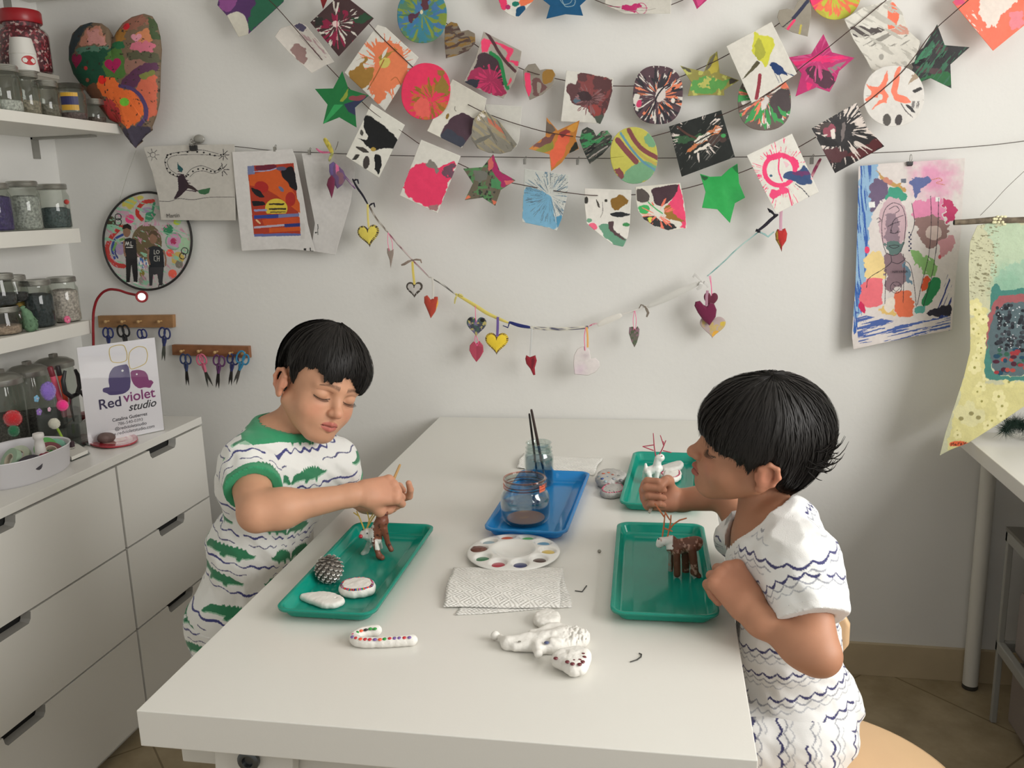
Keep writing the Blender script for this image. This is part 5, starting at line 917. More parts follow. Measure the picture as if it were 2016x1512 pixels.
# ================================================================ water jars and brushes
GL=glass('clear_glass',(236,242,241),2.0);GLK=glass('jar_glass_grey',(206,210,206),1.0)
WAT1=glass('clouded_water',(214,222,230),1.2,.01);WAT2=glass('grey_water',(204,214,224),1.2,.01)
PKG=glass('pink_glass_tint',(240,196,184),1.0)
def glass_jar(c,prof,label,water=None,wm=None,thread=(),rim=None):
 r=tag(empty('glass_jar',c),label,'jar','glass jars of water on the blue tray')
 inner=[(max(.001,a-.0022),b+(.003 if i<2 else 0))for i,(a,b)in enumerate(prof)][::-1]
 g=MB();g.lathe(prof+inner,48,caps=False);g.lathe([(.0005,.001),(prof[0][0],0)],48,caps=False);g.build('glass',GL,r,smooth=True,angle=70)
 for z,rr in thread:
  MB().tube([(rr*math.cos(a),rr*math.sin(a),z+.0016*a/6.28)for a in np.linspace(0,2*PI,49)],.0011,6).build('thread',GL if rim is None else rim,r,smooth=True)
 if water:
  z1,wp=water;MB().lathe([(max(.001,a-.0026),b)for a,b in wp],48).build('water',wm,r,smooth=True,angle=50)
 return r
j1=glass_jar((-.286,-.824,TF),[(.036,0),(.042,.002),(.0465,.009),(.048,.02),(.0483,.045),(.047,.054),(.0425,.062),(.0405,.066),(.0405,.084),(.0415,.086),(.040,.088)],'squat wide-mouthed glass jar of cloudy water with a pinkish tint, front of the blue tray',(.04,[(.036,.003),(.042,.005),(.0465,.011),(.048,.02),(.0483,.038)]),WAT1,thread=((.070,.0412),(.0755,.0412)),rim=PKG)
MB().lathe([(.001,.0062),(.0365,.0062),(.0372,.0070),(.0365,.0078),(.001,.0078)],40).build('pink_sediment',mat('pink_paint_residue',(255,176,136),rough=.5),j1,smooth=True)
MB().lathe([(.0382,.0855),(.0398,.0885),(.0415,.0885),(.0424,.0855)],40,caps=False).build('rim',PKG,j1,smooth=True)
q=MB();
for k in range(7):
 a0=math.radians(-38+k*4);q.add([(.0412*math.cos(a0),.0412*math.sin(a0),.066+.001*(k%2)),(.0412*math.cos(a0+.08),.0412*math.sin(a0+.08),.067),(.0412*math.cos(a0+.08),.0412*math.sin(a0+.08),.080-.002*(k%3)),(.0412*math.cos(a0),.0412*math.sin(a0),.081)],[(0,1,2,3)])
q.build('paint_smear',mat('coral_paint',(240,130,96),rough=.5),j1)
j2=glass_jar((-.2935,-.603,TF),[(.026,0),(.030,.002),(.0318,.007),(.0322,.06),(.0312,.069),(.0282,.075),(.0275,.078),(.0275,.094),(.0288,.0955),(.0278,.097)],'taller narrow glass jar of grey water with two brushes, behind the squat jar',(.06,[(.026,.003),(.030,.005),(.0318,.009),(.0322,.060)]),WAT2,thread=((.084,.0286),(.0755,.0288)))
def brush(name,a,b,col,label,r0=.0028,tip=(60,40,34),fer=(150,150,148),cat='paintbrush',bl=.012,fl=.014,handle_end=True):
 a=np.array(a,float);b=np.array(b,float);d=(b-a)/np.linalg.norm(b-a);L=np.linalg.norm(b-a)
 root=tag(empty(name,a),label,cat)
 P=[a,a+d*.004,a+d*L*.5,a+d*(L-fl-bl)]
 MB().tube(P,[r0*.7,r0*.95,r0*1.15,r0*.85],12).build('handle',mat('brush_%d_%d_%d'%col,col,rough=.35),root,smooth=True,world=True)
 MB().tube([a+d*(L-fl-bl),a+d*(L-bl)],[r0*.9,r0*.75],12).build('ferrule',mat('ferrule_%d_%d_%d'%fer,fer,rough=.3,metal=.8),root,smooth=True,world=True)
 MB().tube([a+d*(L-bl),a+d*(L-bl*.4),b],[r0*.75,r0*.85,r0*.1],10).build('bristles',mat('bristle_%d_%d_%d'%tip,tip,rough=.8),root,smooth=True,world=True)
 return root
top1=PY((1046,806),-.612);brush('paintbrush',top1,(-.284,-.585,TF+.007),(58,44,40),'brown-handled paintbrush standing in the tall water jar',r0=.0029)
top2=PY((1042,814),-.600);brush('paintbrush',top2,(-.300,-.588,TF+.006),(40,34,32),'dark slim paintbrush crossing the brown one in the tall water jar',r0=.0024)
# ================================================================ paint palette
PC=PZ((1011,1088),TZ+.006);PR=.0825
F=Field();F.ell((PC[0],PC[1],TZ+.008),(PR,PR,.0075),k=.004)
F.ell((PC[0],PC[1],TZ+.0195),(.039,.039,.016),k=.004,op='-')
wells=[((962,1069),(150,176,186),'pale_blue_paint'),((998,1062),(224,104,58),'orange_paint'),((1038,1063),(110,196,110),'light_green_paint'),((1071,1071),(100,156,190),'sky_blue_paint'),((1080,1089),(212,184,88),'yellow_paint'),((1062,1107),(74,50,42),'dark_brown_paint'),((1025,1115),(40,52,104),'navy_paint'),((981,1112),(176,44,66),'red_paint'),((951,1103),(32,116,72),'green_paint'),((942,1085),(104,60,48),'brown_paint')]
wp=[]
for p,c,n_ in wells:
 q=PZ(p,TZ+.008);v=np.array([q[0]-PC[0],q[1]-PC[1]]);a=math.atan2(v[1],v[0]);wp.append(a)
a0=wp[0]
for i in range(10):
 a=a0-i*2*PI/10;F.ell((PC[0]+.061*math.cos(a),PC[1]+.061*math.sin(a),TZ+.0145),(.0155,.0155,.0105),k=.003,op='-')
pal=blob('paint_palette',F,.0018,mat('palette_plastic',(232,231,226),rough=.25,coat=.3),relaxn=3)
tag(pal,'round white ten-well palette with paints between blue tray and paper towel','paint palette')
for i,(p,c,n_)in enumerate(wells):
 a=a0-i*2*PI/10;cx,cy=PC[0]+.061*math.cos(a),PC[1]+.061*math.sin(a)
 q=MB();rr=.0128+.0008*math.sin(i*2.3)
 if n_=='brown_paint':
  q.ball((cx-.001,cy,TZ+.0105),(.0150,.0135,.0045),24,8);q.ball((cx-.008,cy+.003,TZ+.012),(.006,.004,.003),12,6);q.ball((cx+.004,cy-.002,TZ+.0125),(.006,.008,.003),12,6)
 else:q.ball((cx,cy,TZ+.0065),(rr,rr,.0022),28,8)
 q.build(n_,mat(n_,c,rough=.28,coat=.3,bump=.15,bscale=200),pal,smooth=True,world=True)
 # ================================================================ paper towels
TOW=mat('paper_towel',(236,234,228),rough=.9,sheen=.2);nt=TOW.node_tree
tc=nt.nodes.new('ShaderNodeTexCoord');wv=nt.nodes.new('ShaderNodeTexWave');wv.wave_type='BANDS';wv.bands_direction='DIAGONAL';wv.inputs['Scale'].default_value=90;wv.inputs['Distortion'].default_value=.5
vo=nt.nodes.new('ShaderNodeTexVoronoi');vo.distance='MANHATTAN';vo.inputs['Scale'].default_value=32;vo.inputs['Randomness'].default_value=0
mt_=nt.nodes.new('ShaderNodeMath');mt_.operation='SINE';m2_=nt.nodes.new('ShaderNodeMath');m2_.operation='MULTIPLY';m2_.inputs[1].default_value=26
ad=nt.nodes.new('ShaderNodeMath');ad.operation='ADD';bp=nt.nodes.new('ShaderNodeBump');bp.inputs['Strength'].default_value=.55;bp.inputs['Distance'].default_value=.0012
nt.links.new(tc.outputs['Object'],wv.inputs[0]);nt.links.new(tc.outputs['Object'],vo.inputs[0]);nt.links.new(vo.outputs['Distance'],m2_.inputs[0]);nt.links.new(m2_.outputs[0],mt_.inputs[0])
nt.links.new(mt_.outputs[0],ad.inputs[0]);nt.links.new(wv.outputs['Fac'],ad.inputs[1]);nt.links.new(ad.outputs[0],bp.inputs['Height']);nt.links.new(bp.outputs[0],nt.nodes['Principled BSDF'].inputs['Normal'])
def towel(layers,label):
 c=PZ(layers[0][0][0],TZ);r=tag(empty('paper_towel',(c[0],c[1],TZ)),label,'paper towel','paper towels on the table')
 for li,(cs,zf)in enumerate(layers):
  P=np.array([PZ(q,TZ+.004)for q in cs]);N=36;vs=[];fs=[]
  for i in range(N+1):
   for j in range(N+1):
    u,v=i/N,j/N;p=(P[0]*(1-u)+P[1]*u)*(1-v)+(P[3]*(1-u)+P[2]*u)*v
    z=TZ+.0012+zf(u,v)+.0007*mnoise.noise(Vector((u*4,v*4,li)))
    p2=p.copy();p2[0]+=.0016*math.sin(v*9+li);p2[1]+=.0014*math.sin(u*8+li*2);vs.append((p2[0],p2[1],z))
  for i in range(N):
   for j in range(N):a=i*(N+1)+j;fs.append((a,a+N+1,a+N+2,a+1))
  o=MB().add(vs,fs).build('sheet',TOW,r,smooth=True,world=True);s=o.modifiers.new('ply','SOLIDIFY');s.thickness=.0008
 return r
towel([([(892,1117),(1108,1117),(1100,1196),(871,1194)],lambda u,v:.009*math.sin(PI*min(1,v*1.0))**.7*(.6+.4*math.sin(u*3))+.0025),([(930,1120),(1106,1116),(1127,1192),(896,1208)],lambda u,v:.001+.0015*math.sin(v*6))],'folded embossed paper towel in front of the paint palette')
towel([([(1030,893),(1187,900),(1168,934),(1016,920)],lambda u,v:.005*math.sin(PI*v)*(.5+.5*math.sin(u*2.5))+.004*max(0,1-u*5))],'paper towel behind the blue tray')
# ================================================================ clay pieces
CLAY=mat('white_clay',(232,229,222),rough=.6,bump=.5,bscale=130,spec=.35)
CLAYV=vmat('painted_clay',rough=.38,bump=.35,bscale=160,spec=.5)
GC='white clay ornaments'
BEADC=[(200,36,50),(40,90,170),(34,150,60),(244,96,56),(40,36,40),(236,92,140),(220,176,52),(120,90,160)]
BEAD_ME={}
def bead(p,r,col,parent,name='bead',flat=.55):
 k=(col,round(r,5))
 if k not in BEAD_ME:
  b=MB();b.ball((0,0,0),(r,r,r*flat),12,8);me=b.mesh('bead');me.materials.append(mat('bead_%d_%d_%d'%col,col,rough=.15,coat=.6));me.polygons.foreach_set('use_smooth',[True]*len(me.polygons));BEAD_ME[k]=me
 o=bpy.data.objects.new(name,BEAD_ME[k]);COL.objects.link(o);o.parent=parent;o.matrix_parent_inverse=pw(parent).inverted();o.location=[float(v)for v in p];return o
def rough(V,a=.0006,s=140):
 o=V.copy();n=fbm(V[:,0]*s,V[:,1]*s+V[:,2]*77,3)-.5;c=V.mean(0);d=V-c;d/=np.linalg.norm(d,axis=1)[:,None]+1e-9;o+=d*(n*a*2)[:,None];return o
cz=TZ+.0075;pth=[PZ(p,cz)for p in((742,1241),(728,1242),(710,1246),(697,1254),(700,1262),(720,1265),(760,1264),(790,1262),(812,1260))]
pts=[Vector(p)for p in chaikin(np.array(pth),2,False)]
F=Field()
for a,b in zip(pts[:-1],pts[1:]):F.cap(a,b,.0068,k=.003)
cane=tag(blob('clay_candy_cane',F,.0014,CLAY,disp=lambda V:rough(V)),'white clay candy cane with a row of coloured beads along its top','ornament',GC)
bp_=np.array([(738,1238),(729,1238),(720,1240),(711,1242),(703,1245),(696,1249),(694,1254),(701,1256),(710,1258),(719,1258.5),(728,1259),(738,1259),(748,1259),(757,1258),(767,1257),(777,1256.5),(786,1256),(796,1255.5),(806,1255)])
cc=[2,2,4,3,2,5,7,0,3,0,0,7,3,2,0,7,7,0,7]
for p,c in zip(bp_,cc):bead(PZ(p,TZ+.0138),.0032,BEADC[c],cane)
def plate(name,px,z0,hh,label,colf=None,h=.0014,dispa=.0005,m=None,res=.004,holes=()):
 P=[PZ(p,z0)for p in px];c=np.mean(P,0);F=Field()
 o=resample(chaikin([(p[0],p[1])for p in P],1),60);cc_=o.mean(0)
 for q in o:
  d=q-cc_;L=np.hypot(*d);rr=min(hh,L*.5);e=cc_+d*(1-rr/L)
  F.cap((cc_[0],cc_[1],z0),(e[0],e[1],z0),hh,rr,k=.0025)
 for hx in holes:q=PZ(hx,z0);F.cap((q[0],q[1],z0-.02),(q[0],q[1],z0+.02),.0016,k=.001,op='-')
 return tag(blob(name,F,h,m or CLAY,colf=colf,relaxn=2,disp=lambda V:rough(V,dispa)),label,'ornament',GC),(cc_,o)
zt=TF+.0045
plate('clay_teardrop',[(588,1174),(606,1172),(632,1168),(656,1170),(676,1180),(678,1186),(664,1193),(640,1195),(622,1190),(604,1182)],zt,.0045,'flat white clay teardrop, front of the left tray',holes=[(662,1183)])
o_,(c_,rim_)=plate('clay_oval',[(666,1160),(676,1149),(696,1144),(716,1143),(732,1146),(740,1156),(736,1164),(716,1170),(690,1172),(672,1168)],TF+.008,.0075,'thick oval clay ornament edged with coloured beads in the left tray',dispa=.0012)
for i,q in enumerate(resample(rim_,17)):
 v=q-c_;bead((c_[0]+v[0]*.83,c_[1]+v[1]*.83,TF+.0148),.0031,BEADC[[1,0,0,3,2,1,5,5,1,6,1,4,0,7,4,0,2,1,3,0][i%20]],o_)
o_,_=plate('clay_oval',[(1050,1217),(1056,1208),(1072,1203),(1090,1205),(1103,1213),(1101,1224),(1086,1230),(1064,1232),(1053,1226)],TZ+.006,.0055,'small bare clay oval peeking out behind the gnome',dispa=.0015)
for p,c in(((1065,1212),(110,130,100)),((1085,1217),(140,150,120))):bead(PZ(p,TZ+.0115),.0022,c,o_)
zg=TZ+.0075;G=lambda p,z=zg:PZ(p,z)
F=Field()
for a,b,ra,rb in(((986,1255),(1000,1268),.0045,.008),((1000,1266),(1040,1262),.0085,.0125),((1015,1274),(1046,1272),.006,.008)):F.cap(G(a),G(b),ra,rb,k=.008)
F.cap(G((1046,1248),zg+.003),G((1060,1287),zg+.003),.0058,k=.003)
F.ell(G((975,1251),zg),.0065,k=.002)
for a,b,ra,rb in(((1064,1250),(1082,1240),.009,.010),((1066,1276),(1090,1274),.009,.009),((1070,1262),(1100,1256),.0135,.0145),((1100,1240),(1144,1252),.010,.0095),((1096,1272),(1146,1262),.010,.0085),((1110,1256),(1146,1256),.012,.009)):F.cap(G(a),G(b),ra,rb,k=.01)
F.ell(G((1073,1256),zg+.016),(.010,.010,.008),k=.004,op='-');F.ell(G((1090,1250),zg+.009),(.0045,.006,.005),k=.003);F.ell(G((1098,1262),zg+.009),(.007,.0035,.005),k=.003);F.ell(G((1099,1247),zg+.009),(.007,.0035,.005),k=.003);F.ell(G((1086,1262),zg+.009),.0045,k=.003)
def gdisp(V):
 V=rough(V,.0008);p=G((1106,1252));d=np.clip((V[:,0]-p[0])/.02,0,1)*(V[:,2]>zg);n=fbm(V[:,0]*420,V[:,1]*260,8,2)
 V=V.copy();V[:,2]+=(n-.45)*.0075*d;V[:,2]=np.maximum(V[:,2],TZ+.0003);return V
gn=tag(blob('clay_gnome',F,.0013,CLAY,disp=gdisp),'white clay bearded gnome with a pointed pompom hat lying flat, face upwards','ornament',GC)
for p in((1071,1251),(1076,1265)):bead(G(p,zg+.0098),.0036,(70,80,120),gn,'eye',.5)
bead(G((1023,1263),zg+.0085),.0022,(120,116,108),gn,'hole_mark',.3)
hpx=[(1085,1303),(1092,1297),(1108,1290),(1122,1287),(1136,1286),(1150,1288),(1162,1292),(1160,1310),(1150,1325),(1134,1329),(1122,1326),(1104,1314),(1090,1308)]
hv,(c_,rim_)=plate('clay_heart',[(a,b-5)for a,b in hpx],TZ+.012,.0095,'thick clay heart studded with dark red beads, nearest ornament on the table',dispa=.0014)
for p in((1094,1298),(1109,1294),(1122,1290),(1134,1288),(1148,1290),(1121,1297),(1136,1296),(1150,1296),(1141,1302),(1130,1303),(1117,1305),(1127,1309),(1141,1310),(1147,1305)):
 bead(PZ((p[0],p[1]-5+3),TZ+.0213),.0033,(104,30,40)if(p[0]*7)%3 else(60,44,48),hv)
F=None;cp=PZ((648,1120),TF+.022);pc=tag(empty('pinecone',cp),'silver-tipped pinecone in the left tray','pinecone')
MB().ball((0,0,0),(.021,.021,.0195),24,14).build('core',mat('cone_brown',(74,68,62),rough=.7),pc,smooth=True)
q=MB();q2=MB()
for i in range(110):
 zf=1-2*(i+.5)/110;a=i*2.39996;rr=math.sqrt(1-zf*zf)
 nrm=Vector((rr*math.cos(a),rr*math.sin(a),zf));up=Vector((0,0,-1));tl=(up-nrm*up.dot(nrm)).normalized()if abs(zf)<.97 else Vector((1,0,0));sd=nrm.cross(tl)
 c0=nrm*.0195;w_=.0036;l_=.0042
 def P4(u,v,h_):return c0+sd*(u*w_)+tl*(v*l_)+nrm*h_
 q.add([P4(-1,-1,-.001),P4(1,-1,-.001),P4(.8,.6,.0035),P4(0,1,.0045),P4(-.8,.6,.0035),P4(0,0,.0038)],[(0,1,5),(1,2,5),(2,3,5),(3,4,5),(4,0,5)])
 q2 .add([P4(-.8,.45,.0037),P4(.8,.45,.0037),P4(.5,.85,.0050),P4(-.5,.85,.0050)],[(0,1,2,3)])
o=q.build('scales',mat('cone_scale',(112,106,98),rough=.6),pc);o['kind']='stuff';o=q2 .build('silver_tips',mat('cone_silver',(224,224,220),rough=.3,metal=.4),pc);o['kind']='stuff'
# ---- deer
BRN=(104,62,44);WH=(232,229,224)
def deer(label,segs,ells,colfn,antlers,antcol,y0,eyes=(),eyecol=(24,20,20),nose=None):
 F=Field();dep=lambda y:abs(y-CAM[1])*1.0
 def W(p):return PY((p[0],p[1]),y0+(p[2]if len(p)>2 else 0))
 sc_=(y0-CAM[1])/FPX*1.02
 for a,b,ra,rb in segs:F.cap(W(a),W(b),ra*sc_,rb*sc_,k=.003)
 for c,r_ in ells:F.ell(W(c),tuple(v*sc_ for v in r_),k=.003)
 d=tag(blob('clay_deer',F,.0012,CLAYV,colf=colfn,disp=lambda V:rough(V,.0006)),label,'deer figurine','clay deer with stick antlers')
 ma=mat('antler_%d_%d_%d'%antcol,antcol,rough=.6)
 for side in antlers:
  q=MB()
  for seg in side:q.tube([W(p)for p in seg],[.0013]*(len(seg)-1)+[.0010],7)
  q.build('antler',ma,d,smooth=True,world=True)
 for e in eyes:bead(W(e),.0014,eyecol,d,'eye',1)
 if nose:bead(W(nose[0]),nose[1],nose[2],d,'nose',1)
 return d
def colR(V):
 c=np.tile(C_(BRN),(len(V),1));px=(V-CAM)@RC;u=1008+FPX*px[:,0]/-px[:,2];v=756-FPX*px[:,1]/-px[:,2]
 wn=fbm(V[:,0]*300,V[:,2]*300,2)*8
 c[(u<1322+wn*.6)&(v<1082)]=C_(WH);c[(u<1321)&(v>1085)]=C_((150,160,150));c[(fbm(V[:,0]*180,V[:,2]*180,5)>.72)]=C_((176,138,122));return c
deer('brown-backed deer with a white head and orange stick antlers in the right tray',[((1326,1078),(1368,1070),15,15),((1368,1070),(1374,1066),14,10),((1323,1064),(1330,1074),10,12),((1306,1066),(1318,1064),8,9),((1332,1085,-.012),(1333,1130,-.014),7.5,7),((1322,1086,.012),(1320,1126,.012),6,5),((1350,1082,.010),(1350,1128,.012),9,7.5),((1362,1080,-.012),(1368,1126,-.012),8.5,7.5),((1366,1126,-.012),(1376,1134,-.012),7,5)],[((1302,1067),(10.5,9,9.5)),((1298,1073),(7,7,6))],colR,[[[(1304,1056),(1307,1034),(1309,1012)],[(1308,1018),(1298,1004),(1289,991)],[(1309,1008),(1315,1018),(1319,1024)]],[[(1314,1058),(1317,1044),(1320,1030),(1321,1014)],[(1317,1044),(1326,1032),(1338,1024),(1352,1020)],[(1308,1040),(1324,1046)]]],(206,120,76),-1.035,eyes=[(1297,1061,-.008)])
def colF(V):return np.tile(C_((238,236,230)),(len(V),1))
deer('all-white deer with pink and red twig antlers in the far tray',[((1276,927),(1296,922),8.5,9),((1293,918),(1296,902),8,7),((1272,926),(1271,914),5,2.5),((1276,930,-.006),(1283,950,-.008),6,3),((1271,930,.006),(1268,944,.008),6,5),((1295,928,-.006),(1292,950,-.006),5,3),((1290,930,.006),(1288,946,.008),5,4)],[((1301,901),(7.5,8,7.5))],colF,[[[(1291,899),(1288,880),(1286,853)],[(1287,876),(1265,879)],[(1287,887),(1265,879)]],[[(1296,899),(1304,884),(1311,867)],[(1307,878),(1300,857)],[(1305,887),(1322,891)],[(1306,876),(1306,869)]]],(176,70,88),-.578,eyes=[(1303,898,-.009)],eyecol=(180,40,60))
def colL(V):
 c=np.tile(C_((126,74,54)),(len(V),1));px=(V-CAM)@RC;u=1008+FPX*px[:,0]/-px[:,2];v=756-FPX*px[:,1]/-px[:,2]
 w_=fbm(V[:,0]*260,V[:,2]*260,2)*8
 c[(u<731+w_)&(v<1078)]=C_(WH);c[(u<728)&(v>=1060)]=C_((170,186,176));c[(u>738)&(u<754)&(v>1062)&(v<1083)]=C_((214,214,206));c[(fbm(V[:,0]*190,V[:,2]*190,5)>.72)&(u>730)]=C_((70,40,34));return c
deer('brown and white deer with a red nose and yellow antlers under the boy\'s hands',[((738,1052),(752,1026),15,14),((752,1026),(757,1010),13,8),((727,1056),(740,1060),11,14),((738,1068,-.014),(746,1094,-.018),7,5.5),((746,1094,-.018),(752,1098,-.02),6,6),((730,1066,.004),(720,1086,.006),8,6),((720,1086,.006),(715,1090,0),6,5.5),((756,1040,-.002),(764,1070,.004),8,5),((764,1070,.004),(770,1082,.004),5,5.5),((744,1056,.014),(750,1078,.016),6,4)],[((717,1052),(10,10,10)),((724,1048),(9,9,10))],colL,[[[(717,1042),(710,1024),(702,1006)],[(708,1017),(696,1009)]],[[(722,1042),(727,1024),(723,1008)],[(727,1024),(735,1011)]],[[(721,1042),(734,1020),(741,1010)]]],(206,176,84),-1.018,eyes=[(714,1043,-.010),(723,1050,-.011)],nose=((710,1056,-.011),.0038,(178,34,50)))
# ---- ornaments in and beside the far tray
plate('clay_teardrop',[(1300,921),(1320,914),(1340,910),(1345,914),(1342,922),(1324,926),(1302,926)],TF+.016,.005,'grey-white clay teardrop leaning over the pink-dotted one in the far tray',m=mat('grey_clay',(206,204,198),rough=.6,bump=.6,bscale=120))
o_,(c_,rim_)=plate('clay_teardrop',[(1296,936),(1308,930),(1330,924),(1340,930),(1341,940),(1330,947),(1312,946)],TF+.007,.0055,'white clay teardrop edged with pink and red beads in the far tray')
for i,q in enumerate(resample(rim_,15)):v=q-c_;bead((c_[0]+v[0]*.82,c_[1]+v[1]*.82,TF+.0128),.0021,[(226,66,120),(150,24,56)][i%2],o_)
SPK=mat('grey_beaded_clay',(176,174,170),rough=.35,bump=.6,bscale=200)
o_,(c_,rim_)=plate('clay_oval',[(1172,944),(1180,932),(1200,928),(1224,932),(1238,940),(1230,950),(1200,954),(1180,953)],TZ+.012,.010,'grey clay oval piled with orange and blue chips left of the far tray',m=SPK,dispa=.002)
for p,c,r_ in(((1188,934),(176,84,56),.0052),((1198,932),(190,96,66),.005),((1206,936),(150,76,60),.005),((1180,939),(120,140,150),.004),((1186,943),(50,74,130),.0045),((1196,940),(90,120,150),.0045),((1208,943),(140,144,150),.005),((1218,938),(120,122,120),.005),((1192,948),(150,170,176),.004),((1222,946),(110,110,112),.005)):bead(PZ(p,TZ+.021),r_,c,o_,'chip',.7)
o_,(c_,rim_)=plate('clay_oval',[(1181,970),(1188,960),(1204,955),(1224,956),(1232,966),(1226,974),(1204,978),(1188,976)],TZ+.007,.0062,'grey clay ring with pink and dark beads, half under the far tray',m=SPK)
for i,q in enumerate(resample(rim_,16)):v=q-c_;bead((c_[0]+v[0]*.85,c_[1]+v[1]*.85,TZ+.0136),.0021,[(230,90,130),(110,30,44),(244,120,150),(60,40,44)][i%4],o_)
for p in((1200,967),(1208,968),(1215,964)):bead(PZ(p,TZ+.013),.003,(40,60,56),o_,'chip',.6)
WR=mat('scrap_wire',(84,84,82),rough=.4,metal=.7)
def scrap(pts,label):
 P=[PZ(p,TZ+.0011)for p in pts];tag(MB().tube(P,.0009,6).build('wire_scrap',WR,smooth=True),label,'wire scrap')
scrap([(1132,1163),(1146,1165),(1155,1153)],'bent V-shaped scrap of wire right of the paper towel')
scrap([(1241,1303),(1254,1299),(1262,1293),(1263,1288),(1258,1286)],'curled scrap of wire in front of the orange-antlered deer\'s tray')
tag(MB().ball(PZ((1180,1085),TZ+.003),(.0034,.003,.003),12,8).build('clay_crumb',mat('crumb',(150,146,136),rough=.6),smooth=True),'tiny grey clay crumb beside the right teal tray','crumb')
# ================================================================ jars on the wall shelves
LID=mat('tin_lid',(172,172,166),rough=.32,metal=.85);GOLD=mat('gold_lid',(196,170,96),rough=.28,metal=.9)
SHG=glass('shelf_glass',(232,235,231),1.1,.03)
def shelf_jar(cx,r,h,x,zs,label,content=None,fill=.85,lid=LID,neck=.86,y=None,basepx=None,glassm=None,lidh=.016,cat='jar',body='straight',group='lidded storage jars'):
 if y is None:
  P=PX((cx,basepx),x);y=P[1]
  if zs is None:zs=P[2]
 root=tag(empty('storage_jar',(x,y,zs)),label,cat,group)
 hb=h-lidh
 if body=='round':prof=[(r*.8,0),(r*.97,.004),(r,hb*.35),(r*.98,hb*.6),(r*neck,hb*.88),(r*neck,hb+.004)]
 else:prof=[(r*.9,0),(r,.005),(r,hb*.84),(r*neck,hb*.94),(r*neck,hb+.004)]
 MB().lathe(prof,36,caps=True).build('glass',glassm or SHG,root,smooth=True,angle=60)
 lr=r*neck+.003
 lp=[(lr,hb),(lr+.0009,hb+.0015)]
 for k in range(3):z=hb+.003+k*lidh*.22;lp+=[(lr,z),(lr+.0009,z+.0012)]
 lp+=[(lr,h-.003),(lr-.001,h-.0006),(lr-.004,h),(lr-.006,h-.0012)]
 if lid:MB().lathe(lp,36).build('lid',lid,root,smooth=True,angle=50)
 if content:
  col,kind=content
  m=mat('fill_%s_%d_%d_%d'%((kind,)+col),col,rough=.8,bump=.9,bscale=260,var=.35,vscale=170)
  f=MB().lathe([(r*.86,.003),(r*.95,.007),(r*.95,hb*fill*.8),(r*.88,hb*fill*.86),(r*.5,hb*fill*.9),(.001,hb*fill*.88)],30).build('contents',m,root,smooth=True)
 return root
ZS1,ZS2,ZS3=1.607,1.318,1.051
shelf_jar(-6,.044,.125,-1.755,ZS2,'jar packed with purple glitter, left on the tall-jar shelf',((72,60,110),'glitter'),.95,basepx=452)
shelf_jar(55,.041,.132,-1.755,ZS2,'jar of pale shiny strips between the purple jar and the red-pompom jar',((172,174,170),'foil'),.9,basepx=452)
jr=shelf_jar(112,.043,.126,-1.757,ZS2,'grey jar with a red pompom showing, right end of its shelf',((84,96,98),'beads'),.62,basepx=452)
q=MB();P=Vector((.034,.012,.075));q.ball(P,.0075,12,8);q.build('pompom',mat('red_pompom',(236,56,44),rough=1,sheen=.8),jr,smooth=True)
MB().box((.026,-.012,.008),(.036,.012,.045)).build('red_block',mat('brick_red_wood',(146,74,68),rough=.6),jr,bevel=.001)
MB().box((.030,.006,.045),(.038,.014,.066)).build('white_stick',mat('white_stick',(206,204,198),rough=.5),jr,bevel=.001)
shelf_jar(12,.043,.075,-1.752,ZS3,'low wide jar of pale pebbles on the lowest shelf, under a stacked jar',((176,152,136),'pebble'),.48,basepx=668,body='round',group='stacked craft jars')
shelf_jar(-4,.040,.085,-1.752,ZS3+.0755,'jar of wire bits standing on the pebble jar',((60,62,64),'wire'),.55,basepx=600,body='round',y=-.415,group='stacked craft jars')
shelf_jar(36,.031,.078,-1.795,ZS3,'gold-lidded jar behind the green paper bird',((96,84,70),'seeds'),.9,lid=GOLD,basepx=650,group='stacked craft jars')
shelf_jar(30,.040,.072,-1.775,ZS3+.0785,'round jar of black beads on top of the gold-lidded jar',((42,42,44),'black'),.5,basepx=580,body='round',y=-.345,group='stacked craft jars')
shelf_jar(82,.042,.132,-1.758,ZS3,'tall dark jar with red and teal bits, second from the right on the lowest shelf',((54,62,66),'mixed'),.9,basepx=655,group='stacked craft jars')
jw=shelf_jar(133,.0415,.131,-1.758,ZS3,'tall jar of white fluff at the right end of the lowest shelf',((198,186,180),'cotton'),.92,basepx=645,group='stacked craft jars')
fl=tag(empty('paper_flower',PX((133,634),-1.712)),'small pink crumpled flower at the foot of the white fluff jar','paper flower');q=MB();fl.location.z=ZS3+.011
for k in range(7):q.ball((.002*math.cos(k),.0055*math.cos(k*.9),.006*math.sin(k*.9)+.002),(.004,.005,.0055),10,6)
q.build('petals',mat('pink_flower',(226,110,146),rough=.7),fl,smooth=True)
MB().ball((.004,0,0),.0022,8,6).build('centre',mat('pale_pink',(240,190,206),rough=.6),fl)
b=tag(empty('paper_bird',PX((60,655),-1.712)),'sage green paper bird figure in front of the jars on the lowest shelf','bird figure');b.location.z=ZS3
F=Field();F.cap((0,.004,.018),(0,-.002,.044),.019,.013,k=.01);F.cap((0,-.004,.05),(0,-.014,.066),.010,.0065,k=.008);F.cap((0,-.014,.066),(0,-.024,.068),.0055,.001,k=.003);F.cap((0,.010,.03),(0,.030,.026),.009,.003,k=.008)
BG=mat('sage_paper',(104,136,106),rough=.85,bump=.8,bscale=120,var=.2,vscale=60)
body=blob('body',F,.002,BG,None);body.parent=b
MB().ball((.0085,-.0145,.067),.0016,8,6).build('eye',mat('eye_dark',(30,30,30),rough=.3),b,smooth=True)
q=MB()
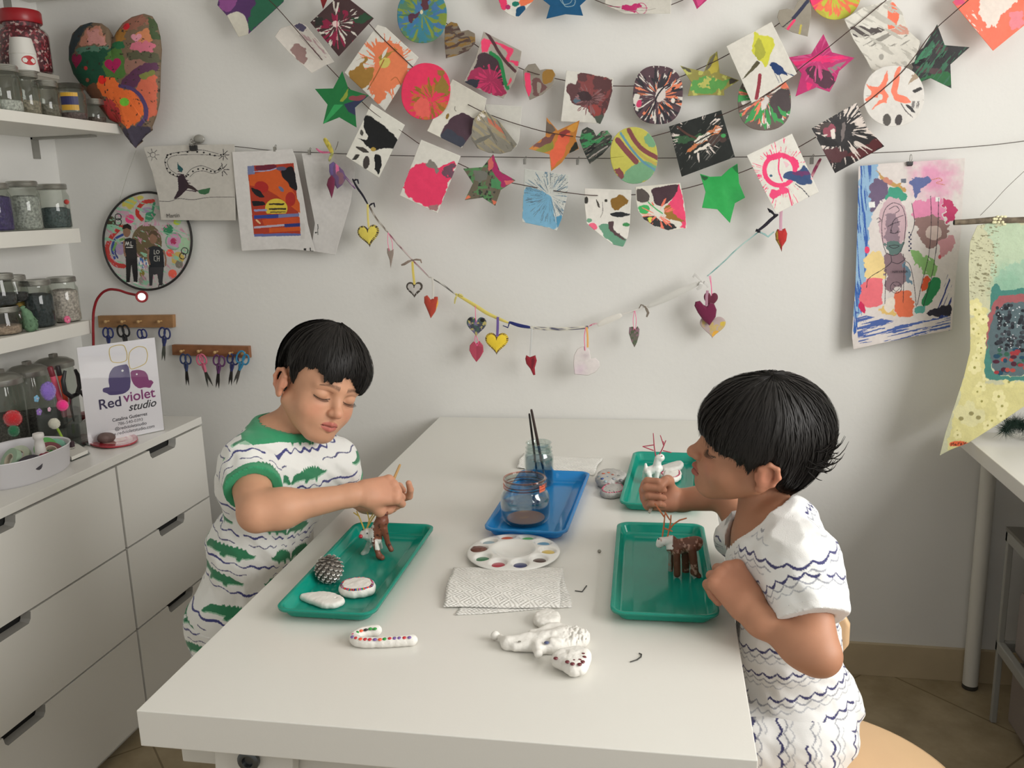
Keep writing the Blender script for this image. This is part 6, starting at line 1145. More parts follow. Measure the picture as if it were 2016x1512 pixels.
for i in range(26):
 a=i*.7;z=.008+i*.0016;rr=.0185*(1-(z/.075)**2*.5);p=Vector((rr*math.cos(a),.003+rr*math.sin(a),z));n_=Vector((math.cos(a),math.sin(a),-.9)).normalized();t_=Vector((-math.sin(a),math.cos(a),0))
 q.add([p-t_*.004,p+t_*.004,p+n_*.009],[(0,1,2)])
q.build('feathers',BG,b)
shelf_jar(14,.040,.112,-1.635,ZS1,'clear jar with silver stars, third from left on the deep shelf',((196,196,192),'stars'),.35,basepx=222,group='clear jars on the deep shelf')
shelf_jar(-32,.040,.112,-1.640,ZS1,'clear jar cut by the left edge on the deep shelf',((170,168,160),'clear'),.3,basepx=220,group='clear jars on the deep shelf')
shelf_jar(59,.030,.108,-1.630,ZS1,'narrow clear jar with a pale tuft beside the star jar',((150,140,124),'tuft'),.45,basepx=226,group='clear jars on the deep shelf')
shelf_jar(97,.031,.092,-1.625,ZS1,'clear jar of grey buttons under the white cups\' right side',((118,112,100),'button'),.5,basepx=233,group='clear jars on the deep shelf')
jt=shelf_jar(147,.036,.098,-1.630,ZS1,'clear plastic tub with a yellow and navy label',((110,92,92),'scraps'),.3,lid=glass('cloudy_lid',(196,196,190),1.0,.15),basepx=240,group='clear jars on the deep shelf')
for z0,z1,c,n_ in((.062,.072,(206,160,50),'yellow'),(.040,.062,(46,46,92),'navy'),(.026,.040,(200,156,56),'gold')):
 q=MB();vs=[];fs=[]
 for k in range(9):a=math.radians(-100+k*9);vs+=[(.0366*math.cos(a),.0366*math.sin(a),z0),(.0366*math.cos(a),.0366*math.sin(a),z1)]
 for k in range(8):fs.append((2*k,2*k+2,2*k+3,2*k+1))
 q.add(vs,fs).build('label_'+n_,mat('label_'+n_,c,rough=.5),jt)
shelf_jar(191,.0265,.068,-1.630,ZS1,'smallest clear jar at the right end of the deep shelf',((104,90,84),'bits'),.4,basepx=246,group='clear jars on the deep shelf')
bx=tag(empty('storage_box',(-1.750,-.205,ZS1)),'plain box at the back of the deep shelf holding up the confetti jar','box')
MB().box((-.055,-.055,0),(.055,.055,.125)).build('carton',mat('grey_card',(150,146,136),rough=.8),bx,bevel=.002);MB().box((-.057,-.057,.118),(.057,.057,.1285)).build('lid',mat('grey_card_lid',(170,166,156),rough=.8),bx,bevel=.001)
CON=bpy.data.materials.new('heart_confetti');CON.use_nodes=True;nt=CON.node_tree;vo=nt.nodes.new('ShaderNodeTexVoronoi');vo.inputs['Scale'].default_value=170;tc=nt.nodes.new('ShaderNodeTexCoord');rp=nt.nodes.new('ShaderNodeValToRGB');rp.color_ramp.interpolation='CONSTANT'
e=rp.color_ramp.elements;e[0].position=0;e[0].color=(*lin((96,30,46)),1);e[1].position=.3;e[1].color=(*lin((150,44,62)),1)
for p,c in((.5,(78,34,50)),(.66,(196,96,110)),(.76,(110,34,48)),(.9,(226,190,190))):x_=e.new(p);x_.color=(*lin(c),1)
sp=nt.nodes.new('ShaderNodeSeparateColor');nt.links.new(tc.outputs['Object'],vo.inputs[0]);nt.links.new(vo.outputs['Color'],sp.inputs[0]);nt.links.new(sp.outputs[0],rp.inputs[0]);nt.links.new(rp.outputs[0],nt.nodes['Principled BSDF'].inputs['Base Color'])
cj=tag(empty('confetti_jar',(-1.745,-.205,ZS1+.1285)),'big jar of red and pink confetti with a red screw lid','jar');R_=.064
MB().lathe([(R_*.93,.001),(R_,.006),(R_,.100),(R_*.9,.112),(R_*.72,.118),(R_*.72,.150)],40).build('glass',SHG,cj,smooth=True,angle=60)
MB().lathe([(R_*.9,.003),(R_*.97,.008),(R_*.97,.098),(R_*.86,.110),(R_*.68,.116),(R_*.68,.138)],40).build('confetti',CON,cj,smooth=True,angle=60)
MB().lathe([(R_*.80,.128),(R_*.82,.130),(R_*.82,.156),(R_*.78,.160),(.001,.160)],40).build('lid',mat('red_lid',(156,24,34),rough=.35),cj,smooth=True,angle=50)
cu=tag(empty('paper_cups',(-1.640,-.345,ZS1+.1095)),'stack of white paper cups with a red oval mark, upside down over the jars','cups')
CUPM=mat('cup_white',(214,212,206),rough=.5)
MB().lathe([(.0335,0),(.0340,.003),(.0305,.040),(.0315,.041),(.0310,.045),(.0245,.080),(.001,.080)],36).build('cup',CUPM,cu,smooth=True,angle=40)
mo=MB();
vs=[(.0366,0,.022)];fs=[]
for k in range(24):
 a=2*PI*k/24;u=.019*math.cos(a);z=.024+.0115*math.sin(a);ang=u/.034-.12;rr=.0345-(z)*.09;vs.append((rr*math.cos(ang-.35),rr*math.sin(ang-.35),z))
vs[0]=(.0328*math.cos(-.47),.0328*math.sin(-.47),.024)
mo.add(vs,[(0,1+k,1+(k+1)%24)for k in range(24)]);mo.build('red_oval',mat('logo_red',(176,34,40),rough=.5),cu)
a=-.47;Mx=frame((.0342*math.cos(a),.0342*math.sin(a),.0195),(-math.sin(a),math.cos(a),0),(0,0,1));text_obj('lettering','KR',.012,Mx,mat('logo_white',(232,230,226),rough=.5),cu,extrude=.0004)
tub=tag(empty('cloth_bundle',(-1.70,-.452,ZS1+.113)),'dull purple and blue bundle stacked at the left edge of the deep shelf','bundle')
q=MB();q.ball((0,0,.072),(.045,.05,.038),20,12);q.build('purple_cloth',mat('dusty_purple_cloth',(96,78,84),rough=.9,bump=.6,bscale=60),tub,smooth=True)
q=MB();q.ball((.012,.004,.032),(.036,.04,.026),20,12);q.build('blue_cloth',mat('dusty_blue_cloth',(86,98,120),rough=.9,bump=.6,bscale=60),tub,smooth=True)
q=MB();q.ball((.052,.03,.048),(.006,.011,.010),12,8);q.build('yellow_flower',mat('dull_yellow',(190,176,96),rough=.8),tub,smooth=True)
MB().lathe([(.036,-.0),(.036,.026),(.03,.028)],30).build('base_tin',mat('dark_tin',(70,70,68),rough=.4,metal=.6),tub,smooth=True,angle=40)
gb=tag(empty('green_box',(-1.66,-.41,1.83)),'','box');bpy.data.objects.remove(gb)
# ================================================================ things on the drawer cabinet
DTZ=DT
jarm=SHG
for i,(yy,xx,lab)in enumerate(((-.50,-1.715,'glass canister with a steel clamp lid behind the white tub, holding dark gravel'),(-.385,-1.73,'middle glass canister with a clamp lid behind the purple pompom'),(-.27,-1.74,'glass canister with a steel clamp lid behind the orange marker'))):
 r=tag(empty('canister',(xx,yy,DTZ)),lab,'canister','clamp-lid canisters');R_=.053
 MB().lathe([(R_*.92,0),(R_,.006),(R_,.155),(R_*.93,.168),(R_*.93,.176)],40).build('glass',SHG,r,smooth=True,angle=60)
 MB().lathe([(R_*.99,.172),(R_*1.0,.174),(R_*1.0,.186),(R_*.94,.189),(R_*.7,.197),(R_*.2,.201),(.001,.201)],40).build('lid',LID,r,smooth=True,angle=40)
 MB().box((-.006,-.010,.197),(.010,.010,.211)).build('knob',mat('clip_steel',(150,148,142)),r,bevel=.002)
 MB().lathe([(R_*.88,.003),(R_*.95,.008),(R_*.95,.085-.02*i),(R_*.8,.09-.02*i),(.001,.09-.02*i)],30).build('contents',mat('fill_dark%d'%i,((84,80,76),(96,90,90),(70,66,62))[i],rough=.8,bump=1,bscale=260,var=.5,vscale=200),r,smooth=True)
ACR=glass('acrylic',(226,229,228),1.3,.02)
ac=tag(empty('acrylic_caddy',(-1.575,-.452,DTZ),math.radians(20)),'clear acrylic caddy of markers behind the white tub','caddy')
def abox(w,d,h,x0,y0,name):
 q=MB();t_=.003
 q.box((x0,y0,0),(x0+t_,y0+w,h));q.box((x0+d,y0,0),(x0+d+t_,y0+w,h));q.box((x0+t_,y0,0),(x0+d,y0+t_,h));q.box((x0+t_,y0+w-t_,0),(x0+d,y0+w,h));q.box((x0+t_,y0+t_,0),(x0+d,y0+w-t_,t_))
 return q.build(name,ACR,ac)
abox(.135,.060,.115,-.05,-.06,'rear_bin');abox(.11,.03,.065,.0135,-.05,'front_bin')
def pom(p,x,r,col,label,nm='pompom',fuzzy=True,flat=1):
 P=PX(p,x);o=tag(empty(nm,P),label,'pompom' if nm=='pompom' else 'flower',None)
 q=MB();n_=14
 q.ball((0,0,0),(r*.92*flat,r*.92,r*.92),20,14)
 if fuzzy:
  rs=np.random.RandomState(int(p[0]))
  for k in range(420):
   v=Vector(rs.normal(size=3)).normalized();t_=v.orthogonal().normalized()*r*.05
   v2=Vector((v.x*flat,v.y,v.z));q.add([v2*r*.85-t_,v2*r*.85+t_,v2*r*1.06],[(0,1,2)])
 q.build('fuzz',mat('pom_%d_%d_%d'%col,col,rough=1,sheen=.8),o,smooth=True);return o
pom((95,770),-1.545,.0235,(140,110,200),'large purple pompom on the acrylic caddy',flat=.6)
pom((123,798),-1.540,.0145,(255,50,150),'hot pink pompom right of the large purple one')
pom((107,834),-1.530,.014,(214,212,196),'off-white pompom on a lime stick')
pom((25,824),-1.58,.021,(196,36,44),'red tissue pompom above the green one, behind the tub')
pom((27,848),-1.575,.015,(30,110,70),'dark green pompom under the red one',flat=.8)
def ff(p,x,r,col,lab,n_=5):
 P=PX(p,x);o=tag(empty('felt_flower',P),lab,'felt flower');q=MB()
 for k in range(n_):a=2*PI*k/n_;q.ball((0,r*.55*math.cos(a),r*.55*math.sin(a)),(r*.22,r*.5,r*.5),12,6)
 q.build('petals',mat('felt_%d_%d_%d'%col,col,rough=.9),o,smooth=True);MB().ball((r*.15,0,0),r*.25,8,6).build('centre',mat('felt_centre',(200,190,200),rough=.9),o,smooth=True)
ff((72,785),-1.545,.009,(126,176,206),'small blue felt flower beside the purple pompom');ff((77,811),-1.540,.009,(150,116,190),'small purple felt flower below the blue one');ff((97,806),-1.540,.006,(220,176,196),'tiny pale pink felt flower')
def stick(a,b,xa,xb,r,col,label,name,cat,cap=None):
 A,B=PX(a,xa),PX(b,xb);o=tag(empty(name,B),label,cat);m_=mat('stick_%d_%d_%d'%col,col,rough=.5)
 A=np.array(A);B=np.array(B);d=A-B
 MB().tube([B,B+d*.02,B+d*.80,A if not cap else B+d*.82],[r*.8,r,r,r*.95],14).build('barrel',m_,o,smooth=True,world=True)
 if cap:MB().tube([B+d*.82,B+d*.98,A],[r*1.08,r*1.05,r*.8],14).build('cap',mat('cap_%d_%d_%d'%cap,cap,rough=.4),o,smooth=True,world=True)
stick((98,722),(128,820),-1.575,-1.575,.0068,(216,90,116),'pink marker with a dark red end in the acrylic caddy','marker','marker',(120,30,44))
stick((113,720),(138,822),-1.59,-1.59,.0062,(226,84,60),'orange-red marker with a black cap in the acrylic caddy','marker','marker',(40,34,36))
stick((112,842),(126,868),-1.528,-1.53,.003,(160,196,70),'lime green stick under the off-white pompom','craft_stick','stick')
pl=tag(empty('hand_pliers',PX((150,780),-1.55)),'black-handled pliers hanging on the acrylic caddy in front of the studio sign','pliers');PM=mat('black_grip',(34,34,36),rough=.45)
MB().tube([PX(p,-1.545)for p in((128,730),(124,750),(128,772),(140,781),(152,776),(157,760),(154,740),(148,728))],[.004,.0058,.0062,.006,.006,.006,.0058,.004],10).build('handle',PM,pl,smooth=True,world=True)
MB().tube([PX(p,-1.535)for p in((150,776),(160,772),(170,784),(180,800),(184,812),(185,818))],[.004,.0055,.0058,.006,.0058,.0035],10).build('handle',PM,pl,smooth=True,world=True)
MB().tube([PX(p,-1.55)for p in((139,780),(140,800),(146,830))],[.004,.0035,.002],8).build('jaw',STEEL,pl,smooth=True,world=True)
bc=tag(empty('card_stack',PZ((140,885),DTZ)),'small stack of white business cards in a clear holder beside the tub','cards')
def quad_on(pts,z0,z1,name,m_,par):
 P=[PZ(p,(z0+z1)/2)for p in pts];q=MB();q.prism([(p[0],p[1])for p in P],z0,z1);return q.build(name,m_,par,world=True)
quad_on([(97,885),(140,908),(178,893),(138,862)],DTZ+.0005,DTZ+.003,'holder',ACR,bc)
crd=quad_on([(104,883),(141,903),(173,889),(134,864)],DTZ+.0035,DTZ+.012,'cards',mat('card_white',(226,224,216),rough=.6),bc)
P=PZ((138,884),DTZ+.0124);text_obj('lettering','redviolet\nstudio',.007,frame(P,PZ((160,882),DTZ)-PZ((130,888),DTZ),PZ((128,872),DTZ)-PZ((138,886),DTZ)),mat('print_grey',(110,106,104),rough=.6),bc,extrude=.0001)
wt=tag(empty('plastic_tub',(-1.56,-.735,DTZ)),'white oval plastic tub of tape rolls at the front of the cabinet top','tub')
def ov(a,b,z,n_=56,c=(-1.575,-.765)):return[(c[0]+a*math.copysign(abs(math.cos(t))**.8,math.cos(t)),c[1]+b*math.copysign(abs(math.sin(t))**.8,math.sin(t)),z)for t in np.linspace(0,2*PI,n_,endpoint=False)]
rings=[ov(.082,.108,DTZ),ov(.088,.114,DTZ+.006),ov(.094,.120,DTZ+.058),ov(.096,.122,DTZ+.060),ov(.0955,.1215,DTZ+.062),ov(.092,.118,DTZ+.060),ov(.085,.111,DTZ+.008),ov(.080,.106,DTZ+.005)]
vs=[v for r_ in rings for v in r_];n=56;fs=[]
for i in range(len(rings)-1):
 for k in range(n):fs.append((i*n+k,i*n+(k+1)%n,(i+1)*n+(k+1)%n,(i+1)*n+k))
fs+=[tuple(reversed(range(n))),tuple((len(rings)-1)*n+k for k in range(n))]
MB().add(vs,fs).build('bowl',mat('tub_plastic',(222,220,224),rough=.4),wt,smooth=True,angle=40,world=True)
MB().box((-1.5,-.682,DTZ+.046),(-1.4935,-.672,DTZ+.060)).build('slot',mat('slot_dark',(60,40,50),rough=.6),wt,world=True)
def ring_(c,r,rr,col,rot,label):
 o=tag(empty('tape_roll',c),label,'tape roll','rolls of tape in the tub');o.rotation_euler=rot;m_=mat('tape_%d_%d_%d'%col,col,rough=.35)
 MB().lathe([(rr,-.006),(r,-.006),(r,.006),(rr,.006),(rr,-.006)],32,caps=False).build('tape',m_,o,smooth=True,angle=40)
 MB().lathe([(rr-.002,-.006),(rr,-.006),(rr,.006),(rr-.002,.006),(rr-.002,-.006)],32,caps=False).build('core',mat('tape_core',(200,190,170),rough=.7),o,smooth=True,angle=40)
ring_((-1.55,-.700,DTZ+.048),.026,.014,(100,176,96),(1.0,.5,0),'grass green tape roll in the tub');ring_((-1.535,-.686,DTZ+.044),.024,.013,(130,186,164),(1.1,.9,0),'mint tape roll in the tub');ring_((-1.525,-.715,DTZ+.046),.025,.013,(116,60,66),(.4,.5,.3),'maroon tape roll in the tub')
ring_((-1.525,-.715,DTZ+.026),.020,.010,(226,90,50),(.3,.3,0),'orange tape roll under the maroon one');ring_((-1.57,-.79,DTZ+.045),.028,.015,(150,176,150),(.9,-.5,0),'pale green tape roll at the left of the tub');ring_((-1.51,-.80,DTZ+.040),.026,.013,(60,56,66),(.4,.3,0),'dark grey tape roll in the tub');ring_((-1.505,-.755,DTZ+.036),.02,.011,(120,30,50),(.3,.7,0),'wine-red tape roll at the tub\'s front')
ring_((-1.60,-.73,DTZ+.036),.026,.014,(190,200,180),(.8,.2,0),'cream tape roll at the back of the tub')
pg_=tag(empty('wooden_peg',(-1.525,-.748,DTZ+.012)),'white wooden peg with a knob standing in the tub','peg');MB().lathe([(.013,0),(.013,.03),(.011,.060),(.009,.072),(.0115,.075),(.0125,.081),(.0115,.087),(.004,.089)],24).build('peg',mat('white_wood',(222,218,214),rough=.5),pg_,smooth=True,angle=60)
for o in list(COL.objects):
 if o.parent is None and o.name.split('.')[0]in('tape_roll','wooden_peg','plastic_tub'):o.location+=Vector((.068,.052,0))
cc0=PZ((222,866),DTZ+.002);ag=vmat('agate',rough=.2,coat=.5)
def agc(x,y):return paint(x,y,(170,44,58),[('ell',(206,170,160),(222,865,40,10.5),.2),('ell',(186,120,116),(222,865,32,8),.2),('ell',(200,160,146),(222,865,26,6))],3)
cst=tag(flat_art('agate_slice',ell(222,866,50,14.5,-3),0,(170,44,58),agc,3,m=ag,plane=((0,0,DTZ+.0045),(0,0,1)),thick=.004,center=(222,866)),'red-rimmed oval agate slice under the brown stone','coaster')
F=Field();P=PZ((208,862),DTZ+.018);F.ell(P,(.017,.021,.0125),k=.01);F.ell(P+np.array([.006,.008,-.002]),(.012,.017,.0095),k=.01);F.ell(P+np.array([-.002,-.006,.002]),(.012,.012,.0105),k=.01)
tag(blob('pebble',F,.002,mat('brown_stone',(104,84,80),rough=.6,bump=.5,bscale=120,var=.2,vscale=60)),'smooth brown stone resting on the agate slice','stone')
B0=PZ((175,877),DTZ+.002);B1=PZ((323,846),DTZ+.002)
def solve_top(p,base,L):
 d=ray(p);best=None
 for t_ in np.linspace(1.5,3,3001):
  X=CAM+d*t_;e_=abs(np.linalg.norm(X-base)-L)
  if X[2]>DTZ and(best is None or e_<best[0]):best=(e_,X)
 return best[1]
wdt=np.linalg.norm(B1-B0);H_=wdt*1.20
ux=(B1-B0)/wdt
best=None
for lean in np.linspace(-.5,.6,221):
 nrm_=np.array([ux[1],-ux[0],0]);up=np.array([0,0,1])*math.cos(lean)-nrm_*math.sin(lean)
 for HH in(H_*s_ for s_ in np.linspace(.85,1.25,41)):
  e_=0
  for b_,tp in((B0,(151,681)),(B1,(305,668))):
   v=RC.T@(b_+up*HH-CAM);e_+=(1008+FPX*v[0]/-v[2]-tp[0])**2+(756-FPX*v[1]/-v[2]-tp[1])**2
  if best is None or e_<best[0]:best=(e_,lean,HH,up)
_,lean,H_,up=best
nrm_=np.cross(ux,up);nrm_/=np.linalg.norm(nrm_)
sg=tag(empty('counter_sign',(B0+B1)/2),'white card sign printed with two purple birds and gold outlines, leaning on the cabinet top','sign')
SM=Matrix.Identity(4)
for i in range(3):SM[i][0]=ux[i];SM[i][1]=up[i];SM[i][2]=nrm_[i];SM[i][3]=B0[i]
def sgn(name,mb_,m_):mb_.T=Matrix.Identity(4);me=mb_.mesh(name);me.transform(SM);me.materials.append(m_);return world_link(name,me,None,sg)
sgn('card',MB().box((0,0,-.001),(wdt,H_,0)),mat('sign_card',(232,230,234),rough=.4))
sgn('acrylic_front',MB().box((-.002,-.001,.0006),(wdt+.002,H_+.001,.0022)),glass('sign_acrylic',(252,252,252),.6,.02))
sgn('foot',MB().box((-.002,-.0005,-.055),(wdt+.002,.0015,-.001)),ACR)
def sp(pts,n=2):return[(p[0]*wdt,p[1]*H_)for p in(chaikin(pts,n)if n else pts)]
def ink_(name,pts,col,n=2,z=.0002):
 p=sp(pts,n);q=MB();q.add([(a,b_,z)for a,b_ in p],[tuple(range(len(p)))]);me=q.mesh(name);me.transform(SM);me.materials.append(mat('ink_%d_%d_%d'%col,col,rough=.6));return world_link(name,me,None,sg)
def inkline(name,pts,wd,col,closed=False,n=2,z=.0004):
 p=chaikin(pts,n,closed)if n else pts;q=MB();q.tube([(a*wdt,b_*H_,z)for a,b_ in p],1.0,6,closed=closed,flat=((0,0,1),wd,.0002));me=q.mesh(name);me.transform(SM);me.materials.append(mat('ink_%d_%d_%d'%col,col,rough=.6));return world_link(name,me,None,sg)
GD=(206,184,100);VI=(78,66,116);MA=(136,58,116)
inkline('gold_outline',[(.385,.90),(.40,.96),(.50,.975),(.59,.965),(.615,.87),(.60,.80),(.50,.79),(.40,.81)],.0011,GD,True)
inkline('gold_outline',[(.63,.70),(.62,.80),(.65,.895),(.76,.935),(.865,.91),(.885,.83),(.85,.745),(.76,.72)],.0011,GD,True)
ink_('violet_bird',[(.615,.765),(.625,.60),(.60,.50),(.52,.465),(.42,.465),(.33,.475),(.30,.50),(.25,.52),(.255,.555),(.30,.56),(.345,.555),(.335,.62),(.36,.70),(.42,.755),(.50,.765)],VI,1)
ink_('magenta_bird',[(.63,.69),(.63,.60),(.66,.535),(.72,.49),(.80,.495),(.87,.475),(.90,.51),(.925,.53),(.895,.56),(.86,.56),(.855,.62),(.82,.665),(.74,.69)],MA,1)
ink_('eye_mark',[(.51,.705),(.53,.72),(.55,.705),(.53,.69)],(240,238,240),2,.0006);ink_('eye_mark',[(.695,.645),(.71,.657),(.725,.645),(.71,.633)],(240,238,240),2,.0006)
def sign_text(s,size,u,v,col,bold=0,align='CENTER',shear=0,name='lettering'):
 me=text_mesh(s,size,extrude=.0001,align=align,bold=bold,shear=shear);me.transform(SM@Matrix.Translation((u*wdt,v*H_,.0003)));me.materials.clear();me.materials.append(mat('ink_%d_%d_%d'%col,col,rough=.6));return world_link(name,me,None,sg)
sign_text('Red',.038,.325,.345,(58,50,84),.0005);sign_text('violet',.038,.715,.375,MA,.0005);sign_text('studio',.030,.735,.275,(50,48,56),.0003,shear=.35)
sign_text('Catalina Gutierrez',.0125,.56,.195,(60,58,66),.0002);sign_text('786-540-0393',.0120,.56,.145,(96,94,100));sign_text('@redvioletstudio',.0120,.56,.098,(80,78,86),.0001);sign_text('www.redvioletstudio.com',.0125,.55,.048,(80,78,86),.0001)
RL=mat('red_lamp',(140,28,36),rough=.35)
lp=tag(empty('gooseneck_lamp',(-1.70,-.16,DTZ)),'red gooseneck lamp with a small round head above the studio sign','lamp')
pth=[(185,850),(184,760),(184,675),(183,640),(184,612),(190,590),(202,575),(216,569),(234,571),(250,577),(264,580),(274,582)]
pth=[PY(p,-.155)for p in chaikin(np.array(pth,float),2,False)];pth=[p for p in pth if p[2]>DTZ+.03];pth=[np.array([pth[0][0],pth[0][1],DTZ+.015])]+pth
MB().tube(pth,.0038,10).build('neck',RL,lp,smooth=True,world=True)
P=pth[0];MB().lathe([(.04,.0005),(.04,.012),(.03,.018),(.006,.02)],32,(P[0],P[1]-.03,DTZ)).build('base',RL,lp,smooth=True,world=True,angle=40)
hd=PY((280,583),-.158);
hM=Matrix.Translation([float(v)for v in hd])@Vector((.45,-1,-.1)).to_track_quat('Z','Y').to_matrix().to_4x4()
q=MB();q.T=hM;q.lathe([(.004,-.016),(.011,-.012),(.0165,0),(.0175,.008),(.0165,.012),(.0135,.012),(.0125,.009)],28);q.build('head',RL,lp,smooth=True,world=True,angle=50)
q=MB();q.T=hM;q.lathe([(.0112,.0085),(.0085,.0105),(.004,.0112),(.001,.0114)],24);q.build('lens',mat('lamp_led',(255,250,240),rough=.2,emis=(255,250,240),estr=2.2),lp,smooth=True,world=True)
# ================================================================ right side: lace banner on a branch, wreath, cart
YB_=-.185
fcols=[('poly',(206,222,196),[(1925,440),(2030,435),(2030,620),(1950,560),(1960,480)],6),('poly',(184,214,192),[(1960,540),(2030,500),(2030,600),(1950,590)],6),('grad',(150,196,170),(1985,560,36),.7),('strk',(150,146,112),10,6,2.2,.66,[(1912,440),(1970,440),(1960,580),(1908,590)]),('poly',(232,226,166),[(1912,616),(1946,600),(1944,700),(1938,760),(2030,750),(2030,800),(1900,880),(1860,890),(1890,770),(1908,700)],3)]
rs=np.random.RandomState(5)
for k in range(30):
 yy=600+k*9.5;xx=(1912+rs.uniform(2,30))if yy<740 else(1975-(yy-740)*.55+rs.uniform(-34,40));rr=rs.uniform(6,12)
 for a in range(5):fcols.append(('ell',(246,240,190)if k%2 else(240,234,176),(xx+rr*.7*math.cos(a*1.256+k),yy+rr*.7*math.sin(a*1.256+k),rr*.48,rr*.48),.2))
 fcols.append(('ell',(176,170,96),(xx,yy,rr*.22,rr*.22)))
fcols+=[('poly',(236,232,186),[(1888,830),(1876,810),(1884,796),(1900,800),(1905,786),(1918,790),(1920,804),(1938,806),(1940,822),(1926,836),(1908,842)],2),('ell',(170,162,110),(1892,824,5,4)),('ell',(170,162,110),(1912,814,5,4)),('ell',(170,162,110),(1926,822,5,4))]
fcols+=[('poly',(84,150,140),[(1950,590),(1956,556),(1966,556),(1968,572),(2030,566),(2030,590),(1960,600),(1950,700),(1956,740),(2030,740),(2030,748),(1940,750),(1938,720)],2),('poly',(104,124,130),[(1946,640),(1966,592),(2030,584),(2030,740),(1960,738),(1948,700)],2),('poly',(182,108,112),[(1944,640),(1952,600),(1968,582),(2030,578),(2030,592),(1976,596),(1958,616),(1948,650),(1942,700)],2)]
for k in range(95):
 xx=rs.uniform(1962,2030);yy=rs.uniform(600,690);c=int(rs.uniform(34,84));fcols.append(('ell',(c,c+4,c+12),(xx,yy,rs.uniform(3,5),rs.uniform(3,4.5)),.3))
for k in range(34):fcols.append(('ell',(236,240,244),(rs.uniform(1962,2020),rs.uniform(604,690),1.2,1.1)))
for k in range(30):fcols.append(('ell',[(176,64,70),(90,40,60),(60,110,90),(196,90,80),(40,84,110)][k%5],(rs.uniform(1958,2030),rs.uniform(684,738),rs.uniform(4,7),rs.uniform(3.5,5)),.3))
fcols+=[('poly',(244,120,76),[(1869,872),(1880,868),(1896,868),(1906,872),(1904,877),(1870,879)],.5)]+[('ln',(50,30,24),s_,1.2)for s_ in([(1872,878),(1872,873),(1875,875),(1877,872),(1878,877)],[(1881,874),(1883,876),(1881,877),(1880,874)],[(1886,876),(1886,872),(1890,872)],[(1891,875),(1894,875),(1892,872),(1891,876)],[(1897,871),(1898,875),(1902,870)])]
fab=flat_art('lace_banner',[(1924,444),(1962,436),(2030,430),(2100,428),(2100,760),(2016,800),(1960,838),(1906,872),(1870,886),(1850,897),(1862,850),(1880,796),(1898,740),(1910,690),(1910,640),(1908,580),(1907,520),(1910,476)],YB_,(218,218,188),fcols,9,m=vmat('sheer_lace',rough=.8,bump=.4,bscale=240,sheen=.3,transl=.35),thick=.0008,center=(1985,640),step=1.3,bend=((0,.02),(90,.012)))
tag(fab,'sheer yellow-green lace banner with a beaded patch hanging from the branch','fabric banner')
br_=tag(empty('driftwood_branch',PY((1960,436),YB_)),'short driftwood branch carrying the lace banner at the right edge','branch')
q=MB();P=[PY(p,YB_-.004)for p in((1878,438),(1900,437),(1930,435),(1960,433),(1990,434),(2020,433),(2090,430))];q.tube(P,[.0062,.0064,.0068,.0078,.0070,.0072,.0070],12)
q.build('stick',mat('driftwood',(110,98,82),rough=.85,bump=1,bscale=90,var=.35,vscale=60),br_,smooth=True,world=True)
MB().tube([P[0]-np.array([.0006,0,0]),P[0]+np.array([.0004,0,0])],[.0055,.0066],12).build('dark_end',mat('burnt_wood',(36,32,28),rough=.9),br_,smooth=True,world=True)
q=MB()
for k in range(26):
 a=k*.9;c0=PY((1966+12*math.sin(k*1.7),434),YB_-.004);q.ball((c0[0],c0[1]+.0085*math.cos(a),c0[2]+.0085*math.sin(a)),(.0036,.0032,.0034),8,5)
q.build('lace_knot',mat('lace_cream',(226,222,184),rough=.9),br_,smooth=True,world=True)
wr=tag(empty('tinsel_garland',(.822,-.175,.741)),'dark green tinsel garland heaped on the right desk','tinsel');q=MB();rs=np.random.RandomState(9)
for k in range(2600):
 t_=rs.uniform(0,1);c0=np.array([-.035+.14*t_,.04*math.sin(t_*5)+rs.normal()*.004,.030+.012*math.sin(t_*7)]);v=rs.normal(size=3);v/=np.linalg.norm(v);L_=rs.uniform(.018,.038);e_=c0+v*L_;e_[2]=max(e_[2],.001)
 s_=np.cross(v,rs.normal(size=3));s_/=np.linalg.norm(s_);s_*=.0007;q.add([c0-s_,c0+s_,e_],[(0,1,2)])
o=q.build('needles',mat('tinsel_green',(26,52,42),rough=.5),wr);o['kind']='stuff'
ct=tag(empty('storage_cart',(1.0,-.55,0)),'grey-white cart with clear bins under the right desk','cart');CM=mat('cart_frame',(150,149,143),rough=.5)
CX,CY=.805,-.19
for z0 in(.495,.20):
 q=MB();q.box((CX,-1.0,z0),(CX+.018,CY,z0+.028));q.box((CX,-1.0,z0),(1.25,-.985,z0+.028));q.box((CX,CY-.015,z0),(1.25,CY,z0+.028));q.build('rail',CM,ct,bevel=.003,world=True)
for yy in(CY-.008,-.99):
 for xx in(CX+.45,):MB().box((xx-.01,yy-.008,0),(xx+.01,yy+.008,.53)).build('post',CM,ct,bevel=.002,world=True)
for z0,n_ in((.22,'bin'),(.03,'bin')):
 MB().box((CX+.022,-.975,z0),(1.23,CY-.05,z0+.17)).build(n_,mat('bin_plastic',(132,122,118),rough=.3),ct,bevel=.015,world=True)
for yy in(CY-.008,-.99):MB().box((CX+.002,yy-.007,0),(CX+.016,yy+.007,.50)).build('post',CM,ct,bevel=.002,world=True)
MB().box((CX+.0,-1.0,.524),(1.25,CY,.532)).build('top',mat('cart_top',(110,106,98),rough=.6),ct,world=True)
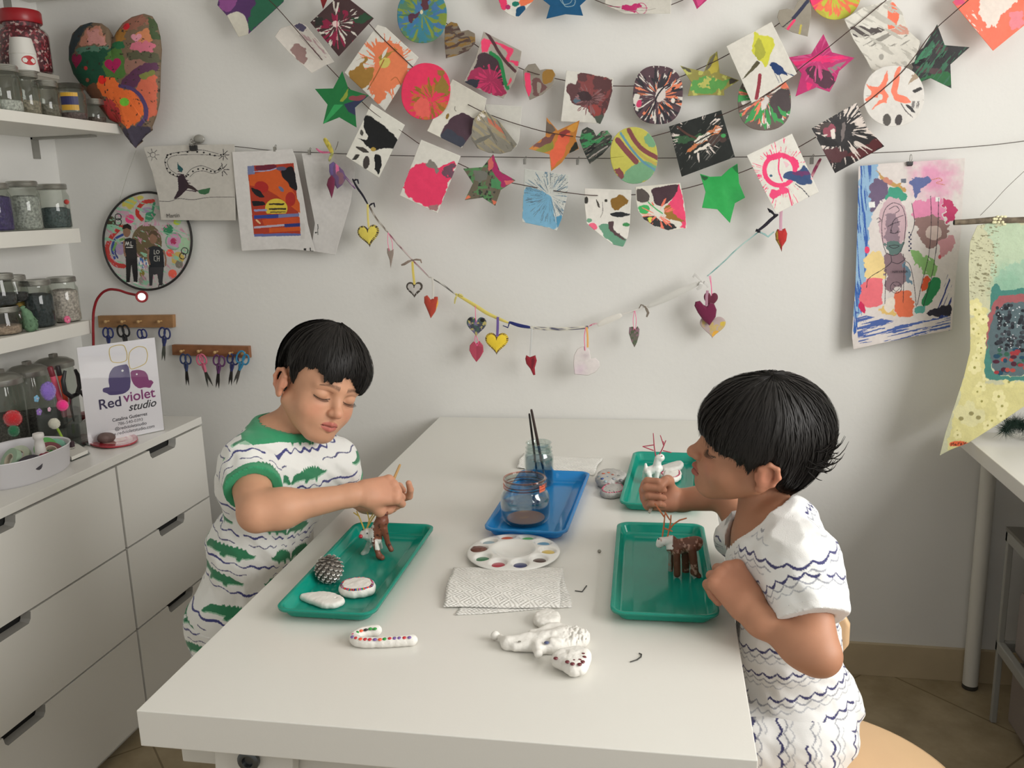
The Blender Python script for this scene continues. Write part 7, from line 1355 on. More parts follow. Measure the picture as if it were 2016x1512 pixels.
# ================================================================ chair under the right-hand boy
WD=mat('birch_ply',(226,190,148),rough=.35,var=.04,vscale=7)
SZ=.49
sc_pts=[PZ(p,SZ)for p in((1650,1413),(1750,1440),(1810,1475),(1860,1512))]
chp=tag(empty('wooden_chair',(.20,-1.26,0)),'round birch plywood chair on which the right-hand boy sits','chair')
q=MB();SCX,SCY=.212,-1.20
q.lathe([(.20,0),(.212,.003),(.216,.009),(.214,.016),(.206,.020),(.15,.016),(.001,.013)],72,(SCX,SCY,SZ-.020));q.build('seat',WD,chp,smooth=True,world=True,angle=50)
bk_=MB();vs=[];fs=[]
for i in range(25):
 a=math.radians(69+50*i/24);
 for j in range(7):
  z=.60+.10*j/6;cut_=math.sqrt(max(0,1-((i-12)/12.5)**2));zz=.645+(z-.65)*cut_*1.25;vs+=[(SCX+.190*math.cos(a),SCY+.190*math.sin(a),zz)]
for i in range(24):
 for j in range(6):p0=i*7+j;fs.append((p0,p0+7,p0+8,p0+1))
o=bk_.add(vs,fs).build('backrest',WD,chp,smooth=True,world=True);s=o.modifiers.new('ply','SOLIDIFY');s.thickness=.009
CHM=mat('chair_steel',(170,168,162),rough=.3,metal=.8)
MB().tube([(SCX-.01,SCY+.12,SZ-.02),(SCX-.01,SCY+.2,SZ-.005),(SCX-.01,SCY+.225,SZ+.05),(SCX-.01,SCY+.201,.66)],.008,10).build('back_post',CHM,chp,smooth=True,world=True)
for a in(45,135,225,315):
 c_,s_=math.cos(math.radians(a)),math.sin(math.radians(a));MB().tube([(SCX+.10*c_,SCY+.10*s_,SZ-.021),(SCX+.15*c_,SCY+.15*s_,.25),(SCX+.19*c_,SCY+.19*s_,0.002)],.009,12).build('leg',CHM,chp,smooth=True,world=True)
 # ================================================================ people
def unit(v):v=np.array(v,float);return v/np.linalg.norm(v)
def subdiv(V,Q,mask):
 """split the masked quads in four, sharing edge points"""
 em={};V=list(map(tuple,V));out=[]
 for q_,m in zip(Q.tolist()if hasattr(Q,'tolist')else Q,mask):
  if not m:out.append(q_);continue
  mids=[]
  for i in range(4):
   a,b=q_[i],q_[(i+1)%4];key=(a,b)if a<b else(b,a)
   if key not in em:em[key]=len(V);V.append(tuple((V[a][k]+V[b][k])*.5 for k in range(3)))
   mids.append(em[key])
  c=len(V);V.append(tuple(sum(V[i][k]for i in q_)*.25 for k in range(3)))
  out+=[[q_[0],mids[0],c,mids[3]],[mids[0],q_[1],mids[1],c],[c,mids[1],q_[2],mids[2]],[mids[3],c,mids[2],q_[3]]]
 return np.array(V),np.array(out)
class Head:
 """child's head in its own frame: x towards the child's left, y forward, z up, origin between the ears at eye level"""
 def __init__(s,o,M,sc):s.o=np.array(o);s.M=np.array(M);s.s=sc
 def P(s,l):return s.o+s.M@(np.array(l,float)*s.s)
 def L(s,X):return(X-s.o)@s.M/s.s
 def Rl(s,tilt=None):return s.M if tilt is None else s.M@tilt
 def e(s,F,c,r,k=.01,op='+',tilt=None):r=[r]*3 if not hasattr(r,'__len__')else r;F.ell(s.P(c),np.array(r)*s.s,s.Rl(tilt),k*s.s,op)
 def c(s,F,a,b,ra,rb=None,k=.01,op='+'):F.cap(s.P(a),s.P(b),ra*s.s,(ra if rb is None else rb)*s.s,k*s.s,op)
 def skull(s,F):
  s.e(F,(0,-.014,.034),(.070,.085,.077),.01);s.e(F,(0,.030,.026),(.058,.048,.052),.03);s.e(F,(0,.030,-.034),(.053,.045,.052),.03)
 def face(s,F,smile=0.0):
  s.skull(F)
  for x in(-1,1):
   s.e(F,(x*.033,.044,-.034),(.024,.022,.026),.02)
   s.c(F,(x*.050,-.002,-.040),(x*.018,.052,-.080),.017,.014,.022)
  s.e(F,(0,.0605,-.079),(.0185,.0165,.0155),.018)
  s.e(F,(0,.064,-.052),(.025,.0165,.021),.016)
  for x in(-1,1):
   s.e(F,(x*.031,.0825,.001),(.0175,.0150,.0115),.016,'-')
   s.e(F,(x*.0305,.0585,-.0005),(.0165,.0150,.0125),.004)
   s.c(F,(x*.010,.0730,.0165),(x*.042,.0600,.0185),.0068,.0058,.014)
  s.c(F,(0,.071,.006),(0,.0865,-.022),.0062,.0088,.011)
  s.e(F,(0,.0915,-.0270),(.0098,.0092,.0088),.007)
  for x in(-1,1):s.e(F,(x*.0088,.0835,-.0295),(.0066,.0070,.0060),.005);s.e(F,(x*.0048,.0895,-.0362),(.0030,.0036,.0026),.002,'-')
  s.c(F,(-.0165,.0735,-.0525),(0,.0828,-.0502),.0032,.0044,.004);s.c(F,(.0165,.0735,-.0525),(0,.0828,-.0502),.0032,.0044,.004)
  s.c(F,(-.013,.0745,-.0600),(0,.0808,-.0612),.0040,.0052,.004);s.c(F,(.013,.0745,-.0600),(0,.0808,-.0612),.0040,.0052,.004)
  s.c(F,(-.0185,.0745,-.0555+smile),(0,.0885,-.0560),.0010,.0012,.0022,'-');s.c(F,(.0185,.0745,-.0555+smile),(0,.0885,-.0560),.0010,.0012,.0022,'-')
  for x in(-1,1):
   a=math.radians(28)*x;T=np.array([[math.cos(a),math.sin(a),0],[-math.sin(a),math.cos(a),0],[0,0,1]])
   s.e(F,(x*.0725,-.012,-.010),(.0085,.0165,.0260),.006,tilt=T)
   rim=[(x*.0715,.001,-.012),(x*.0770,.001,.004),(x*.0800,-.010,.0145),(x*.0825,-.022,.010),(x*.0820,-.027,-.004),(x*.0790,-.022,-.019),(x*.0745,-.011,-.030)]
   for p0,p1 in zip(rim[:-1],rim[1:]):s.c(F,p0,p1,.0036,.0036,.003)
   s.e(F,(x*.0745,-.006,-.032),(.0045,.0070,.0070),.004)
   s.e(F,(x*.0850,-.0110,-.004),(.0048,.0072,.0105),.004,'-',tilt=T)
   s.c(F,(x*.0730,.003,-.008),(x*.0745,.002,-.017),.0034,.003,.003)
 def skin(s,V,base,lip,dark=0.0):
  l=s.L(V);c=np.tile(lin(base),(len(V),1));lipc=lin(lip);x,y,z=l[:,0],l[:,1],l[:,2]
  def mixin(m,col,a=1.0):
   m=(np.clip(m,0,1)*a)[:,None];return c*(1-m)+np.array(col)*m
  cheek=np.exp(-(((np.abs(x)-.036)/.016)**2+((z+.030)/.016)**2))*(y>.02);c=mixin(cheek,lin((206,128,104)),.35)
  nose=np.exp(-((x/.010)**2+((z+.028)/.010)**2))*(y>.07);c=mixin(nose,lin((206,130,108)),.3)
  ear=(np.abs(x)>.068)*np.exp(-((z+.01)/.03)**2);c=mixin(ear,lin((200,122,100)),.4)
  up_=(np.abs(x)<.0175)*(y>.066);zz=-.0555-.0*x
  lipm=np.clip(1.3-np.abs((z+.0558)/(.0085*np.sqrt(np.clip(1-(x/.0185)**2,0,1))+1e-4)),0,1)*3*up_;c=mixin(lipm,lipc,.85)
  ml=np.exp(-((z+.0557)/.0011)**2)*(np.abs(x)<.019)*(y>.06);c=mixin(ml,lin((96,50,44)),.8)
  for sx in(-1,1):
   u=(x*sx-.0265)/.0185;zb=.0175+.0035*(1-u*u)-.001*u;th=.0030*(1-.55*np.clip(u,-1,1))
   n=vn(x*1600+z*900,z*500,3);br=np.clip(1.4-np.abs(z-zb)/th,0,1)*(np.abs(u)<1)*(y>.03)*(.45+.55*n);c=mixin(br,lin((58,40,32)),.85)
   u=(x*sx-.0305)/.0150;zl=-.0058-.0034*(1-u*u);ll=np.exp(-((z-zl)/.0013)**2)*(np.abs(u)<1.05)*(y>.03);c=mixin(ll,lin((40,28,24)),.95)
   zc=.0075+.002*(1-u*u);ll=np.exp(-((z-zc)/.0012)**2)*(np.abs(u)<1.0)*(y>.03);c=mixin(ll,lin((140,92,72)),.5)
   sh=np.exp(-(((x*sx-.0300)/.015)**2+((z+.011)/.004)**2))*(y>.03);c=mixin(sh,lin((160,112,92)),.3)
  return c
 def hair_t(s,d,style):
  """hair thickness for unit directions d (own frame): positive where hair grows"""
  az=np.degrees(np.arctan2(d[:,0],d[:,1]));el=np.degrees(np.arcsin(np.clip(d[:,2],-1,1)));a=np.abs(az)
  kx=np.array([0,18,34,48,60,70,78,86,100,112,124,140,160,180.])
  if style=='L':
   b=np.interp(az,[-180,-140,-122,-110,-100,-88,-80,-74,-66,-58,-46,-36,-27,-20,-12,-3,5,11,18,26,36,48,60,70,78,86,100,112,124,140,180],[-31,-28,-20,0,18,16,-4,8,22,27,28,24,17,16,21,28,30,25,17,13,11,11,9,2,-6,14,20,0,-20,-28,-31])
  else:
   ky=np.array([11,10,8,7,4,0,-12,4,8,-6,-30,-38,-40,-41.]);b=np.interp(a,kx,ky)
  b=b+(vn(az/3.2+50,el*0,5)-.5)*5.5+(vn(az/1.1+90,el*0,8)-.5)*3
  m=el-b
  top=np.interp(a,[0,60,110,180],[.019,.017,.014,.014])if style=='L' else np.interp(a,[0,60,110,180],[.011,.012,.013,.015])
  if style=='L':top=top*np.interp(el,[-40,0,30,90],[.42,.75,1,1.15])
  else:top=top*np.interp(el,[-45,-20,10,90],[.8,1.15,1.15,1.0])
  edge=np.interp(az,[-180,-75,-60,-45,-30,0,20,60,80,180],[.22,.10,.08,.14,.42,.30,.55,.5,.25,.22])if style=='L' else np.interp(a,[0,55,80,120,180],[.6,.55,.35,.5,.5])
  g=np.clip(m/(22 if style=='L' else 14),0,1)**.7;t=top*(edge+(1-edge)*g)
  t=np.where(m>0,t,-.006)
  t=t+np.where(m>0,(vn(az/2.2+vn(el/25,az/60,4)*6,el/55,21)-.5)*.0034+(vn(az/.9,el/40,23)-.5)*.0016,0)
  return t,m
 def skull_r(s,d):
  F=Field();H2=Head((0,0,0),np.eye(3),1.0);H2 .skull(F)
  for x in(-1,1):H2 .c(F,(x*.050,-.002,-.040),(x*.018,.052,-.080),.017,.014,.022)
  H2 .c(F,(0,-.030,-.02),(0,-.035,-.075),.045,.036,.03)
  lo=np.full(len(d),.02);hi=np.full(len(d),.16)
  for _ in range(22):
   mid=(lo+hi)/2;ins=F.at(d*mid[:,None])<0;lo=np.where(ins,mid,lo);hi=np.where(ins,hi,mid)
  return(lo+hi)/2
 def build_hair(s,style,m,parent,seed=3,n=3200):
  NA,NE=420,210;az=np.linspace(-PI,PI,NA,endpoint=False);el=np.linspace(-1.0,PI/2-.004,NE)
  A,E=np.meshgrid(az,el);d=np.stack([np.cos(E)*np.sin(A),np.cos(E)*np.cos(A),np.sin(E)],-1).reshape(-1,3)
  r0=s.skull_r(d);t,mm_=s.hair_t(d,style);Vl=d*(r0+t)[:,None];V=np.array([s.P(v)for v in Vl])
  keep=(mm_>-3.2).reshape(NE,NA);I=np.arange(NE*NA).reshape(NE,NA);nx=np.roll(I,-1,1);kn=np.roll(keep,-1,1)
  kk=keep[:-1]|keep[1:]|kn[:-1]|kn[1:];Q=np.stack([I[:-1][kk],I[1:][kk],nx[1:][kk],nx[:-1][kk]],1)
  top=len(V);V=np.vstack([V,V[-NA:].mean(0)[None]]);faces=Q.tolist()+[[int(I[-1][k]),top,int(nx[-1][k])]for k in range(NA)]
  rs=np.random.RandomState(seed);a0=rs.uniform(-180,180,n);e0=rs.uniform(-10,82,n);ln=rs.uniform(26,52,n);dr=rs.uniform(-9,9,n)+(14 if style=='L' else-6)*np.exp(-(a0/60)**2)
  K=7;sv=[];pts=[]
  for k in range(K):
   u=k/(K-1);aa=np.radians(a0+dr*u);ee=np.radians(np.clip(e0-ln*u,-52,90));pts.append(np.stack([np.cos(ee)*np.sin(aa),np.cos(ee)*np.cos(aa),np.sin(ee)],-1))
  D=np.stack(pts,1).reshape(-1,3);t2,m2=s.hair_t(D,style);t2=np.abs(t2);r2=s.skull_r(D);t2=np.where(m2>0,t2,.0065 if style=='L' else .009)
  lift=rs.uniform(.0002,.0016,n)[:,None]+np.linspace(0,1,K)[None]*rs.uniform(0,.0022,n)[:,None]
  PL=(D*(r2+t2+lift.ravel())[:,None]).reshape(n,K,3);M2=m2 .reshape(n,K)
  base=len(V);ev=[];fc=[]
  for i in range(n):
   kmax=K
   for k in range(K):
    if M2[i,k]<-rs.uniform(1.0,4.5):kmax=k;break
   if kmax<3 or M2[i,0]<0:continue
   p=PL[i,:kmax];P3=np.array([s.P(v)for v in p]);side=np.cross(P3[-1]-P3[0],P3[0]-s.o);side/=np.linalg.norm(side)+1e-9
   b0=base+len(ev);
   for k in range(kmax):w_=.0011*s.s*(1-(k/(kmax-1))**2*.92);ev+=[P3[k]-side*w_,P3[k]+side*w_]
   for k in range(kmax-1):fc.append([b0+2*k,b0+2*k+1,b0+2*k+3,b0+2*k+2])
  V=np.vstack([V,np.array(ev)])
  return mesh_vq('hair',V,faces+fc,None,m,parent)
def lashes(H,m,parent):
 q=MB()
 for sx in(-1,1):
  for k in range(17):
   u=-1+2*k/16;x=sx*(.0305+.0150*u);z=-.0060-.0034*(1-u*u);y=.0585+.0150*math.sqrt(max(0,1-(u*.92)**2*.9))*1.0
   a=H.P((x,y-.0006,z+.0006));b=H.P((x+sx*.0016*u,y+.0035,z-.0024));c=H.P((x+sx*.0030*u,y+.0062,z-.0022));q.tube([a,b,c],[.00042,.00034,.0001],5)
 return q.build('eyelashes',m,parent,smooth=True,world=True)
def hand(F,wrist,d,n,thumb_side,curls,th,sc=1.0,spread=0.0,flen=1.0):
 """d along the fingers, n out of the back of the hand, thumb_side points to the thumb; curls: per finger (mcp, pip, dip) degrees"""
 d=unit(d);n=unit(np.array(n)-d*np.dot(n,d));x=np.cross(d,n);x=x if np.dot(x,thumb_side)>0 else-x
 W=lambda l:np.array(wrist)+sc*(x*l[0]+d*l[1]+n*l[2])
 kn=[(.0205,.058,0),(.0075,.061,.0015),(-.0060,.058,.001),(-.0185,.052,-.001)];ln_=[(.030,.018,.015),(.033,.021,.016),(.030,.019,.015),(.024,.014,.013)];out=[]
 F.cap(W((0,-.02,0)),W((0,.012,0)),.0185*sc,.0175*sc,.012)
 for(kx,ky,kz),L3,cu in zip(kn,ln_,curls):
  F.cap(W((kx*.62,.008,0)),W((kx,ky,kz)),.0135*sc,.0098*sc,.010)
  ang=0;p=np.array([kx,ky,kz]);rr=.0080
  tips=[p.copy()]
  for i,(L_,c_)in enumerate(zip(L3,cu)):
   ang+=math.radians(c_);v=np.array([spread*kx*6*(1 if i==0 else .3),math.cos(ang),-math.sin(ang)]);v/=np.linalg.norm(v);q_=p+v*L_*flen;r2=rr*.90
   F.cap(W(p),W(q_),rr*sc,r2*sc,.0014);p=q_;rr=r2;tips.append(p.copy())
  F.ell(W((kx,ky,kz+.003)),.0092*sc,k=.003);out.append(W(p))
 F.cap(W((.010,.010,-.004)),W(th[0]),.0135*sc,.0115*sc,.010);F.cap(W(th[0]),W(th[1]),.0105*sc,.0085*sc,.004);F.cap(W(th[1]),W(th[2]),.0086*sc,.0068*sc,.003)
 return W,out
def nail(W,p,q_,n,parent,sc=1.0):pass
SKIN=vmat('skin',rough=.5,spec=.35,bump=.06,bscale=900,sss=.12)
HAIRM=mat('black_hair',(27,24,22),rough=.55,spec=.3);LASH=mat('lash',(20,15,13),rough=.6)
def garment(name,F,body,h,cuts,colf,m,parent,lo=None,hi=None,fine=True,gap=-.0006,wrinkle=None,hollow=True,core=None,clamp=None):
 """cloth shell: outer surface F, hollowed by the body, trimmed by cut functions (positive = removed)"""
 def f(X):
  d=F.at(X)
  if wrinkle is not None:d=d-wrinkle(X)
  if core is not None:e=core.at(X)-.0055;k=.008;hh=np.maximum(k-np.abs(d-e),0)/k;d=np.minimum(d,e)-hh*hh*k*.25
  for c in cuts:d=np.maximum(d,c(X))
  if hollow:d=np.maximum(d,-(body.at(X)-gap))
  return d
 if lo is None:lo,hi=F.bounds(.012)
 D0,lo=F.grid(lo,hi,h);D1=core.grid(lo,lo+(np.array(D0 .shape)-1.001)*h,h)[0]-.005;D1=D1[:D0 .shape[0],:D0 .shape[1],:D0 .shape[2]];D0=np.minimum(D0,D1);ax=[lo[i]+h*np.arange(D0 .shape[i])for i in range(3)];D=D0 .copy();near=D0<.014
 G_x=np.stack(np.meshgrid(*ax,indexing='ij'),-1)[near];D[near]=f(G_x)
 V,Q=snet(D,lo,h);V=relax(V,Q,1,.35)
 if fine:V,Q=subdiv(V,Q,np.ones(len(Q),bool));V=relax(V,Q,1,.3)
 if clamp:V=clamp(V)
 return V,Q,f
def emit(name,V,Q,cols,m,parent,mask=None):
 if mask is not None:
  Q=Q[mask];u,inv=np.unique(Q,return_inverse=True);V=V[u];cols=cols[u];Q=inv.reshape(-1,4)
 return mesh_vq(name,V,Q,cols,m,parent)
CROC=[(4,30),(12,26),(20,24),(24,20),(27,24),(31,19),(34,23),(38,18),(41,22),(45,17),(48,21),(52,17),(55,21),(59,17),(62,22),(66,18),(69,23),(74,20),(80,26),(90,30),(97,29),(92,34),(80,36),(70,37),(66,44),(60,42),(61,37),(44,37),(38,45),(32,42),(34,37),(20,37),(10,40),(2,46),(-4,44),(2,37)]
def pat_croc(h,t,seed):
 """repeat print of green crocodiles over navy water lines; h round the cloth, t along it, millimetres"""
 c=np.tile(C_((230,230,226)),(len(h),1));r=np.floor(t/58).astype(int);hh=h+(r%2)*62+(r%3)*17;i=np.floor(hh/122);x=hh-i*122;y=t-r*58
 x=np.where((i+r)%2==0,x,118-x)
 wl=np.abs(y-(51+2.2*np.sin(x/5.2)+1.8*np.abs(np.sin(x/9))))-(1.6+.7*np.sin(x/13));c[(wl<0)&(vn(hh/34,r*1.,seed)>.28)]=C_((62,64,122))
 w2=np.abs(y-(12+2.0*np.sin(x/4.6+1)))-1.0;c[(w2<0)&(vn(hh/26,r*1.+9,seed+3)>.5)]=C_((84,84,120))
 g=inpoly(x,y,CROC)&(vn(i,r*1.+3,seed+1)>.12);c[g]=C_((46,122,84));e=inpoly(x,y-2.5,CROC)&~g&(y<46)&(vn(i,r*1.+3,seed+1)>.12);c[e]=C_((150,190,164))
 return c
def pat_wave(h,t,seed,navy=(58,58,104)):
 c=np.tile(C_((234,234,232)),(len(h),1));sp=37.0;r=np.floor(t/sp);y=t-r*sp;sc_=21.0
 a=np.abs(np.sin(PI*(h+r*9)/sc_+.35*np.sin(h/40)));f=8+6.5*a
 c[(np.abs(y-f)<1.45+.5*a)&(vn(h/60,r,seed)>.2)]=C_(navy)
 a2=np.abs(np.sin(PI*(h+8+r*13)/sc_));c[(np.abs(y-(17+6*a2))<1.2)]=C_((158,160,168));a3=np.abs(np.sin(PI*(h+3+r*5)/18.));c[(np.abs(y-(26+5*a3))<1.0)&(vn(h/50,r,seed+5)>.3)]=C_((188,190,194))
 return c
def limb_uv(X,a,b,ref,rad):
 a=np.array(a);b=np.array(b);ax=unit(b-a);u=unit(ref-ax*np.dot(ref,ax));v=np.cross(ax,u);r=X-a
 return np.arctan2(r@v,r@u)*rad*1000,(r@ax)*1000
def seg_d(X,a,b):a=np.array(a);b=np.array(b);ab=b-a;t=np.clip(((X-a)@ab)/ab.dot(ab),0,1);return np.linalg.norm(X-a-t[:,None]*ab,axis=1)
# ---------------------------------------------------------------- the boy on the left
def MM(l,f,u):return np.stack([unit(l),unit(f),unit(u)],1)
HL=Head((-.6472,-.9299,1.0323),MM((.539,.767,-.348),(.765,-.619,-.18),(.353,.169,.92)),.945)
B=Field();HL.face(B)
w_=unit((.52,.80,-.10));f_=unit((.84,-.52,-.10))
nb=PY((563,858),-.950);nk=HL.P((0,-.022,-.05))
B.cap(nk,nb,.038,.040,.014)
ch=PY((551,948),-.952);ab=PY((516,1075),-.935);pv=PY((486,1205),-.945)
up_=unit(nb-ab);RT=np.stack([w_,unit(np.cross(up_,w_)),up_],1)
shR=PY((488,918),-1.035);shL=PY((652,915),-.870)
tpR,tpL=PY((530,850),-.955),PY((560,845),-.925)
def torso(F,off,k=.03):
 F.cap(tpR,shR,.032+off*.7,.034+off*.6,.02);F.cap(tpL,shL,.032+off*.7,.032+off*.6,.02);F.ell(ch,(.104+off,.068+off,.092+off),RT,k);F.ell(ab,(.094+off,.070+off*1.2,.105+off),RT,k);F.ell(pv,(.098+off,.078+off,.09+off),RT,k)
 F.cap(shR,shL,.033+off*.8,.033+off*.8,.03)
torso(B,0)
elR=PY((506,1010),-1.135);wrR=PY((692,975),-1.040)
B.cap(shR,elR,.036,.031,.012);B.cap(elR,wrR,.0315,.0195,.010);B.ell(elR+(wrR-elR)*.25,.0335,k=.02)
elL=PY((676,962),-.800);wrL=PY((724,990),-.910)
B.cap(shL,elL,.034,.029,.012);B.cap(elL,wrL,.028,.020,.01)
hdR=unit(PY((780,962),-1.0)-wrR);WR_,tR=hand(B,wrR+hdR*.018,hdR,(.05,-.80,.60),(0,-.3,-1),[(62,88,40),(66,92,45),(70,92,50),(72,90,50)],[(.030,.030,-.020),(.026,.048,-.030),(.012,.060,-.034)],.98)
hdL=unit(PY((806,996),-.950)-wrL);WL_,tL=hand(B,wrL+hdL*.010,hdL,(0,.3,-1),(.2,.9,.3),[(16,42,26),(70,86,40),(76,90,45),(80,90,45)],[(.034,.034,-.014),(.036,.052,-.018),(.028,.068,-.016)],.95)
for sx,hip,kne,ank in((-1,pv-w_*.048,(-.845,-.965,.33),(-.87,-.87,.06)),(1,pv+w_*.048,(-.800,-.85,.33),(-.82,-.76,.06))):
 B.cap(hip,kne,.062,.044,.03);B.cap(kne,ank,.042,.028,.02);B.cap(ank,np.array(ank)+f_*.095+np.array([0,0,-.033]),.030,.024,.015);B.ell(np.array(ank)+f_*-.01+np.array([0,0,-.03]),.028,k=.01)
GH=.0026
def body_mesh(B,head,hands,name,skin,lip,label,clamp):
 lo,hi=B.bounds(.008);lo[2]=max(lo[2],.001);D,lo=B.grid(lo,hi,GH);V,Q=snet(D,lo,GH);V=relax(V,Q,1,.4)
 cen=V[Q].mean(1);l=head.L(cen);m=(np.abs(l)<(.1,.12,.11)).all(1)
 for hc in hands:m|=np.linalg.norm(cen-hc,axis=1)<.085
 V,Q=subdiv(V,Q,m);V=project(B.at,V,2)
 cen=V[Q].mean(1);l=head.L(cen);m=(l[:,1]>.045)&(np.abs(l[:,0])<.052)&(l[:,2]>-.075)&(l[:,2]<.03)
 V,Q=subdiv(V,Q,m);V=project(B.at,V,1,.0004)
 V[:,2]=np.maximum(V[:,2],.001);V=clamp(V)
 c=head.skin(V,skin,lip)
 for hc in hands:
  m_=np.exp(-(np.linalg.norm(V-hc,axis=1)/.05)**2)[:,None]*.35;c=c*(1-m_)+lin((206,136,112))*m_
 c*=(.94+.12*fbm(V[:,0]*60,V[:,2]*60+V[:,1]*35,5)[:,None])
 o=mesh_vq(name,V,Q,np.clip(c,0,1),SKIN);return tag(o,label,'person','boys at the craft table' if False else None)
SK1=(200,150,120)
boyL=body_mesh(B,HL,[WR_((0,.05,-.01)),WL_((0,.06,-.01))],'person',SK1,(184,100,92),'boy in a crocodile-print shirt with green collar, standing and looking down at his deer',lambda V:np.stack([np.where((V[:,2]>.68)&(V[:,2]<.744)&(V[:,0]>-.682),-.682,V[:,0]),V[:,1],V[:,2]],1))
HL.build_hair('L',HAIRM,boyL,3);lashes(HL,LASH,boyL)
def wr(X):return(fbm(X[:,0]*22+X[:,2]*9,X[:,2]*16+X[:,1]*18,4,3)-.5)*.020+(fbm(X[:,0]*60+X[:,1]*40,X[:,2]*34,9,2)-.5)*.004
S=Field();torso(S,.0125,.035)
cuR=shR+(elR-shR)*.52;cuL=shL+(elL-shL)*.55
S.cap(shR,shR+(elR-shR)*.85,.043,.0480,.028);S.cap(shL,shL+(elL-shL)*.82,.047,.0475,.025)
S.cap(nb+up_*-.012,nb+up_*.012,.048,.044,.02)
K=Field();torso(K,0)
LEGL=((pv-w_*.048,(-.845,-.965,.33),(-.87,-.87,.06)),(pv+w_*.048,(-.800,-.85,.33),(-.82,-.76,.06)))
for hip,kne,ank in LEGL:K.cap(hip,kne,.062,.044,.03);K.cap(kne,ank,.042,.028,.02)
K.cap(nk,nb,.038,.040,.014);K.cap(shR,elR,.040,.039,.012);K.cap(shL,elL,.034,.029,.012)
def clampL(V):V=V.copy();m=(V[:,2]>.683)&(V[:,2]<.743)&(V[:,0]>-.678);V[m,0]=-.678;return V
axR=unit(elR-shR);axL=unit(elL-shL);cB,cF,cL=PY((513,806),-.925),PY((588,884),-1.035),PY((655,864),-.945);nup=np.cross(cF-cB,cL-cB);nup=unit(nup)*(1 if nup[2]>0 else-1)
dn=lambda X,c,a:(X-c)@a
def cutR(X):return np.where(seg_d(X,shR,elR)<.07,dn(X,cuR,axR),-1)
def cutL(X):return np.where(seg_d(X,shL,elL)<.07,dn(X,cuL,axL),-1)
ncen=cB
def cutN(X):return dn(X,ncen,nup)
hem=pv+up_*-.055
V,Q,f=garment('t_shirt',S,B,.0030,[cutR,cutL,cutN,lambda X:-dn(X,hem,up_)],None,None,boyL,wrinkle=wr,core=K,clamp=clampL)
def colS(V):
 tor=V-ch;h=np.arctan2(tor@w_,tor@f_)*105;t=-(tor@up_)*1000+200;c=pat_croc(h,t,3)
 dR,dL=seg_d(V,shR,elR),seg_d(V,shL,elL)
 for s_,e_,dd,sd in((shR,elR,dR,11),(shL,elL,dL,17)):
  m=(dd<.056)&(((V-s_)@unit(e_-s_))>.012);hh,tt=limb_uv(V[m],s_,e_,w_,.05);c[m]=pat_croc(hh+40,tt+30,sd)
 return c
col=colS(V)
GRN=lin((44,140,96))
cen=V[Q].mean(1)
mR=(seg_d(cen,shR,elR)<.062)&(dn(cen,cuR,axR)>-.014);mL=(seg_d(cen,shL,elL)<.062)&(dn(cen,cuL,axL)>-.016)
mC=(dn(cen,ncen,nup)>-.013)&(np.linalg.norm(cen-nb,axis=1)<.105)
CLOTH=vmat('printed_jersey',rough=.85,bump=.25,bscale=1400,sheen=.25);RIBM=mat('green_ribbing',(48,146,100),rough=.85,bump=.4,bscale=900,sheen=.2)
ts=emit('t_shirt',V,Q,col,CLOTH,boyL,~(mR|mL|mC));emit('collar',V,Q,col,RIBM,ts,mC);emit('sleeve_cuff',V,Q,col,RIBM,ts,mR);emit('sleeve_cuff',V,Q,col,RIBM,ts,mL)
T_=Field();T_.ell(pv-up_*.01,(.104,.085,.09),RT,.03)
for hip,kne,ank in((pv-w_*.048,(-.845,-.965,.33),(-.87,-.87,.06)),(pv+w_*.048,(-.800,-.85,.33),(-.82,-.76,.06))):T_.cap(hip,kne,.074,.060,.03);T_.cap(kne,ank,.058,.046,.02)
tl,th_=T_.bounds(.035);V,Q,f=garment('trousers',T_,B,.0036,[lambda X:dn(X,hem,up_)-.06,lambda X:.085-X[:,2]],None,None,boyL,wrinkle=wr,fine=True,core=K,clamp=clampL,lo=tl,hi=th_)
emit('trousers',V,Q,pat_croc(np.arctan2(V[:,1]-pv[1],V[:,0]-pv[0])*110+40,-V[:,2]*1000+928,3),CLOTH,boyL)
ctip=np.array(tR).mean(0);brush('paintbrush',PY((788,914),-.985),PY((740,1024),-1.012),(190,150,96),'thin tan-handled paintbrush in the left boy\'s fist',r0=.0024,tip=(60,110,96),fer=(196,160,80))
# ---------------------------------------------------------------- the boy on the right
HR=Head((.1158,-1.0999,.9847),MM((.04,-.973,-.227),(-.985,-.077,.156),(.17,-.217,.961)),.955)
B2=Field();HR.face(B2,.0012)
fR=unit((-.97,.10,0));wR=unit((-.10,-.99,0))
nb2=PY((1500,1045),-1.10);B2 .cap(HR.P((0,-.028,-.05)),nb2,.036,.040,.014)
ch2=PY((1530,1125),-1.125);ab2=PY((1545,1265),-1.13);pv2=PY((1572,1400),-1.135)
up2=unit(nb2-ab2);up2=unit(up2-wR*np.dot(up2,wR));RT2=np.stack([wR,unit(np.cross(up2,wR)),up2],1)
s2L=PY((1575,1120),-1.222);s2R=PY((1480,1052),-1.00)
t2a=PY((1548,1030),-1.14)
def torso2(F,off,k=.03):
 F.cap(t2a,s2L,.033+off*.7,.033+off*.6,.02);F.cap(t2a,s2R,.033+off*.7,.033+off*.6,.02);F.ell(ch2,(.088+off,.066+off,.090+off),RT2,k);F.ell(ab2,(.082+off,.066+off,.105+off),RT2,k);F.ell(pv2,(.095+off,.080+off,.085+off),RT2,k);F.cap(s2L,s2R,.037+off*.8,.037+off*.8,.03)
torso2(B2,0)
e2L=PY((1614,1290),-1.300);w2L=PY((1489,1214),-1.258);e2R=PY((1428,975),-.945);w2R=PY((1336,985),-.925)
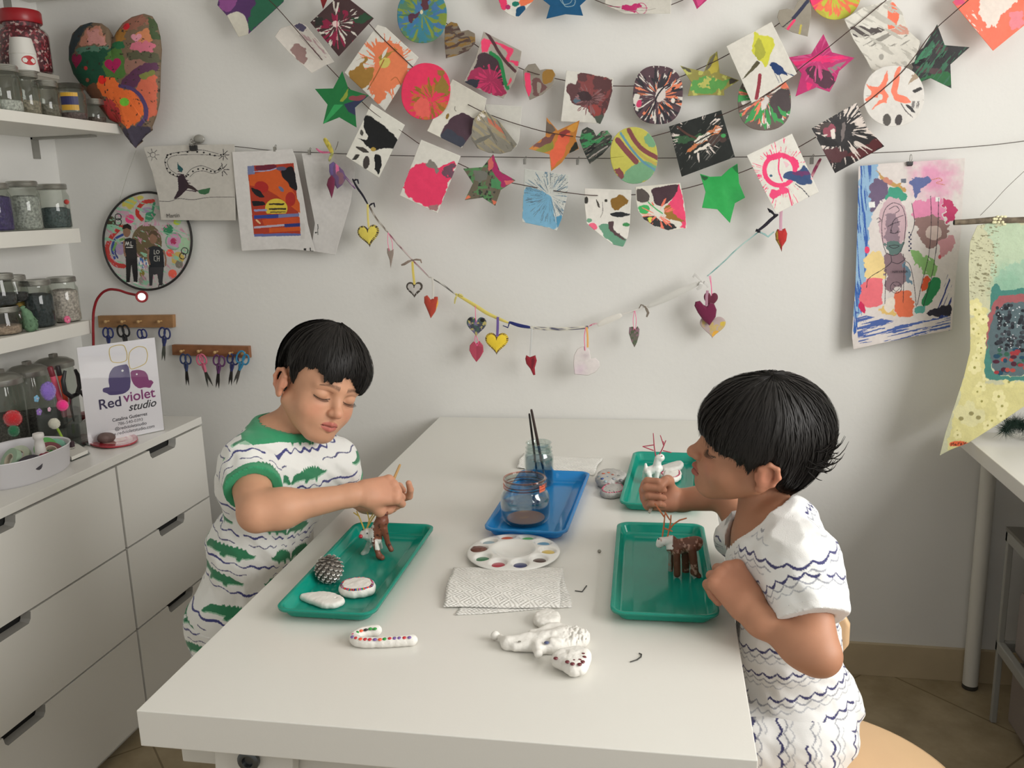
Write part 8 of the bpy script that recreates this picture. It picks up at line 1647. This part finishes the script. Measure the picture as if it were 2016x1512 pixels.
B2 .cap(s2L,e2L,.033,.0265,.012);B2 .cap(e2L,w2L,.0275,.0190,.008);B2 .ell(e2L+(w2L-e2L)*.25,.0292,k=.02)
B2 .cap(s2R,e2R,.033,.027,.012);B2 .cap(e2R,w2R,.027,.0185,.01)
h2L=unit(PY((1436,1144),-1.215)-w2L);WA,tA=hand(B2,w2L+h2L*.012,h2L,(.30,-.80,.40),(1,.3,.6),[(52,84,40),(54,86,40),(56,88,42),(58,88,42)],[(.028,.030,-.018),(.026,.046,-.030),(.012,.052,-.036)],1.10)
h2R=unit(PY((1296,978),-.945)-w2R);WB,tB=hand(B2,w2R+h2R*.012,h2R,(-.25,.85,-.45),(0,-.1,1),[(58,84,40),(62,88,45),(66,90,45),(68,90,45)],[(.028,.026,-.020),(.024,.042,-.034),(.012,.054,-.040)],.93)
def clamp2(V):
 V=V.copy();m=(V[:,2]>.683)&(V[:,2]<.743)&(V[:,0]<.096);V[m,0]=.096;m=(V[:,0]>.0)&(V[:,2]<.4925);V[m,2]=.4925;return V
legs2=[]
for sx in(-1,1):
 hip=pv2+wR*sx*.05+np.array([0,0,-.012]);kne=np.array([hip[0]-.250,hip[1]+sx*-.01,.545]);ank=kne+np.array([-.01,0,-.27])
 B2 .cap(hip,kne,.056,.044,.03);B2 .cap(kne,ank,.041,.027,.02);B2 .cap(ank,ank+np.array([-.095,0,-.03]),.028,.022,.015);legs2 .append((hip,kne,ank))
boyR=body_mesh(B2,HR,[WA((0,.05,-.01)),WB((0,.05,-.01))],'person',(178,128,100),(158,84,74),'boy in a white wave-print shirt sitting at the right, seen in profile',clamp2)
HR.build_hair('R',HAIRM,boyR,5,3600);lashes(HR,LASH,boyR)
K2=Field();torso2(K2,0);K2 .cap(s2L,e2L,.036,.034,.012);K2 .cap(s2R,e2R,.033,.027,.012);K2 .cap(HR.P((0,-.028,-.05)),nb2,.036,.040,.014)
for hip,kne,ank in legs2:K2 .cap(hip,kne,.056,.044,.03);K2 .cap(kne,ank,.041,.027,.02)
S=Field();torso2(S,.0115,.035)
S.cap(s2L,s2L+(e2L-s2L)*.80,.050,.0480,.028);S.cap(s2R,s2R+(e2R-s2R)*.5,.047,.045,.025)
a2L=unit(e2L-s2L);a2R=unit(e2R-s2R);c2L=s2L+(e2L-s2L)*.60;c2R=s2R+(e2R-s2R)*.36;P1,P2,P3=PY((1431,976),-1.055),PY((1505,1058),-1.175),PY((1556,978),-1.095);n2=np.cross(P2-P1,P3-P1);n2=unit(n2)*(1 if n2[2]>0 else-1);nc2=P1
def k2L(X):return np.where(seg_d(X,s2L,e2L)<.07,dn(X,c2L,a2L),-1)
def k2R(X):return np.where(seg_d(X,s2R,e2R)<.068,dn(X,c2R,a2R),-1)
hem2=pv2-up2*.012;NC=(P1+P3)/2+wR*.014;NR=np.linalg.norm(P1-P3)/2+.018;NF=unit(P3-P1-n2*np.dot(P3-P1,n2));NW=np.cross(n2,NF)
def cutN2(X):
 q_=X-NC;a_=q_@n2;r_=NR-np.hypot(q_@NF,(q_@NW)*.80);return np.maximum(np.minimum(r_,a_+.15),a_-.03)
def wr2(X):return(fbm(X[:,0]*20+X[:,2]*10,X[:,2]*18+X[:,1]*14,14,3)-.5)*.020+(fbm(X[:,0]*55+X[:,1]*30,X[:,2]*40,19,2)-.5)*.004
V,Q,f=garment('t_shirt',S,B2,.0030,[k2L,k2R,cutN2,lambda X:-dn(X,hem2,up2)],None,None,boyR,wrinkle=wr2,core=K2,clamp=clamp2)
tor=V-ch2;col=pat_wave(np.arctan2(tor@wR,tor@fR)*100,-(tor@up2)*1000+190,2)
for s_,e_,sd in((s2L,e2L,4),(s2R,e2R,6)):
 m=(seg_d(V,s_,e_)<.057)&(((V-s_)@unit(e_-s_))>.010);hh,tt=limb_uv(V[m],s_,e_,wR,.05);col[m]=pat_wave(hh,tt+22,sd)
cen=V[Q].mean(1);mL=(seg_d(cen,s2L,e2L)<.062)&(dn(cen,c2L,a2L)>-.012);mR=(seg_d(cen,s2R,e2R)<.062)&(dn(cen,c2R,a2R)>-.012);mC=(cutN2(cen)>-.010)
WRB=mat('white_ribbing',(234,233,230),rough=.85,bump=.4,bscale=900,sheen=.2)
ts=emit('t_shirt',V,Q,col,CLOTH,boyR,~(mR|mL|mC));emit('collar',V,Q,col,WRB,ts,mC);emit('sleeve_cuff',V,Q,col,WRB,ts,mR);emit('sleeve_cuff',V,Q,col,WRB,ts,mL)
P=PY((1592,1032),-1.165);q=MB();q.ball(P,(.0022,.006,.006),14,8);q.build('button',mat('cream_button',(206,200,184),rough=.3),ts,smooth=True,world=True)
T_=Field();T_.ell(pv2-up2*.008,(.101,.087,.088),RT2,.03)
for hip,kne,ank in legs2:T_.cap(hip,kne,.068,.058,.03);T_.cap(kne,ank,.056,.044,.02)
V,Q,f=garment('trousers',T_,B2,.0036,[lambda X:dn(X,hem2,up2)-.062,lambda X:np.where(X[:,0]<.06,.30-X[:,2],-1)],None,None,boyR,wrinkle=wr2,core=K2,clamp=clamp2)
emit('trousers',V,Q,pat_wave(V[:,2]*900+V[:,1]*300,V[:,0]*1000+V[:,1]*100+800,8),CLOTH,boyR)
brush('paintbrush',PY((1278,1010),-.975),PY((1312,925),-.925),(196,186,172),'pale-handled paintbrush held over the far tray by the right-hand boy',r0=.0030,tip=(200,196,190),fer=(170,168,164))
# ---------------------------------------------------------------- flyaway locks at the back of the right-hand boy's head
q=MB();rs=np.random.RandomState(4)
for k in range(70):
 a=math.radians(-150+rs.normal()*9)*-1;e_=math.radians(rs.uniform(2,26));d0=np.array([math.cos(e_)*math.sin(a),math.cos(e_)*math.cos(a),math.sin(e_)]);r0=.094;pts=[]
 cu_=rs.uniform(.5,2.4);Ln=rs.uniform(.010,.036)
 for j in range(7):u=j/6;pts.append(HR.P(d0*(r0+Ln*math.sin(u*1.5))+np.array([0,-.004*u,-Ln*.9*u+Ln*.9*u*u*cu_*.9])))
 q.tube(pts,[.0010,.0010,.0009,.0008,.0007,.0005,.0002],4)
q.build('loose_locks',HAIRM,boyR,smooth=True,world=True)
